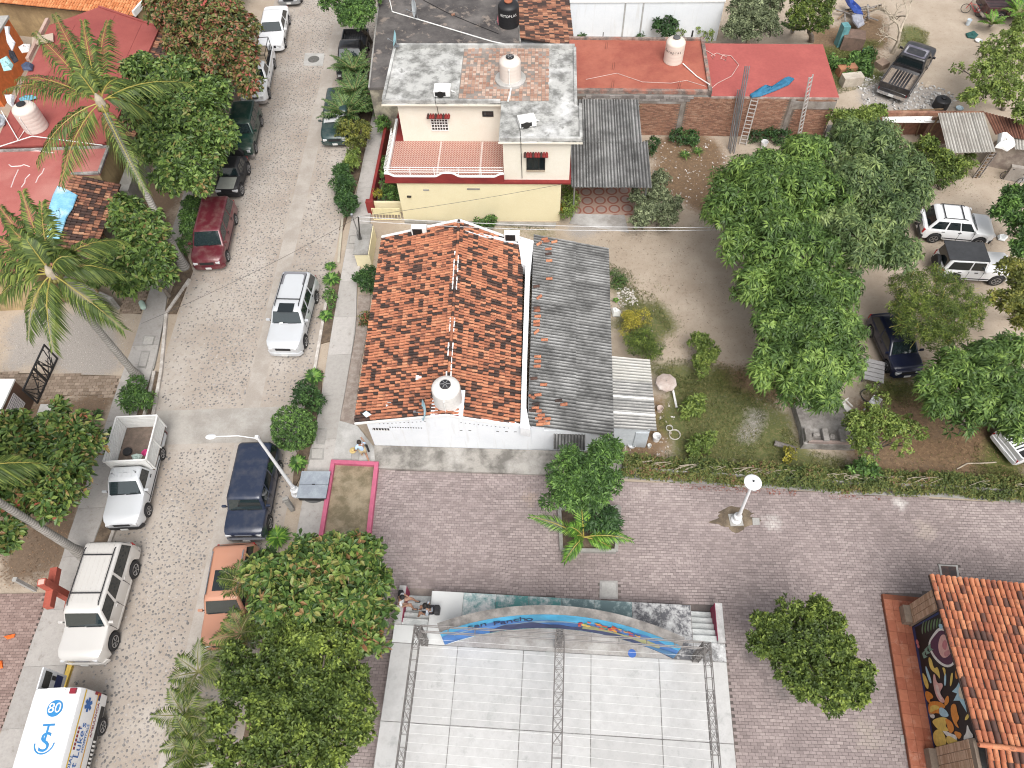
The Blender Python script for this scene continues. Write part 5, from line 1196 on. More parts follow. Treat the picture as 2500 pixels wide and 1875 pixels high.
for pts in ([(70, 1270), (90, 1285), (165, 1280), (185, 1270), (230, 1285)], [(140, 1310), (110, 1375), (85, 1445)], [(230, 1345), (195, 1380), (190, 1410), (165, 1445)], [(340, 1300), (325, 1335), (295, 1365), (275, 1410)], [(170, 1162), (300, 1165), (420, 1180)]):
    MB().tube([fr3 - Vector((-28, 30, 0)) for fr3 in [P(A1(*p), 3.004) for p in pts]], .035, 4).build('sealant_line', plain((.72, .6, .58), .7), r2_)
ta = MB().bar((2.6, 5.05, 2.84), (2.6, -2.6, 2.84), .1, .1).build('awning', M['wood'], h2)
tile_slope(ta, Matrix.Translation((-28, 30, 0)), Vector((5.05, 4.5, 2.5)), Vector((5.05, -2.7, 2.5)), Vector((2.35, -2.7, 3.0)), Vector((2.3, 5.0, 3.0)), .215, .33, M['tile_moss'], deck=dk)
for y in (4.3, .8, -2.5): MB().cyl((4.8, y, 0), (4.8, y, 2.45), .07, n=8).build('post', M['wood'], h2)
tarp('pale blue patterned tarp spread over the tile awning', [B1(445, 10), B1(520, 40), B1(600, 85), B1(560, 190), B1(515, 260), B1(490, 340), B1(460, 420), B1(365, 430), B1(365, 300), B1(380, 180), B1(410, 80)], 3.0, stained((.3, .6, .78), (.18, .45, .66), light=(.62, .78, .85), scale=2.0, bump=.02), lump=.12)
water_tank('cream water tank on the red roof at the left edge', P(A1(285, 985), 3.2), .72, 1.7, plain('#d8cdc4', .5, var=.04), spokes=False)
h3 = thing('pale_tile_house', 'house with clean pale orange tile roof at the upper left corner', 'house', (-36, 54.4, 0), -.24)
MB().box(-4, 10, .4, 7, 0, 2.9).build('wall', M['tan_wall'], h3); r3 = MB().box(10.05, 10.2, -.05, 4, 2.9, 3.3).build('roof', M['white'], h3)
tile_slope(r3, Matrix.Translation((-36, 54.4, 0)) @ Matrix.Rotation(-.24, 4, 'Z'), Vector((-4, -.1, 2.95)), Vector((10.1, -.1, 2.95)), Vector((10.1, 5, 4.1)), Vector((-4, 5, 4.1)), .22, .36, M['tile_pale'], deck=dk, limit=200)
h4 = thing('orange_house', 'orange rendered house cut by the left picture edge', 'house', (-36, 44, 0))
xo = P(A1(62, 140), 3.0); y_o = P(A1(60, 520), 3.0).y
MB().box(-6, xo.x + 36, y_o - 44, xo.y - 44, 0, 3.0).build('wall', M['orange_wall'], h4); MB().box(-6, xo.x + 36.1, y_o - 44.1, xo.y - 43.9, 3.0, 3.15).build('roof', M['pale_concrete'], h4)
window(h4, 1.0, 2.2, xo.x + 36, 1.2, 2.2, face=1, axis='x', cols=2)
lw_ = thing('low_wall', 'low grey concrete wall beside the leaning palm trunk', 'wall', P(B1(1030, 190)))
MB().box(-.35, .35, 0, 3.4, 0, 1.5).build('wall_block', M['concrete'], lw_)
one('garden_wall', MB().bar(P(B1(560, 790), 0) + Vector((0, 0, .45)), P(B1(920, 960), 0) + Vector((0, 0, .45)), .2, .9), M['concrete'], 'low concrete garden wall under the second palm crown', 'wall')
one('plank', MB().cbox((0, 0, .3), (1.0, .35, .05), .4, ), M['wood'], 'broken wooden board behind the second palm trunk', 'board', loc=P(B1(490, 920)))
# thatched roof top left
th = thing('thatched_shelter', 'brown thatched shelter behind the sedan at the top', 'shelter', P(A1(1790, 60)))
m = MB(); rings = []
for k, (r, z) in enumerate(((1.7, 2.2), (1.2, 2.7), (.6, 3.2), (.05, 3.6))): rings.append([(r * math.cos(2 * PI * i / 30) * (1 + random.uniform(-.04, .04)), r * 1.3 * math.sin(2 * PI * i / 30), z + random.uniform(-.05, .05)) for i in range(30)])
m.grid(rings, close=True); m.build('thatch_roof', stained((.26, .22, .18), (.13, .11, .09), scale=3, fine=30, bump=.6), th)
for x, y in ((-1, -1.2), (1, -1.2), (-1, 1.2), (1, 1.2)): MB().cyl((x, y, 0), (x, y, 2.3), .06, n=7).build('post', M['wood'], th)
# small white-roofed kiosk by the iron gate
kf = P(C1(110, 85), 1.9)
ks = thing('kiosk', 'small brown kiosk with white roof and lattice window at the left edge', 'kiosk', (kf.x, kf.y, 0), -.05)
MB().box(-2.6, -.05, -2.0, .0, 0, 1.8).build('wall', stained((.16, .09, .06), (.1, .06, .04)), ks)
MB().box(-2.8, .0, -1.9, .05, 1.8, 1.9).build('roof', M['white'], ks)
lt = MB().box(-.049, -.03, -1.75, -.6, .55, 1.55).build('lattice_window', plain((.28, .26, .27), .6), ks); m = MB()
for k in range(9): m.box(-.03, -.01, -1.75 + k * .144, -1.72 + k * .144, .55, 1.55); m.box(-.032, -.012, -1.75, -.6, .55 + k * .122, .58 + k * .122)
m.build('lattice', plain((.55, .52, .52), .6), lt)
one('floor_board', MB().prism([(P(q).x - P(C1(340, 350)).x, P(q).y - P(C1(340, 350)).y) for q in (C1(320, 280), C1(410, 282), C1(370, 432), C1(268, 422))], .02, .09), M['pale_concrete'], 'pale concrete slab beside the brown kiosk', 'slab', loc=P(C1(340, 350)))
# black iron gate
g0, g1 = P(B1(450, 1345)), P(C1(292, 275))
gt = thing('iron_gate', 'open black iron gate of crossing bars', 'gate', g1, math.atan2(g0.y - g1.y, g0.x - g1.x)); GL = (g0 - g1).length
m = MB(); m.box(0, GL, -.03, .03, .05, .13); m.box(0, GL, -.03, .03, 1.3, 1.38); m.box(0, .08, -.03, .03, .13, 1.3); m.box(GL - .08, GL, -.03, .03, .13, 1.3); m.box(GL * .45, GL * .45 + .14, -.03, .03, .13, 1.3)
m.build('gate_frame', M['black'], gt)
random.seed(11)
for k in range(26):
    a = random.uniform(.05, GL - .1); b = min(GL - .05, max(.05, a + random.uniform(-.9, .9))); z0, z1 = random.choice([(.1, 1.33), (.1, random.uniform(.5, 1)), (random.uniform(.4, .8), 1.33)])
    MB().bar((a, random.uniform(-.01, .01), z0), (b, random.uniform(-.01, .01), z1), .035).build('bar', M['black'], gt)

# -- yard wall and sheds, right
sw0, sw1 = P(A4(900, 860), 1.7), P(A4(1905, 862), 1.7)
yw = one('yard_wall', MB().bar((0, 0, .85), tuple(Vector((sw1.x - sw0.x, sw1.y - sw0.y, .85))), .2, 1.7), stained((.34, .17, .11), (.2, .1, .07), light=(.42, .25, .17), scale=2.5, fine=16), 'brick yard wall behind the board pile', 'wall', loc=(sw0.x, sw0.y, 0))
shz = 2.4
shd = thing('corrugated_shed', 'open shed with dirty pale corrugated sheet roof', 'shed', P(A4(1700, 1100)))
so = Vector(shd.location); q4 = [P(A4(*p), z) - so for p, z in (((1545, 872), 2.45), ((1895, 868), 2.45), ((1990, 1172), 2.15), ((1622, 1182), 2.15))]
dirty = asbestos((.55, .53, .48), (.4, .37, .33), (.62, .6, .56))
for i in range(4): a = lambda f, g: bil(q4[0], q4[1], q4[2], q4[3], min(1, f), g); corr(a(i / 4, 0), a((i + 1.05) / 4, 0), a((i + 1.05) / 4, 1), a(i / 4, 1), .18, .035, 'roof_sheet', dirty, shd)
for p in q4: MB().cyl((p.x * .92, p.y * .95, 0), (p.x * .92, p.y * .95, p.z - .05), .06, n=7).build('post', M['wood'], shd)
MB().bar((q4[0].x, q4[0].y + .2, 1.0), (q4[1].x, q4[1].y + .2, 1.0), .15, 2.0).build('back_wall', stained((.3, .16, .11), (.16, .1, .08), scale=2), shd)
rst = thing('rusty_shed', 'low shed with rusty brown corrugated roof by the right edge', 'shed', P(A4(2100, 1000)))
so = Vector(rst.location); q5 = [P(A4(*p), z) - so for p, z in (((1900, 862), 2.3), ((2400, 985), 2.3), ((2400, 1110), 2.0), ((1985, 1035), 2.0))]
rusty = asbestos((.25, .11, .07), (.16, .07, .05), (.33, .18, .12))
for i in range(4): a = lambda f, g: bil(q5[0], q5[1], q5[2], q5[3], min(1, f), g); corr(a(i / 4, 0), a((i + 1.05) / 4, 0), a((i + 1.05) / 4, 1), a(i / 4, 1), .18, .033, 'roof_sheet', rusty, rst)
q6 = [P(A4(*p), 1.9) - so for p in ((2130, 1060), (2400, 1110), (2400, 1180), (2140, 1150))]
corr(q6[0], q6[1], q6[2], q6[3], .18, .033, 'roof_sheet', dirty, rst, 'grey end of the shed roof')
m = MB(); a, b = q5[3], q5[2]; m.bar((a.x, a.y - .4, .9), (b.x, b.y - .4, .9), .15, 1.8); m.build('wall', stained((.42, .36, .3), (.25, .2, .17), scale=1.5), rst)
MB().bar((q6[0].x - .2, q6[0].y - 1.5, .5), (q6[1].x, q6[1].y - 1.5, .5), .3, 1.0).build('counter', stained((.4, .37, .33), (.28, .25, .22)), rst)
tarp('white plastic sheet heaped over the rusty shed corner', [A4(2010, 1040), A4(2060, 1030), A4(2135, 1080), A4(2140, 1130), A4(2080, 1170), A4(2040, 1150), A4(1985, 1140), A4(2005, 1100)], 2.1, M['white'], lump=.3, name='plastic_sheet')
# white boards stacked on a rack
random.seed(5)
rk = thing('board_rack', 'timber rack of white boards between wall and shed', 'rack', P(A4(1330, 1050)))
for x in (-1.6, -.6, .4, 1.4): MB().cyl((x, 0, 0), (x - .15, .1, 1.5), .05, n=6).build('rack_leg', M['wood'], rk)
MB().box(-2, 1.8, -.02, .06, 1.4, 1.48).box(-2, 1.8, .7, .78, 1.4, 1.48).build('rack_beam', M['wood'], rk)
for k in range(11):
    a = P(A4(1115 + (k % 4) * 35 + (250 if k > 6 else 0), 912 + (k % 7) * 7 + (20 if k > 6 else 0)), 1.55); L_ = random.uniform(2.2, 3.6) - (1.2 if k > 6 else 0)
    o = one('board', MB().box(0, L_, -.07, .07, 0, .05), M['white'], 'long white board lying on the timber rack', 'board', 'white boards on the rack', loc=a + Vector((0, 0, .02 * k)), rz=-.06 + random.uniform(-.03, .03))
# -- vehicles
def rrect(x0, x1, w, r, z, n=3, taper=0.0):
    """rounded rectangle ring at height z"""
    pts = []
    for cx, cy, a0 in ((x1 - r, w - r, 0), (x0 + r, w - r, PI / 2), (x0 + r, -w + r, PI), (x1 - r, -w + r, 3 * PI / 2)):
        for k in range(n + 1):
            a = a0 + PI / 2 * k / n; pts.append((cx + r * math.cos(a), cy + r * math.sin(a), z))
    return pts
tyre_me = {}
def wheel_mesh(r, w):
    key = (round(r, 3), round(w, 3))
    if key not in tyre_me:
        Mx = Matrix.Rotation(PI / 2, 4, 'X')
        t = MB().lathe([(r * .62, -w / 2), (r * .93, -w / 2), (r, -w * .36), (r, w * .36), (r * .93, w / 2), (r * .62, w / 2)], 24, Mx).mesh('wheel', M['rubber'], 40)
        m = MB().lathe([(r * .6, w * .3), (r * .63, w * .51), (r * .56, w * .52), (r * .5, w * .36), (r * .16, w * .4), (r * .14, w * .5), (.004, w * .5)], 24, Mx, caps=False)
        for k in range(5):
            a = 2 * PI * k / 5; c, s_ = math.cos(a), math.sin(a); m.bar((c * r * .1, -w * .47, s_ * r * .1), (c * r * .58, -w * .47, s_ * r * .58), r * .17, .03)
        tyre_me[key] = (t, m.mesh('rim', M['alloy'], 40))
    return tyre_me[key]
def add_wheel(par, x, y, r, w, side, rim=None):
    t, m = wheel_mesh(r, w); o = inst('wheel', t, par, (x, y, r)); q = inst('rim', m, o, (0, 0, 0)); q.rotation_euler.z = 0 if side < 0 else PI
    return o
def vehicle(name, label, pf, pr, zf, zr_, L, W, paint, cat='car', zsill=.3, zbelt=.98, zhood=.92, zroof=1.5, cowl=.27, rf=.37, rr=.86, rb=.98, zdeck=None, wr=.34, wheel=(.18, .8), panes=((0.0, .34), (.38, .68), (.72, 1.0)),
            wroof=.8, bumper=None, rack=0, grille=None, tail=.3, head=(.34, .15), plate=True, pickup=False, roof_mat=None, wb=.95, nose=.8, anchor='f', sills=None):
    F_, R_ = P(pf, zf), P(pr, zr_); d = (F_ - R_); d.z = 0; d.normalize(); yaw = math.atan2(d.y, d.x)
    c = (F_ - d * L / 2) if anchor == 'f' else (R_ + d * L / 2) if anchor == 'r' else (F_ + R_) / 2
    t = thing(name, label, cat, (c.x, c.y, 0.02), yaw); w = W / 2; X = lambda f: L / 2 - f * L
    zd = zdeck if zdeck is not None else zbelt
    # ---- body: stations from nose to tail
    st = [0, .006, .03, .08, cowl * .75, cowl, rf, .5, .6, rr, rb * .97, .955, .985, .996, 1.0]
    ws = []
    for q in wheel:
        for k in (-1.12, -1.0, -.8, -.5, 0, .5, .8, 1.0, 1.12): ws.append((q + k * wr * 1.12 / L))
    st = sorted(set([round(s, 4) for s in st + ws if 0 <= s <= 1])); rows = []
    cabend = rb if not pickup else pickup
    for s in st:
        pl = 1 - (1 - nose) * max(0, 1 - s / .09) ** 2; pl = min(pl, 1 - .12 * max(0, 1 - (1 - s) / .05) ** 2); ww = w * pl
        zt = zhood - .16 * max(0, 1 - s / .05) ** 2 + (zbelt - zhood) * min(1, s / cowl) if s < cowl else (zbelt if s < cabend + .005 else zd)
        if s > .985: zt -= .06 * (s - .985) / .015
        zb0 = zsill + (.1 if s < .02 or s > .985 else 0)
        for q in wheel:
            u = (s - q) * L / (wr * 1.12)
            if abs(u) < 1.001: zb0 = max(zb0, wr + wr * 1.12 * math.sqrt(max(0, 1 - u * u)))
        zb0 = min(zb0, zt - .12); h = zt - zb0
        half = [(ww * .9, zb0), (ww * .985, zb0 + min(.06, h * .2)), (ww, zb0 + h * .45), (ww * .985, zb0 + h * .78), (ww * .95, zt - .03), (ww * .86, zt), (ww * .45, zt + .025), (0, zt + .032)]
        rows.append([(X(s), -a, b) for a, b in half] + [(X(s), a, b) for a, b in half[-2::-1]])
    m = MB(); m.grid(rows, close=True); n = len(rows[0]); m.add(rows[0], [tuple(range(n))]); m.add(rows[-1], [tuple(range(n - 1, -1, -1))])
    body = m.build('body', paint, t, sm=38)
    MB().box(X(.97), X(.03), -w * .8, w * .8, zsill - .04, zsill + .14).build('chassis', M['black'], t)
    # ---- cabin
    xf0, xf1, xr1, xr0 = X(cowl), X(rf), X(rr), X(rb); wb0, wt = w * wb, w * wroof; za, zc = zbelt - .03, zroof
    fx = lambda z: xf0 + (xf1 - xf0) * (z - zbelt) / (zc - zbelt); rx = lambda z: xr0 + (xr1 - xr0) * (z - zbelt) / (zc - zbelt); wz = lambda z: wb0 + (wt - wb0) * (z - zbelt) / (zc - zbelt)
    ring = lambda z, ins, r: rrect(rx(z) + ins, fx(z) - ins, wz(z) - ins, r, z)
    m = MB(); rings = [ring(za, 0, .1), ring(zc - .14, 0, .12), ring(zc - .06, .012, .14), ring(zc - .015, .06, .16), [(a, b, zc + .004) for a, b, _ in ring(zc, .14, .16)], [(a, b, zc + .02) for a, b, _ in ring(zc, .34, .14)]]
    m.grid(rings, close=True); n = len(rings[0]); m.add(rings[-1], [tuple(range(n))])
    cab = m.build('cabin', paint, t, sm=35)
    g = M['glass']; z0, z1 = zbelt + .04, zc - .1; o_ = .012
    for s in (-1, 1):
        for a, b in panes:
            q = []
            for z, f in ((z0, a), (z0, b), (z1, b), (z1, a)):
                xs, xe = fx(z) - .14, rx(z) + .12; q.append((xs + (xe - xs) * f, s * (wz(z) + o_), z))
            MB().quad(*(q if s > 0 else q[::-1])).build('side_window', g, cab)
    for s in (-1, 1):
        for f in sorted({round(q, 2) for a, b in panes for q in (a, b)})[:5:2]:
            x = fx(z0) - .14 + (rx(z0) + .12 - fx(z0) + .14) * max(f - .02, -.02)
            if abs(x - X(wheel[1])) > wr * 1.25: MB().box(x - .008, x + .008, *sorted((s * w * .97, s * (w + .003))), zsill + .08, zbelt - .06).build('door_seam', M['black'], t)
    yi = .1
    wsn = [(fx(z) + o_ + .006, y, z) for z, y in ((z0, -wz(z0) + yi), (z0, wz(z0) - yi), (z1 + .03, wz(z1) - yi), (z1 + .03, -wz(z1) + yi))]
    MB().quad(*wsn).build('windshield', M['wglass'], cab)
    rwn = [(rx(z) - o_ - .006, y, z) for z, y in ((z0 + .02, wz(z0) - yi), (z0 + .02, -wz(z0) + yi), (z1, -wz(z1) + yi), (z1, wz(z1) - yi))]
    MB().quad(*rwn).build('rear_window', g, cab)
    a, b = wsn[0], wsn[1]
    MB().bar((a[0] + .02, a[1] * .9, a[2] + .01), (a[0] + .01, -.02, a[2] + .035), .02).bar((a[0] + .02, .05, a[2] + .01), (a[0] + .01, b[1] * .85, a[2] + .035), .02).build('wiper', M['black'], cab)
    if roof_mat: MB().add([(p[0], p[1], zc + .012 + .006 * (abs(p[1]) < .1)) for p in rrect(xr1 + .1, xr1 + (xf1 - xr1) * roof_mat[1], wt - .12, .06, 0)], [tuple(range(16))]).build('roof_panel', roof_mat[0], cab)
    # ---- details
    bm_ = bumper or paint
    MB().add(*_bump(X(0) + .05, X(.035), w * nose * 1.02, w, zsill, zsill + .22)).build('front_bumper', bm_, t, sm=40)
    MB().add(*_bump(X(1) - .05, X(.97), w * .9, w * .98, zsill + .05, zsill + .27)).build('rear_bumper', bm_, t, sm=40)
    MB().cbox((X(0) - .0, 0, zhood - .25), (.05, W * .42, .16)).build('grille', grille or M['black'], t)
    for s in (-1, 1):
        MB().cbox((X(.012), s * w * nose * .78, zhood - .22), (.16, head[0], head[1]), -s * .25).build('headlight', M['lens'], t, bev=.02)
        MB().cbox((X(.985), s * w * .83, zd - .05 - tail / 2), (.12, .18, tail), s * .15).build('taillight', M['red_lens'], t)
        mr = MB().cbox((X(cowl + .035), s * (w + .1), zbelt + .1), (.1, .2, .13)).build('mirror', paint if cat != 'van' else M['black'], t, bev=.02)
        MB().bar((X(cowl + .035), s * w * .94, zbelt + .04), (X(cowl + .035), s * (w + .03), zbelt + .08), .04).build('mirror_arm', M['black'], mr)
        MB().box(X(wheel[1] - wr * 1.2 / L), X(wheel[0] + wr * 1.2 / L), *sorted((s * w * .99, s * (w + .012))), zsill + .16, zsill + .22).build('side_trim', sills or M['black'], t)
        for f in ((rf + .1), (rf + .33)):
            if f < rr - .03: MB().cbox((X(f), s * (w * .985 + .005), zbelt - .13), (.18, .03, .04)).build('door_handle', sills or M['black'], t)
    if plate: MB().cbox((X(0) + .075, 0, zsill + .1), (.02, .34, .14)).build('license_plate', M['plate'], t); MB().cbox((X(1) - .075, 0, zsill + .16), (.02, .34, .14)).build('license_plate', M['plate'], t)
    for q in wheel:
        for s in (-1, 1): add_wheel(t, X(q), s * (w - .1), wr, .22, s)
    if rack:
        rk_ = MB()
        for s in (-1, 1): rk_.tube([(xf1 - .25, s * (wt - .12), zc + .01), (xf1 - .35, s * (wt - .12), zc + .07), (xr1 + .35, s * (wt - .12), zc + .07), (xr1 + .25, s * (wt - .12), zc + .01)], .022, 6)
        for k in range(rack): f = .25 + .55 * k / max(1, rack - 1); x = xf1 + (xr1 - xf1) * f; rk_.bar((x, -wt + .12, zc + .075), (x, wt - .12, zc + .075), .05, .03)
        rk_.build('roof_rack', M['black'], t)
    t['_dims'] = [L, w, zbelt, zroof, X(rb), X(rr), X(rf), wt]
    return t
def _bump(x0, x1, wa, wb_, z0, z1):
    xs = [(x0, wa * .7), (x0 * .5 + x0 * .5 - (x0 - x1) * .15, wa), (x1, wb_)]
    V = []; 
    for x, y in xs: V += [(x, -y, z0), (x, -y, z1), (x, y, z1), (x, y, z0)]
    F = [(0, 1, 2, 3)]
    for i in range(2):
        a = i * 4; b = a + 4; F += [(a, b, b + 1, a + 1), (a + 1, b + 1, b + 2, a + 2), (a + 2, b + 2, b + 3, a + 3), (a + 3, b + 3, b, a)]
    return V, F
def pickup_bed(t, zfloor, mat, floor_mat, x_front, wall=1.0, ribs=True, th=.07):
    L, w = t['_dims'][0], t['_dims'][1]; x1 = x_front; x0 = -L / 2 + .05
    fl = MB().box(x0, x1, -w + .1, w - .1, zfloor - .03, zfloor).build('bed_floor', floor_mat, t)
    if ribs:
        for k in range(9): y = -w + .25 + (2 * w - .5) * k / 8; MB().box(x0 + .1, x1 - .1, y - .03, y + .03, zfloor + .001, zfloor + .025).build('rib', floor_mat, fl)
    for s in (-1, 1): MB().box(x0, x1, *sorted((s * (w - .015), s * (w - .015 - th))), zfloor, wall).build('bed_side', mat, t, bev=.015)
    MB().box(x0 - .02, x0 + .06, -w + .06, w - .06, zfloor - .1, wall - .01).build('tailgate', mat, t, bev=.015)
    MB().box(x1 - .06, x1, -w + .09, w - .09, zfloor, wall).build('bed_front', mat, t)
CP = {k: car_paint(*v) for k, v in dict(white=((.78, .79, .8), 0, .1), silver=((.6, .62, .64), .15, .12), champagne=((.62, .6, .57), .15, .08), maroon=((.13, .02, .03), .1, .35), navy=((.018, .028, .058), .1, .14), copper=((.52, .25, .16), .1, .1), green=((.012, .045, .035), .1, .25), teal=((.02, .05, .05), .1, .3), black=((.016, .016, .02), .1, .15), blue=((.005, .009, .035), .0, .04), dred=((.05, .012, .014), .1, .2), grey=((.3, .31, .32), .3, .2)).items()}
dkp = plain((.03, .03, .032), .6)
vehicle('sedan', 'white sedan parked at the top of the cobbled street', A2(195, 375), A2(245, 40), .5, .8, 4.9, 1.92, CP['white'], zhood=.85, zbelt=.92, zroof=1.43, cowl=.29, rf=.44, rr=.74, rb=.88, zdeck=.98, panes=((0, .47), (.52, 1)), wroof=.74)
vehicle('sedan', 'grey car cut off by the top edge of the picture', A2(330, 15), (715, -60), .5, .8, 4.5, 1.8, CP['grey'], zhood=.85, zbelt=.92, zroof=1.43, cowl=.29, rf=.44, rr=.74, rb=.88, panes=((0, .47), (.52, 1)))
tb = vehicle('tour_pickup', 'white pickup with beige bench seats in a black rack on its bed', A2(60, 785), A2(130, 350), .5, .8, 5.7, 1.95, CP['white'], cat='pickup', zhood=1.0, zbelt=1.08, zroof=1.72, cowl=.27, rf=.36, rr=.52, rb=.54, zdeck=.78, pickup=.54, wr=.38, panes=((0.05, .9),), bumper=M['chrome'], grille=M['chrome'])
pickup_bed(tb, .8, CP['white'], M['black'], -.28, 1.1)
m = MB()
for s in (-1, 1):
    for z in (1.45, 1.95): m.tube([(-2.5, s * .86, z), (-.3, s * .86, z)], .025, 6)
    for x in (-2.5, -1.4, -.3): m.cyl((x, s * .86, 1.05), (x, s * .86, 1.95), .025, n=6)
for x in (-2.5, -1.4, -.3): m.tube([(x, -.86, 1.95), (x, .86, 1.95)], .025, 6)
m.build('roll_cage', M['black'], tb)
for x in (-.9, -1.75):
    MB().box(x - .25, x + .25, -.7, .7, 1.0, 1.15).build('bench_seat', plain((.6, .5, .38), .7), tb, bev=.04); MB().box(x - .33, x - .2, -.7, .7, 1.15, 1.6).build('bench_back', plain((.6, .5, .38), .7), tb, bev=.04)
vehicle('green_pickup', 'dark green off-roader half under the almond tree', A1(1850, 1200), A1(1915, 830), .5, .8, 4.5, 1.85, CP['green'], zhood=1.0, zbelt=1.05, zroof=1.68, cowl=.32, rf=.4, rr=.93, rb=.99, wr=.37, panes=((0, .3), (.34, .62), (.66, 1)), nose=.94, head=(.22, .2), bumper=M['chrome'])
bg = vehicle('buggy', 'stripped black off-road buggy with grey hood behind the maroon van', A1(1755, 1490), A1(1815, 1245), .6, .9, 3.0, 1.5, dkp, cat='buggy', zhood=.98, zbelt=.98, zroof=1.55, cowl=.36, rf=.44, rr=.8, rb=.86, wr=.4, wheel=(.17, .82), panes=((.05, .45), (.55, .95)), bumper=M['black'], nose=.9, plate=False)
MB().box(.55, 1.6, -.55, .55, 1.005, 1.05).build('hood_panel', plain((.34, .35, .31), .5), bg, bev=.02)
MB().box(-.7, .2, -.5, .5, 1.57, 1.64).build('canvas_top', M['black'], bg, bev=.03); MB().lathe([(.36, -.12), (.4, 0), (.36, .12)], 20, Matrix.Translation((-1.85, 0, .95)) @ Matrix.Rotation(PI / 2, 4, 'Y')).build('spare_wheel', M['rubber'], bg)
vehicle('minivan', 'dusty maroon minivan parked by the left kerb', B1(1610, 640), B1(1690, 115), .45, 1.1, 4.95, 1.92, CP['maroon'], cat='minivan', zhood=.98, zbelt=1.05, zroof=1.72, cowl=.22, rf=.36, rr=.93, rb=.985, panes=((0, .26), (.3, .62), (.65, 1)), rack=0, wroof=.8, wr=.33)
yk = vehicle('offroad_wagon', 'silver SUV with grey rear roof parked mid street', B2(300, 1305), B2(430, 700), .5, 1.0, 5.0, 1.92, CP['silver'], cat='suv', zhood=1.08, zbelt=1.14, zroof=1.78, cowl=.3, rf=.39, rr=.94, rb=.985, wr=.38, panes=((0, .27), (.31, .6), (.64, 1)), rack=1, roof_mat=(plain((.2, .2, .215), .5), .36), bumper=M['silver'] if 'silver' in M else CP['silver'], sills=M['dark_metal'])
MB().box(.12, .75, -.42, .42, 1.8, 1.812).build('sunroof', M['glass'], yk); MB().cbox((1.05, -.3, 1.24), (.12, .2, .01), .3).build('dashboard_paper', M['white'], yk)
sp = vehicle('stake_pickup', 'silver compact pickup with tall white slatted cargo bed', C1(965, 1232), C1(1118, 480), .4, .9, 5.1, 1.78, CP['silver'], cat='pickup', zhood=.98, zbelt=1.05, zroof=1.68, cowl=.27, rf=.37, rr=.505, rb=.53, zdeck=.62, pickup=.53, panes=((.02, .98),), bumper=M['black'], wr=.34, wheel=(.17, .76))
for s in range(5): MB().box(.12, .55, -.5 + s * .22, -.46 + s * .22, 1.69, 1.712).build('roof_rib', CP['silver'], sp)
bd = MB().box(-2.6, -.22, -.95, .95, .78, .86).build('cargo_floor', stained((.2, .15, .12), (.13, .1, .08), scale=3), sp)
wslat = plain((.74, .74, .72), .6, var=.08)
for s in (-1, 1):
    for k in range(7): MB().box(-2.6, -.22, *sorted((s * .95, s * .98)), .9 + k * .135, 1.0 + k * .135).build('side_slat', wslat, sp)
    for x in (-2.58, -1.4, -.26): MB().box(x - .03, x + .03, *sorted((s * .981, s * 1.02)), .8, 1.86).build('stake', wslat, sp)
for x in (-2.6, -.22):
    for k in range(7): MB().box(x - .015, x + .015, -.93, .93, .9 + k * .135, 1.0 + k * .135).build('end_slat', wslat, sp)
MB().bar((-2.6, -1.0, 1.88), (-.22, -1.0, 1.88), .07).bar((-2.6, 1.0, 1.88), (-.22, 1.0, 1.88), .07).bar((-2.62, -1, 1.88), (-2.62, 1, 1.88), .07).bar((-.2, -1, 1.88), (-.2, 1, 1.88), .07).build('top_rail', wslat, sp)
spM = Matrix.Translation(sp.location) @ Matrix.Rotation(sp.rotation_euler.z, 4, 'Z')
m = MB().lathe([(.13, .0), (.16, .2), (.17, .2), (.15, .02)], 16); one('bucket', m, plain((.62, .08, .25), .5), 'pink bucket standing in the cargo bed of the silver pickup', 'bucket', loc=spM @ Vector((-1.05, .4, .88)), sm=40)
one('tyre', MB().lathe([(.12, 0), (.2, .02), (.23, .09), (.2, .16), (.12, .18)], 18), M['rubber'], 'small black tyre lying in the slatted cargo bed', 'tyre', loc=spM @ Vector((-1.2, -.55, .865)), sm=40)
tarp('pale green cloth crumpled in the slatted cargo bed', [C1(1015, 672), C1(1060, 655), C1(1105, 665), C1(1090, 695), C1(1045, 722), C1(1025, 700)], .87, plain((.55, .68, .62), .8), name='cloth', lump=.1)
bv_ = vehicle('blue_wagon', 'dark blue long wagon parked beside the street lamp', C1(1905, 1318), C1(2000, 640), .45, 1.1, 4.5, 1.85, CP['navy'], cat='suv', zhood=1.12, zbelt=1.18, zroof=1.82, cowl=.25, rf=.32, rr=.96, rb=.99, wr=.38, panes=((0, .22), (.25, .5), (.53, 1)), bumper=M['chrome'], grille=M['chrome'], nose=.93, head=(.3, .16), wroof=.84)
sb = vehicle('silver_wagon', 'large champagne silver SUV with black roof rack near the red cross', D1(660, 855), C1(870, 1368), .45, 1.1, 5.05, 1.95, CP['champagne'], cat='suv', zhood=1.14, zbelt=1.2, zroof=1.9, cowl=.26, rf=.35, rr=.95, rb=.985, wr=.41, panes=((0, .25), (.29, .53), (.57, 1)), rack=2, grille=M['chrome'], sills=CP['champagne'])
for k in range(6): MB().box(-2.2, .35, -.55 + k * .22, -.53 + k * .22, 1.915, 1.93).build('roof_rib', CP['champagne'], sb)
cs = vehicle('copper_wagon', 'copper orange SUV half hidden by the almond tree', D1(1735, 735), C1(1815, 1375), .45, 1.1, 4.4, 1.8, CP['copper'], cat='suv', zhood=1.04, zbelt=1.1, zroof=1.74, cowl=.29, rf=.39, rr=.92, rb=.985, wr=.36, panes=((0, .27), (.31, .6), (.64, 1)), rack=0)
MB().box(-.75, .15, -.42, .42, 1.765, 1.777).build('sunroof', M['glass'], cs)
for s in (-1, 1): MB().tube([(-1.6, s * .66, 1.78), (.3, s * .66, 1.8)], .03, 6).build('roof_rail', M['chrome'], cs)
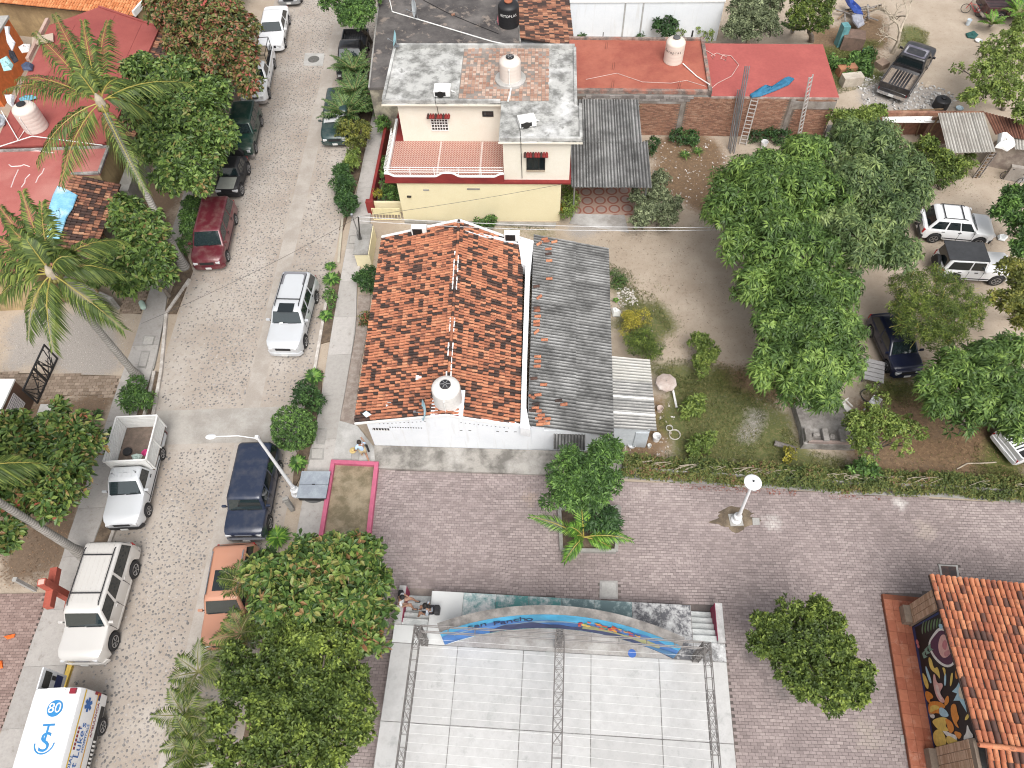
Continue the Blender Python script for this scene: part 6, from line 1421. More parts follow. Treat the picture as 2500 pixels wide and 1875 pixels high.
bp = vehicle('black_pickup', 'black pickup beneath the round tree at the top of the street', A2(800, 615), A2(855, 235), .5, .9, 5.4, 1.92, CP['black'], cat='pickup', zhood=1.02, zbelt=1.1, zroof=1.74, cowl=.27, rf=.36, rr=.56, rb=.58, zdeck=.75, pickup=.58, wr=.38, panes=((.02, .5), (.55, 1)))
pickup_bed(bp, .77, CP['black'], M['black'], -.5, 1.1)
vehicle('teal_car', 'dark green car hidden under the areca palms', A2(690, 1105), A2(745, 690), .45, .8, 4.9, 1.88, CP['teal'], zhood=.92, zbelt=1.0, zroof=1.6, cowl=.27, rf=.4, rr=.9, rb=.98, panes=((0, .28), (.32, .62), (.66, 1)))
rp = vehicle('old_pickup', 'black pickup with empty ribbed bed and peeling grey cab roof', A4(1425, 370), A4(1172, 745), .7, .75, 6.1, 2.1, CP['black'], cat='pickup', zhood=1.08, zbelt=1.15, zroof=1.82, cowl=.25, rf=.34, rr=.55, rb=.57, zdeck=.8, pickup=.57, wr=.39, panes=((.02, .48), (.53, 1)), bumper=M['chrome'], roof_mat=(stained((.14, .13, .17), (.1, .1, .13), light=(.4, .4, .42), scale=2.2, lo=.3), 1.0))
pickup_bed(rp, .82, CP['black'], stained((.3, .25, .2), (.2, .16, .13), scale=3), -.42, 1.15)
rt = vehicle('red_pickup', 'dark red pickup cut off by the upper right corner', (2600, 10), A4(1885, 40), .7, .8, 5.8, 2.05, CP['dred'], cat='pickup', zhood=1.1, zbelt=1.15, zroof=1.8, rr=.56, rb=.58, zdeck=.85, pickup=.58, wr=.42, panes=((.02, .98),), anchor='r', bumper=M['chrome'])
pickup_bed(rt, .86, CP['dred'], M['black'], -.4, 1.15)
rv = vehicle('white_crossover', 'white compact SUV with rear spare wheel beside the mango tree', B4(1945, 365), B4(1445, 275), .5, .95, 4.0, 1.75, CP['white'], cat='suv', zhood=1.0, zbelt=1.06, zroof=1.68, cowl=.27, rf=.4, rr=.86, rb=.95, wr=.36, panes=((0, .3), (.33, .64), (.68, 1)), rack=2, bumper=dkp, sills=dkp)
MB().lathe([(.02, -.1), (.3, -.1), (.34, -.04), (.34, .08), (.02, .1)], 22, Matrix.Translation((-2.18, 0, .95)) @ Matrix.Rotation(PI / 2, 4, 'Y')).build('spare_wheel', M['rubber'], rv, sm=40)
jp = vehicle('white_offroader', 'boxy white off-roader with black hard top and rear spare wheel', B4(2080, 650), B4(1575, 590), .6, .95, 3.85, 1.66, CP['white'], cat='off-roader', zhood=1.06, zbelt=1.08, zroof=1.76, cowl=.4, rf=.43, rr=.95, rb=.99, wr=.39, panes=((0, .36), (.4, .98)), nose=.97, wroof=.88, head=(.2, .2), bumper=M['black'], roof_mat=(plain((.04, .042, .046), .7), 1.0))
MB().box(-1.9, .25, -.72, .72, 1.77, 1.81).build('hard_top', plain((.04, .042, .046), .7, var=.25), jp, bev=.04); MB().lathe([(.02, -.1), (.34, -.1), (.38, 0), (.34, .1), (.02, .1)], 22, Matrix.Translation((-2.05, 0, .95)) @ Matrix.Rotation(PI / 2, 4, 'Y')).build('spare_wheel', M['rubber'], jp, sm=40)
vehicle('blue_hatchback', 'dark blue hatchback half hidden under the wispy tree', B4(1305, 1475), B4(1155, 1065), .4, .8, 3.7, 1.65, CP['blue'], zhood=.86, zbelt=.95, zroof=1.46, cowl=.25, rf=.42, rr=.86, rb=.96, panes=((0, .44), (.5, 1)), wroof=.76)
wp_ = vehicle('white_pickup', 'white pickup tail poking out below the right mango tree', (2700, 1000), C4(2075, 600), .8, .8, 5.0, 1.8, CP['white'], cat='pickup', zhood=1.0, zbelt=1.05, zroof=1.7, rr=.56, rb=.58, zdeck=.78, pickup=.58, panes=((.02, .98),), anchor='r')
pickup_bed(wp_, .8, CP['white'], M['black'], -.4, 1.05)
# -- ambulance
AH = 2.4
ar, af = P(D1(450, 1040), AH), P(D1(275, 1659), AH); d = af - ar; yaw = math.atan2(d.y, d.x)
am = thing('ambulance', 'white ambulance with blue lettering and its rear door open', 'ambulance', (ar.x, ar.y, .02), yaw)   # x forward from the rear
AL, AW = 5.7, 1.98; w = AW / 2
m = MB(); rings = []
for x, k, top in ((0, .96, AH - .04), (.03, .985, AH), (.4, 1, AH), (3.9, 1, AH), (4.6, .98, AH - .1), (5.0, .96, 1.6)):
    ww = w * k; rings.append([(x, -ww * .97, .42), (x, -ww, .7), (x, -ww, 1.25), (x, -ww * .965, top - .22), (x, -ww * .9, top - .06), (x, -ww * .78, top), (x, 0, top + .03), (x, ww * .78, top), (x, ww * .9, top - .06), (x, ww * .965, top - .22), (x, ww, 1.25), (x, ww, .7), (x, ww * .97, .42)])
m.grid(rings, close=True); n = len(rings[0]); m.add(rings[0], [tuple(range(n))]); m.add(rings[-1], [tuple(range(n - 1, -1, -1))])
ab = m.build('body', car_paint((.8, .81, .82), 0, .03), am, sm=35)
MB().box(5.0, 5.75, -.9, .9, .42, 1.15).build('hood', CP['white'], am, bev=.08)
MB().box(.1, 5.6, -.9, .9, .3, .5).build('chassis', M['black'], am)
for x in (1.15, 4.75):
    for s in (-1, 1): add_wheel(am, x, s * (w - .08), .35, .24, s)
lh = lambda y, z: None
def side_quad(x0, x1, z0, z1, mat, name, off=.006, par=None):
    """strip on the street side of the van (its left, local +y)"""
    yy = lambda z: w * (1 if z < 1.25 else 1 - .035 * (z - 1.25) / (AH - .22 - 1.25)) + off
    return MB().quad((x0, yy(z0), z0), (x1, yy(z0), z0), (x1, yy(z1), z1), (x0, yy(z1), z1)).build(name, mat, par or ab)
blue = plain((.02, .13, .42), .5); yel = plain((.75, .5, .04), .5); dred = plain((.25, .015, .03), .5); navy = plain((.015, .03, .12), .5)
side_quad(.05, 4.8, AH - .36, AH - .28, yel, 'yellow_stripe'); side_quad(.05, 4.8, 1.15, 1.22, plain((.72, .38, .05), .5), 'orange_stripe'); side_quad(.45, 4.8, .5, .78, M['black'], 'skirt')
side_quad(.0, .12, 1.0, 1.45, dred, 'reflective_mark'); side_quad(.12, .3, 1.0, 1.16, navy, 'reflective_mark')
for k in range(14): side_quad(1.7 + k * .15, 1.78 + k * .15, .55, .74, M['white'], 'skirt_mark', .009)
sideM = lambda x, z, s=1: Matrix.Translation((x, w * (1 - .035 * max(0, z - 1.25) / .93) + .008, z)) @ Matrix.Rotation(PI, 4, 'Z') @ Matrix.Rotation(PI / 2, 4, 'X')
text_mesh('AMBULANCIA', .2, 'lettering', dred, ab, sideM(1.0, 1.02), .003)
text_mesh('Saint Luke\'s', .5, 'lettering', blue, ab, sideM(2.35, 1.66), .003)
text_mesh('HOSPITALS', .2, 'lettering', blue, ab, sideM(1.7, 1.36), .003)
text_mesh('DIAL', .28, 'lettering', blue, ab, sideM(2.6, 1.93), .003); text_mesh('911', .3, 'lettering', dred, ab, sideM(2.9, 1.02), .003)
for k in range(6): side_quad(1.35 + k * .14, 1.45 + k * .14, 1.86, 1.98, dred, 'side_mark', .008)
# six-pointed medical star
for k in range(3):
    a = k * PI / 3; side_c = (.55, 1.72); dx, dz = math.cos(a) * .26, math.sin(a) * .26; px_, pz2 = -math.sin(a) * .07, math.cos(a) * .07; yv = w * (1 - .035 * .5) + .012 + .002 * k
    MB().quad((side_c[0] - dx - px_, yv, side_c[1] - dz - pz2), (side_c[0] + dx - px_, yv, side_c[1] + dz - pz2), (side_c[0] + dx + px_, yv, side_c[1] + dz + pz2), (side_c[0] - dx + px_, yv, side_c[1] - dz + pz2)).build('medical_star', blue, ab)
roofM = lambda x, y: Matrix.Translation((x, y, AH + .036)) @ Matrix.Rotation(PI, 4, 'Z')
rb_ = plain((.03, .22, .5), .5)
MB().lathe([(.3, AH + .028), (.3, AH + .033), (.005, AH + .034)], 32, Matrix.Translation((.75, .12, 0))).build('roof_disc', rb_, ab)
text_mesh('80', .5, 'lettering', M['white'], ab, Matrix.Translation((.75, .12, AH + .045)) @ Matrix.Rotation(PI / 2, 4, 'Z'), .003)
m = MB()
def arcstrip(cx, cy, r, a0, a1, wd, n=20):
    r0 = [(cx + (r + wd / 2) * math.cos(a0 + (a1 - a0) * i / n), cy + (r + wd / 2) * math.sin(a0 + (a1 - a0) * i / n), AH + .036) for i in range(n + 1)]
    r1 = [(cx + (r - wd / 2) * math.cos(a0 + (a1 - a0) * i / n), cy + (r - wd / 2) * math.sin(a0 + (a1 - a0) * i / n), AH + .036) for i in range(n + 1)]
    return [r0, r1]
text_mesh('S', .95, 'emblem', rb_, ab, Matrix.Translation((1.95, .1, AH + .036)) @ Matrix.Rotation(PI / 2, 4, 'Z'), .003)
text_mesh('T', .8, 'emblem', rb_, ab, Matrix.Translation((1.6, .08, AH + .04)) @ Matrix.Rotation(PI / 2, 4, 'Z'), .003)
m.grid(arcstrip(1.95, .1, .36, -PI / 2, PI / 2, .05)); m.build('emblem', rb_, ab)
MB().box(.05, .25, w * .55, w * .78, AH - .02, AH + .1).build('beacon', dred, am); MB().box(.02, .12, -.35, .35, AH + .01, AH + .09).build('light_bar', M['white'], am)
dr_ = MB().box(-.85, -.02, -w + .01, -w + .07, .5, AH - .2).build('rear_door', car_paint((.74, .76, .78), 0, .05), am, bev=.02)
MB().box(-.75, -.12, -w + .07, -w + .085, 1.55, 2.0).build('window', M['glass'], dr_); MB().box(-.75, -.12, -w + .07, -w + .082, .75, 1.2).build('door_panel', navy, dr_); MB().box(-.66, -.5, -w + .085, -w + .1, 1.25, 1.5).build('latch', M['black'], dr_)
MB().box(-.06, .0, -w * .9, w * .9, .42, .6).build('step', M['black'], am)
MB().box(.3, 2.2, -w - .02, -w + .005, 1.5, 1.8).build('side_window', M['glass'], ab)
# -- plants
def unit(v): return v / np.maximum(1e-9, np.linalg.norm(v, axis=-1, keepdims=True))
def leaf_mesh(c, ax, k, ln, wd, e0, e1, rng, wide=.5, droop=.15, var=.3):
    """k leaves round each tuft centre c with axis ax"""
    n = len(c); ax = unit(ax); ref = np.where(np.abs(ax[:, 2:3]) < .9, np.array([[0, 0, 1.]]), np.array([[1., 0, 0]]))
    u = unit(np.cross(ax, ref)); v = np.cross(ax, u)
    ph = rng.random((n, 1)) * 6.283 + np.arange(k)[None] * (6.283 / k) + rng.normal(0, .35, (n, k)); el = rng.uniform(e0, e1, (n, k))
    d = np.cos(el)[..., None] * (np.cos(ph)[..., None] * u[:, None] + np.sin(ph)[..., None] * v[:, None]) + np.sin(el)[..., None] * ax[:, None]
    s = unit(np.cross(d, ax[:, None] + rng.normal(0, .35, (n, k, 3)))); L = (ln * rng.uniform(1 - var, 1 + var, (n, k)))[..., None]; W = (wd * rng.uniform(1 - var, 1 + var, (n, k)))[..., None]
    p0 = c[:, None] + d * L * .08; nn = np.cross(s, d)
    mid = p0 + d * L * wide; tip = p0 + d * L - ax[:, None] * L * droop - np.array([0, 0, 1.]) * L * droop
    V = np.stack([p0, mid + s * W / 2, tip, mid - s * W / 2], 2).reshape(-1, 3)
    return V
KINDS_ = dict(   # leaves per tuft, length, width, elevation range, widest point, droop, tufts per m2
    mango=(12, .38, .082, -.25, .4, .5, .2, 7.5), almond=(8, .33, .16, -.15, .55, .65, .1, 10), ficus=(9, .15, .08, -.6, 1.2, .5, .1, 32), small=(9, .12, .07, -.8, 1.2, .5, .1, 34),
    bush=(8, .2, .085, -.4, 1.0, .5, .1, 22), tiny=(10, .085, .05, -1, 1.3, .5, .05, 60), sparse=(7, .16, .09, -.6, 1.0, .5, .15, 11), wisp=(6, .16, .035, -.8, 1.0, .5, .1, 12), lance=(9, .26, .07, -.2, .9, .5, .15, 18))
def crown_pts(clumps, dens, rng, low=-.35, inner=.22, rough=.3, lump=True):
    C_, A_ = [], []; big = []
    for c in clumps:
        x, y, z, r = c[:4]
        if lump and r > .55:
            big.append([x, y, z - .1 * r, r * .62])
            for d in unit(rng.normal(size=(int(9 + r * 3), 3))):
                if d[2] < -.45: d = -d
                q = rng.uniform(.3, .46); big.append([x + d[0] * r * (1 - q), y + d[1] * r * (1 - q), z + d[2] * r * (1 - q), r * q])
        else: big.append(list(c[:4]))
    clumps = big; cl = np.array([c[:4] for c in clumps]); sq = np.array([c[4] if len(c) > 4 else 1.0 for c in clumps])
    for i, (x, y, z, r) in enumerate(cl):
        n = int(dens * 12.57 * r * r * .8) + 6; d = unit(rng.normal(size=(n, 3))); keep = (d[:, 2] > low) | (rng.random(n) < .25); d = d[keep]; n = len(d)
        ph = rng.random(3) * 6
        nz = 1 + rough * (np.sin(d[:, 0] * 3.1 + ph[0]) * np.sin(d[:, 1] * 3.7 + ph[1]) * .6 + np.sin(d[:, 2] * 5 + d[:, 0] * 5 + ph[2]) * .35)
        rr = r * nz * (1 - np.abs(rng.normal(0, .1, n))); inn = rng.random(n) < inner; rr = np.where(inn, r * rng.uniform(.35, .85, n), rr)
        p = np.stack([x + d[:, 0] * rr, y + d[:, 1] * rr, z + d[:, 2] * rr * sq[i]], 1)
        ok_ = np.ones(n, bool)
        for j in np.nonzero(np.linalg.norm(cl[:, :3] - cl[i, :3], axis=1) < cl[:, 3] * .6 + r * 1.3)[0]:
            if j != i: ok_ &= np.linalg.norm(p - cl[j, :3], axis=1) > cl[j, 3] * .6
        ok_ &= p[:, 2] > .06; p = p[ok_]; d = d[ok_]
        C_.append(p); A_.append(d * .75 + np.array([0, 0, .55]) + rng.normal(0, .3, d.shape))
    return np.concatenate(C_), np.concatenate(A_)
def crown_mesh(name, clumps, kind, mat, seed, dens=1.0, scl=1.0, **kw):
    k, ln, wd, e0, e1, wide, droop, dd = KINDS_[kind]; rng = np.random.default_rng(seed)
    c, a = crown_pts(clumps, dd * dens / (scl * scl), rng, **kw)
    V = leaf_mesh(c, a, k, ln * scl, wd * scl, e0, e1, rng, wide, droop); V[:, 2] = np.maximum(V[:, 2], .02)
    nf = len(V) // 4; me = np_mesh(name, V, np.arange(nf * 4), np.full(nf, 4), mat); at_ = me.attributes.new('tuft', 'FLOAT', 'POINT'); at_.data.foreach_set('value', np.repeat(rng.random(len(c)), k * 4).astype(np.float32))
    return me
def clump_world(lst, z, rz=None):
    """(px,py,r_px[,z]) in photo pixels -> world ellipsoids"""
    out = []
    for c in lst:
        zz = c[3] if len(c) > 3 else z; p = P((c[0], c[1]), zz); r = c[2] * mpp(p); out.append([p.x, p.y, zz, r])
    return out
_seed = [100]
def rz_(R, lst): return [(*R(a[0], a[1]), a[2] * .3165, *a[3:]) for a in lst]
def tree(name, label, cl, z, kind, mat, base=None, trunk=.16, cat='tree', group=None, dens=1.0, scl=1.0, bark='bark', limbs=True, twigs=0, **kw):
    _seed[0] += 1; random.seed(_seed[0])
    W = clump_world(cl, z); n = len(W); cx = sum(w[0] for w in W) / n; cy = sum(w[1] for w in W) / n
    b = P(base) if base else Vector((cx, cy, 0)); zc = sum(w[2] for w in W) / n
    t = thing(name, label, cat, (b.x, b.y, 0), 0, group); L_ = [[w[0] - b.x, w[1] - b.y, w[2], w[3]] for w in W]
    link(bpy.data.objects.new('crown' if cat == 'tree' else 'foliage', crown_mesh('crown', L_, kind, M[mat], _seed[0], dens, scl, **kw)), t)
    m = MB(); fork = Vector(((cx - b.x) * .5, (cy - b.y) * .5, zc * .42))
    if cat == 'tree':
        m.tube([(0, 0, 0), (fork.x * .4 + .05, fork.y * .4, fork.z * .5), tuple(fork)], [trunk * 1.35, trunk, trunk * .85], 9)
        if limbs:
            for w in L_:
                e = Vector(w[:3]) + Vector((0, 0, w[3] * .25)); md = fork.lerp(e, .5) + Vector((random.uniform(-.2, .2), random.uniform(-.2, .2), .1)); m.tube([tuple(fork), tuple(md), tuple(e)], [trunk * .6, trunk * .38, trunk * .12], 6)
                for _ in range(3 + twigs):
                    d = Vector((random.gauss(0, 1), random.gauss(0, 1), random.gauss(.3, .8))).normalized() * w[3] * .95; m.tube([tuple(md.lerp(e, .6)), tuple(Vector(w[:3]) + d * .5 + Vector((0, 0, .1))), tuple(Vector(w[:3]) + d)], [trunk * .22, trunk * .12, .012], 4)
        m.build('trunk', M[bark], t, sm=60)
    else:
        for w in L_:
            for _ in range(3): m.tube([(w[0] * .5, w[1] * .5, 0), (w[0] + random.uniform(-.3, .3) * w[3], w[1] + random.uniform(-.3, .3) * w[3], w[2] + w[3] * .4)], [.03, .01], 5)
        tag(m.build('stems', M[bark], t), kind='stuff')
    return t
def shrub(label, cl, z, kind, mat, name='shrub', cat='shrub', group=None, **kw): return tree(name, label, cl, z, kind, mat, cat=cat, group=group, **kw)
def frond_geo(b, tip, arch, ll, n, rng, rw=.05, hang=.55):
    """feather leaf: returns leaflet quads and the midrib path"""
    b = np.array(b); tip = np.array(tip); midp = (b + tip) / 2 + np.array([0, 0, arch]); t = np.linspace(0, 1, n)[:, None]
    pt = lambda t: (1 - t) ** 2 * b + 2 * t * (1 - t) * midp + t * t * tip
    p = pt(t); d = unit(pt(np.minimum(1, t + .02)) - pt(np.maximum(0, t - .02))); s = unit(np.cross(d, np.array([[0, 0, 1.]]))); up = np.cross(s, d)
    V = []; q0 = t[:, 0] > .14
    for sd in (-1, 1):
        L = ll * np.sin(np.clip(t * 1.0 + .14, 0, 1) * 2.75)[:, 0:1] * rng.uniform(.85, 1.1, (n, 1)); hg = hang * rng.uniform(.6, 1.3, (n, 1))
        dirv = unit(s * sd * .8 + d * (.55 + .4 * t) + up * rng.uniform(-.05, .25, (n, 1))); e = p + dirv * L - np.array([[0, 0, 1.]]) * hg * L; md = p + dirv * L * .5 - np.array([[0, 0, 1.]]) * hg * L * .12; w_ = d * rw * .5
        V.append(np.stack([p, md - w_, e, md + w_], 1)[q0])
    return np.concatenate(V).reshape(-1, 3), [tuple(pt(np.array([[q]]))[0]) for q in np.linspace(0, 1, 7)]
def palm(name, label, base, crown, tips, lmat, ll=1.0, n=84, trunk=(.2, .13), bend=.8, nuts=False, arch=.9, rw=.085, cat='palm', group=None, hang=.8, ribs='rachis'):
    """base, crown: world points; tips: list of (world tip, arch)"""
    _seed[0] += 1; rng = np.random.default_rng(_seed[0]); b = Vector(base); c = Vector(crown) - b; t = thing(name, label, cat, b, 0, group)
    if trunk:
        path = [(c.x * f ** bend, c.y * f ** bend, c.z * f) for f in np.linspace(0, 1, 9)]
        m = MB().tube(path, [trunk[0] * 1.6] + [trunk[0] + (trunk[1] - trunk[0]) * f for f in np.linspace(0.1, 1, 8)], 10); m.build('trunk', M['palm_bark'], t, sm=60)
    for tp, ar in tips:
        e = Vector(tp) - b; V, rb = frond_geo(c, e, ar, ll, n, rng, rw, hang); nf = len(V) // 4
        o = link(bpy.data.objects.new('frond', np_mesh('frond', V, np.arange(nf * 4), np.full(nf, 4), M[lmat])), t)
        MB().tube(rb, [.036, .032, .028, .024, .018, .012, .006], 5).build('midrib', M[ribs], o, sm=60)
    if nuts:
        for k in range(9): a = k * .7; MB().lathe([(.01, -.13), (.09, -.08), (.11, 0), (.08, .1), (.01, .14)], 8, Matrix.Translation(c + Vector((.22 * math.cos(a), .22 * math.sin(a), -.25 - .06 * (k % 3))))).build('coconut', plain((.22, .2, .06), .6), t, sm=60)
        MB().lathe([(.14, -.5), (.24, -.1), (.2, .2), (.05, .5)], 10, Matrix.Translation(c)).build('crown_fibre', M['dead'], t)
    return t
def rosette(label, q, r, mat, n=46, name='agave', group='rosette plants along the kerb', h=.5, wd=.13, cat='plant'):
    """spiky rosette of strap leaves"""
    _seed[0] += 1; rng = random.Random(_seed[0]); b = P(q, .1); R_ = r * mpp(b); V = []; F = []
    for k in range(n):
        a = k * 2.4; e = .1 + 1.05 * (k / n); L = R_ * rng.uniform(.85, 1.1) * (1.05 - .35 * (k / n)); dx, dy = math.cos(a), math.sin(a); ww = wd * rng.uniform(.8, 1.2); pts = []
        for f in (0, .35, .7, 1): hr = L * f * math.cos(e * (1 - f * .55)); hz = L * f * math.sin(e * (1 - .5 * f)) * .9 + .08 - .12 * f * f * L; pts.append((dx * hr, dy * hr, max(.03, hz)))
        i = len(V); sx_, sy_ = -dy, dx
        for p, w_ in zip(pts, (.5, 1, .8, .05)): V += [(p[0] + sx_ * ww * w_ / 2, p[1] + sy_ * ww * w_ / 2, p[2]), (p[0] - sx_ * ww * w_ / 2, p[1] - sy_ * ww * w_ / 2, p[2])]
        F += [(i, i + 1, i + 3, i + 2), (i + 2, i + 3, i + 5, i + 4), (i + 4, i + 5, i + 7, i + 6)]
    t = thing(name, label, cat, b, 0, group); MB().add(V, F).build('leaves', M[mat], t, sm=70); MB().cyl((0, 0, -.08), (0, 0, .12), .06, n=7).build('stem', M['stem'], t)
    return t

# --- coconut palms
def tips_of(R, lst): return [(P(R(a, b), z), ar) for a, b, z, ar in lst]
palm('coconut_palm', 'tall coconut palm leaning over the deep red roof', P((452, 655)), P(A1(775, 790), 9.6), tips_of(A1, [(420, 110, 11.2, .5), (270, 250, 10.8, .6), (640, 165, 11.6, .4), (830, 160, 11.0, .7), (530, 330, 11.3, .3), (40, 690, 8.6, 1.2), (140, 600, 9.2, 1.0), (1450, 640, 8.8, 1.0), (1160, 880, 8.2, 1.2), (290, 1240, 8.0, 1.0), (470, 1420, 7.8, .9), (1120, 1470, 7.6, .8), (1000, 620, 9.4, 1.1), (600, 560, 10.8, .8)]), 'palm_leaf', nuts=True, bend=1.25, trunk=(.22, .14))
palm('coconut_palm', 'coconut palm with yellow midribs rising from the corner planting pit', P((340, 925)), P(B1(400, 690), 8.0), tips_of(B1, [(170, 60, 9.8, .3), (0, 180, 9.2, .5), (320, 140, 9.6, .4), (80, 330, 9.3, .6), (930, 430, 7.4, 1.2), (930, 690, 7.0, 1.2), (950, 1115, 6.4, .7), (410, 1275, 6.2, .9), (220, 1190, 6.4, .9), (-20, 900, 6.8, 1.0), (-40, 560, 8.2, .9), (-60, 400, 8.6, .8), (200, 420, 9.4, .5), (560, 560, 8.6, .8), (-40, 720, 7.4, 1.0)]), 'palm_leaf', nuts=True, bend=.9)
palm('coconut_palm', 'coconut palm trunk leaning out of the left picture edge', P(C1(650, 1440)), P((-110, 1160), 8.0), [(P(C1(320, 730), 7.2), .8), (P((-250, 1000), 9), .6), (P((-40, 1060), 9.4), .5), (P((-300, 1250), 7), .8), (P((-120, 1370), 6.8), .8), (P((20, 1230), 7.0), .9) if False else (P((-60, 960), 9), .6)], 'palm_leaf', bend=1.3)
# --- almond trees on the left
tree('almond_tree', 'large rust-tinged almond tree over the parked white pickup', rz_(A1, [(1330, 120, 210), (1600, 80, 250), (1800, 250, 210), (1480, 310, 220), (1730, 460, 210), (1890, 620, 140), (1650, 240, 230), (1250, 60, 130), (1880, 420, 130)]), 4.6, 'almond', 'almond_brown', base=A1(1700, 800), dens=1.0)
tree('almond_tree', 'broad green almond tree behind the dark green off-roader', rz_(A1, [(1120, 600, 170), (1420, 680, 240), (1640, 780, 190), (1180, 880, 230), (1480, 980, 260), (1690, 1080, 170), (1250, 1140, 190), (1480, 1240, 220), (1310, 1370, 150), (1540, 1420, 120), (1000, 760, 110)]), 4.2, 'almond', 'almond_green', base=A1(1480, 1480), dens=1.0)
tree('almond_tree', 'small almond tree between the two coconut palms', rz_(B1, [(980, 240, 160), (1150, 350, 170), (1080, 560, 220), (850, 560, 120), (800, 690, 120), (1200, 690, 150), (990, 780, 110), (1280, 560, 80)]), 3.2, 'almond', 'almond_green', base=B1(1310, 870), trunk=.1, dens=1.05)
tree('almond_tree', 'almond tree with red leaves beside the slatted pickup', rz_(C1, [(120, 500, 180), (400, 520, 190), (620, 620, 180), (250, 720, 240), (560, 860, 200), (400, 1020, 160), (130, 950, 210), (650, 440, 90), (40, 1290, 150), (480, 300, 70)]), 3.8, 'almond', 'almond', base=C1(360, 1180), dens=1.0)
shrub('leafy green shrub at the foot of the corner coconut palm', rz_(C1, [(1050, 120, 65), (1030, 220, 95), (1105, 240, 75), (990, 270, 60)]), .75, 'lance', 'green_leaf')
shrub('small upright shrub hidden behind the slatted pickup', rz_(C1, [(895, 500, 60), (880, 570, 65), (860, 630, 50)]), .7, 'bush', 'green_leaf')
shrub('tiny dark weed in the bare soil by the kiosk', rz_(C1, [(755, 350, 35)]), .3, 'small', 'dark_leaf', cat='plant', name='weed')
shrub('leafy shrubs growing behind the maroon minivan', rz_(B1, [(1480, 150, 75), (1470, 250, 80), (1460, 340, 80), (1440, 460, 60)]), .9, 'lance', 'green_leaf')
shrub('low plant behind the garden wall under the palm', rz_(B1, [(760, 970, 70), (660, 960, 50)]), .5, 'bush', 'dark_leaf')
# --- along the right side of the street
tree('laurel_tree', 'dense green laurel tree at the top of the street', rz_(A2, [(640, 10, 100), (860, 40, 140), (790, 120, 110), (930, 110, 95), (870, 180, 60), (720, -60, 130), (960, -40, 110)]), 4.2, 'ficus', 'green_leaf', base=A2(960, 330), dens=1.0)
def areca(label, q, r, n=16, h=2.2, mat='areca', name='areca_palm', group=None, base=None, ll=.5, rw=.075, hang=.35):
    b = P(base or q); c = P(q, h * .55) if not base else P(q, h); _seed[0] += 1; rg = random.Random(_seed[0]); R_ = r * mpp(c); tips = []
    for k in range(n):
        a = k * 2.4 + rg.uniform(-.3, .3); e = rg.uniform(.2, 1.1); L = R_ * rg.uniform(.8, 1.1)
        tips.append(((c.x + L * math.cos(a) * math.cos(e * .7), c.y + L * math.sin(a) * math.cos(e * .7), c.z + L * .9 * math.sin(e) - .1), .25))
    return palm(name, label, b, c, tips, mat, ll=ll, n=34, trunk=(.07, .05) if base else (.1, .08), nuts=False, rw=rw, group=group, hang=hang, ribs='stem')
areca('feathery areca palm before the black pickup', A2(830, 540), 54, n=20, h=2.4); areca('areca palm arching over the dark green car', A2(840, 720), 58, n=22, h=2.4); areca('low areca palm spreading over the dark green car roof', A2(780, 880), 66, n=26, h=2.1); areca('areca palm leaning against the garden wall of the cream house', A2(900, 830), 48, h=2.0)
shrub('yellowing shrub below the areca palms', rz_(A2, [(790, 1010, 100), (890, 1020, 95), (840, 1120, 90)]), 1.1, 'sparse', 'ochre', twigs=2)
shrub('small yellow-green shrub between street and sidewalk', rz_(A2, [(810, 1270, 70), (840, 1200, 50)]), .9, 'bush', 'lime_leaf')
shrub('dark spiky-leaved bush by the cream house sidewalk', rz_(A2, [(740, 1340, 75), (770, 1440, 90), (720, 1420, 60)]), .8, 'lance', 'dark_leaf'); shrub('tall dark bush at the end of the planting strip', rz_(A2, [(760, 1530, 75), (800, 1570, 75), (770, 1610, 60)]), .8, 'bush', 'dark_leaf')
shrub('green shrub in the side garden near the black-stained roof', rz_(A2, [(1060, 880, 70), (1050, 960, 60), (1090, 800, 40)]), 1.0, 'bush', 'green_leaf'); shrub('green garden plants behind the cream gate', rz_(A2, [(1090, 1340, 55), (1110, 1440, 60), (1150, 1490, 55), (1080, 1510, 45), (1080, 1250, 45)]), .6, 'bush', 'green_leaf')
shrub('round yellow bush in the corner of the cream house garden', rz_(A2, [(1015, 1490, 36)]), .9, 'tiny', 'yellow_leaf', dens=1.2)
shrub('small green shrub behind the tiled gable', rz_(B2, [(1870, 300, 50), (1790, 290, 32), (1900, 270, 30)]), .5, 'bush', 'green_leaf')
shrub('croton bush at the corner of the cream house', rz_(B3, [(590, 50, 45), (610, 140, 65), (580, 220, 45), (630, 100, 40)]), .9, 'lance', 'lime_leaf')
rosette('spiky rosette plant nearest the parked silver SUV rear', B2(660, 740), 27, 'agave'); rosette('small spiky rosette above the larger one on the kerb', B2(655, 640), 17, 'agave', 36); rosette('spiky rosette plant beside the silver SUV front door', B2(620, 1020), 21, 'agave')
rosette('spiky rosette plant at the end of the white kerb', B2(530, 1490), 28, 'agave', 54); rosette('spiky rosette plant below the clipped round bush', C2(405, 735), 27, 'agave', 54); rosette('pale green yucca beside the copper SUV', C2(250, 1310), 36, 'young_palm', 60, wd=.1)
shrub('round leafy bush between two rosettes on the kerb', rz_(B2, [(645, 850, 52), (655, 930, 30)]), .5, 'small', 'green_leaf'); shrub('dark flowering shrub above the clipped round bush', rz_(C2, [(450, 170, 80), (540, 270, 70), (420, 240, 60), (500, 210, 60)]), .7, 'bush', 'dark_leaf')
tree('clipped_bush', 'bush clipped to a ball beside the sidewalk', [(*C2(370, 460), 56)], 1.5, 'tiny', 'green_leaf', base=C2(400, 640), trunk=.06, dens=1.7, low=-1, rough=.08, limbs=False, lump=False)
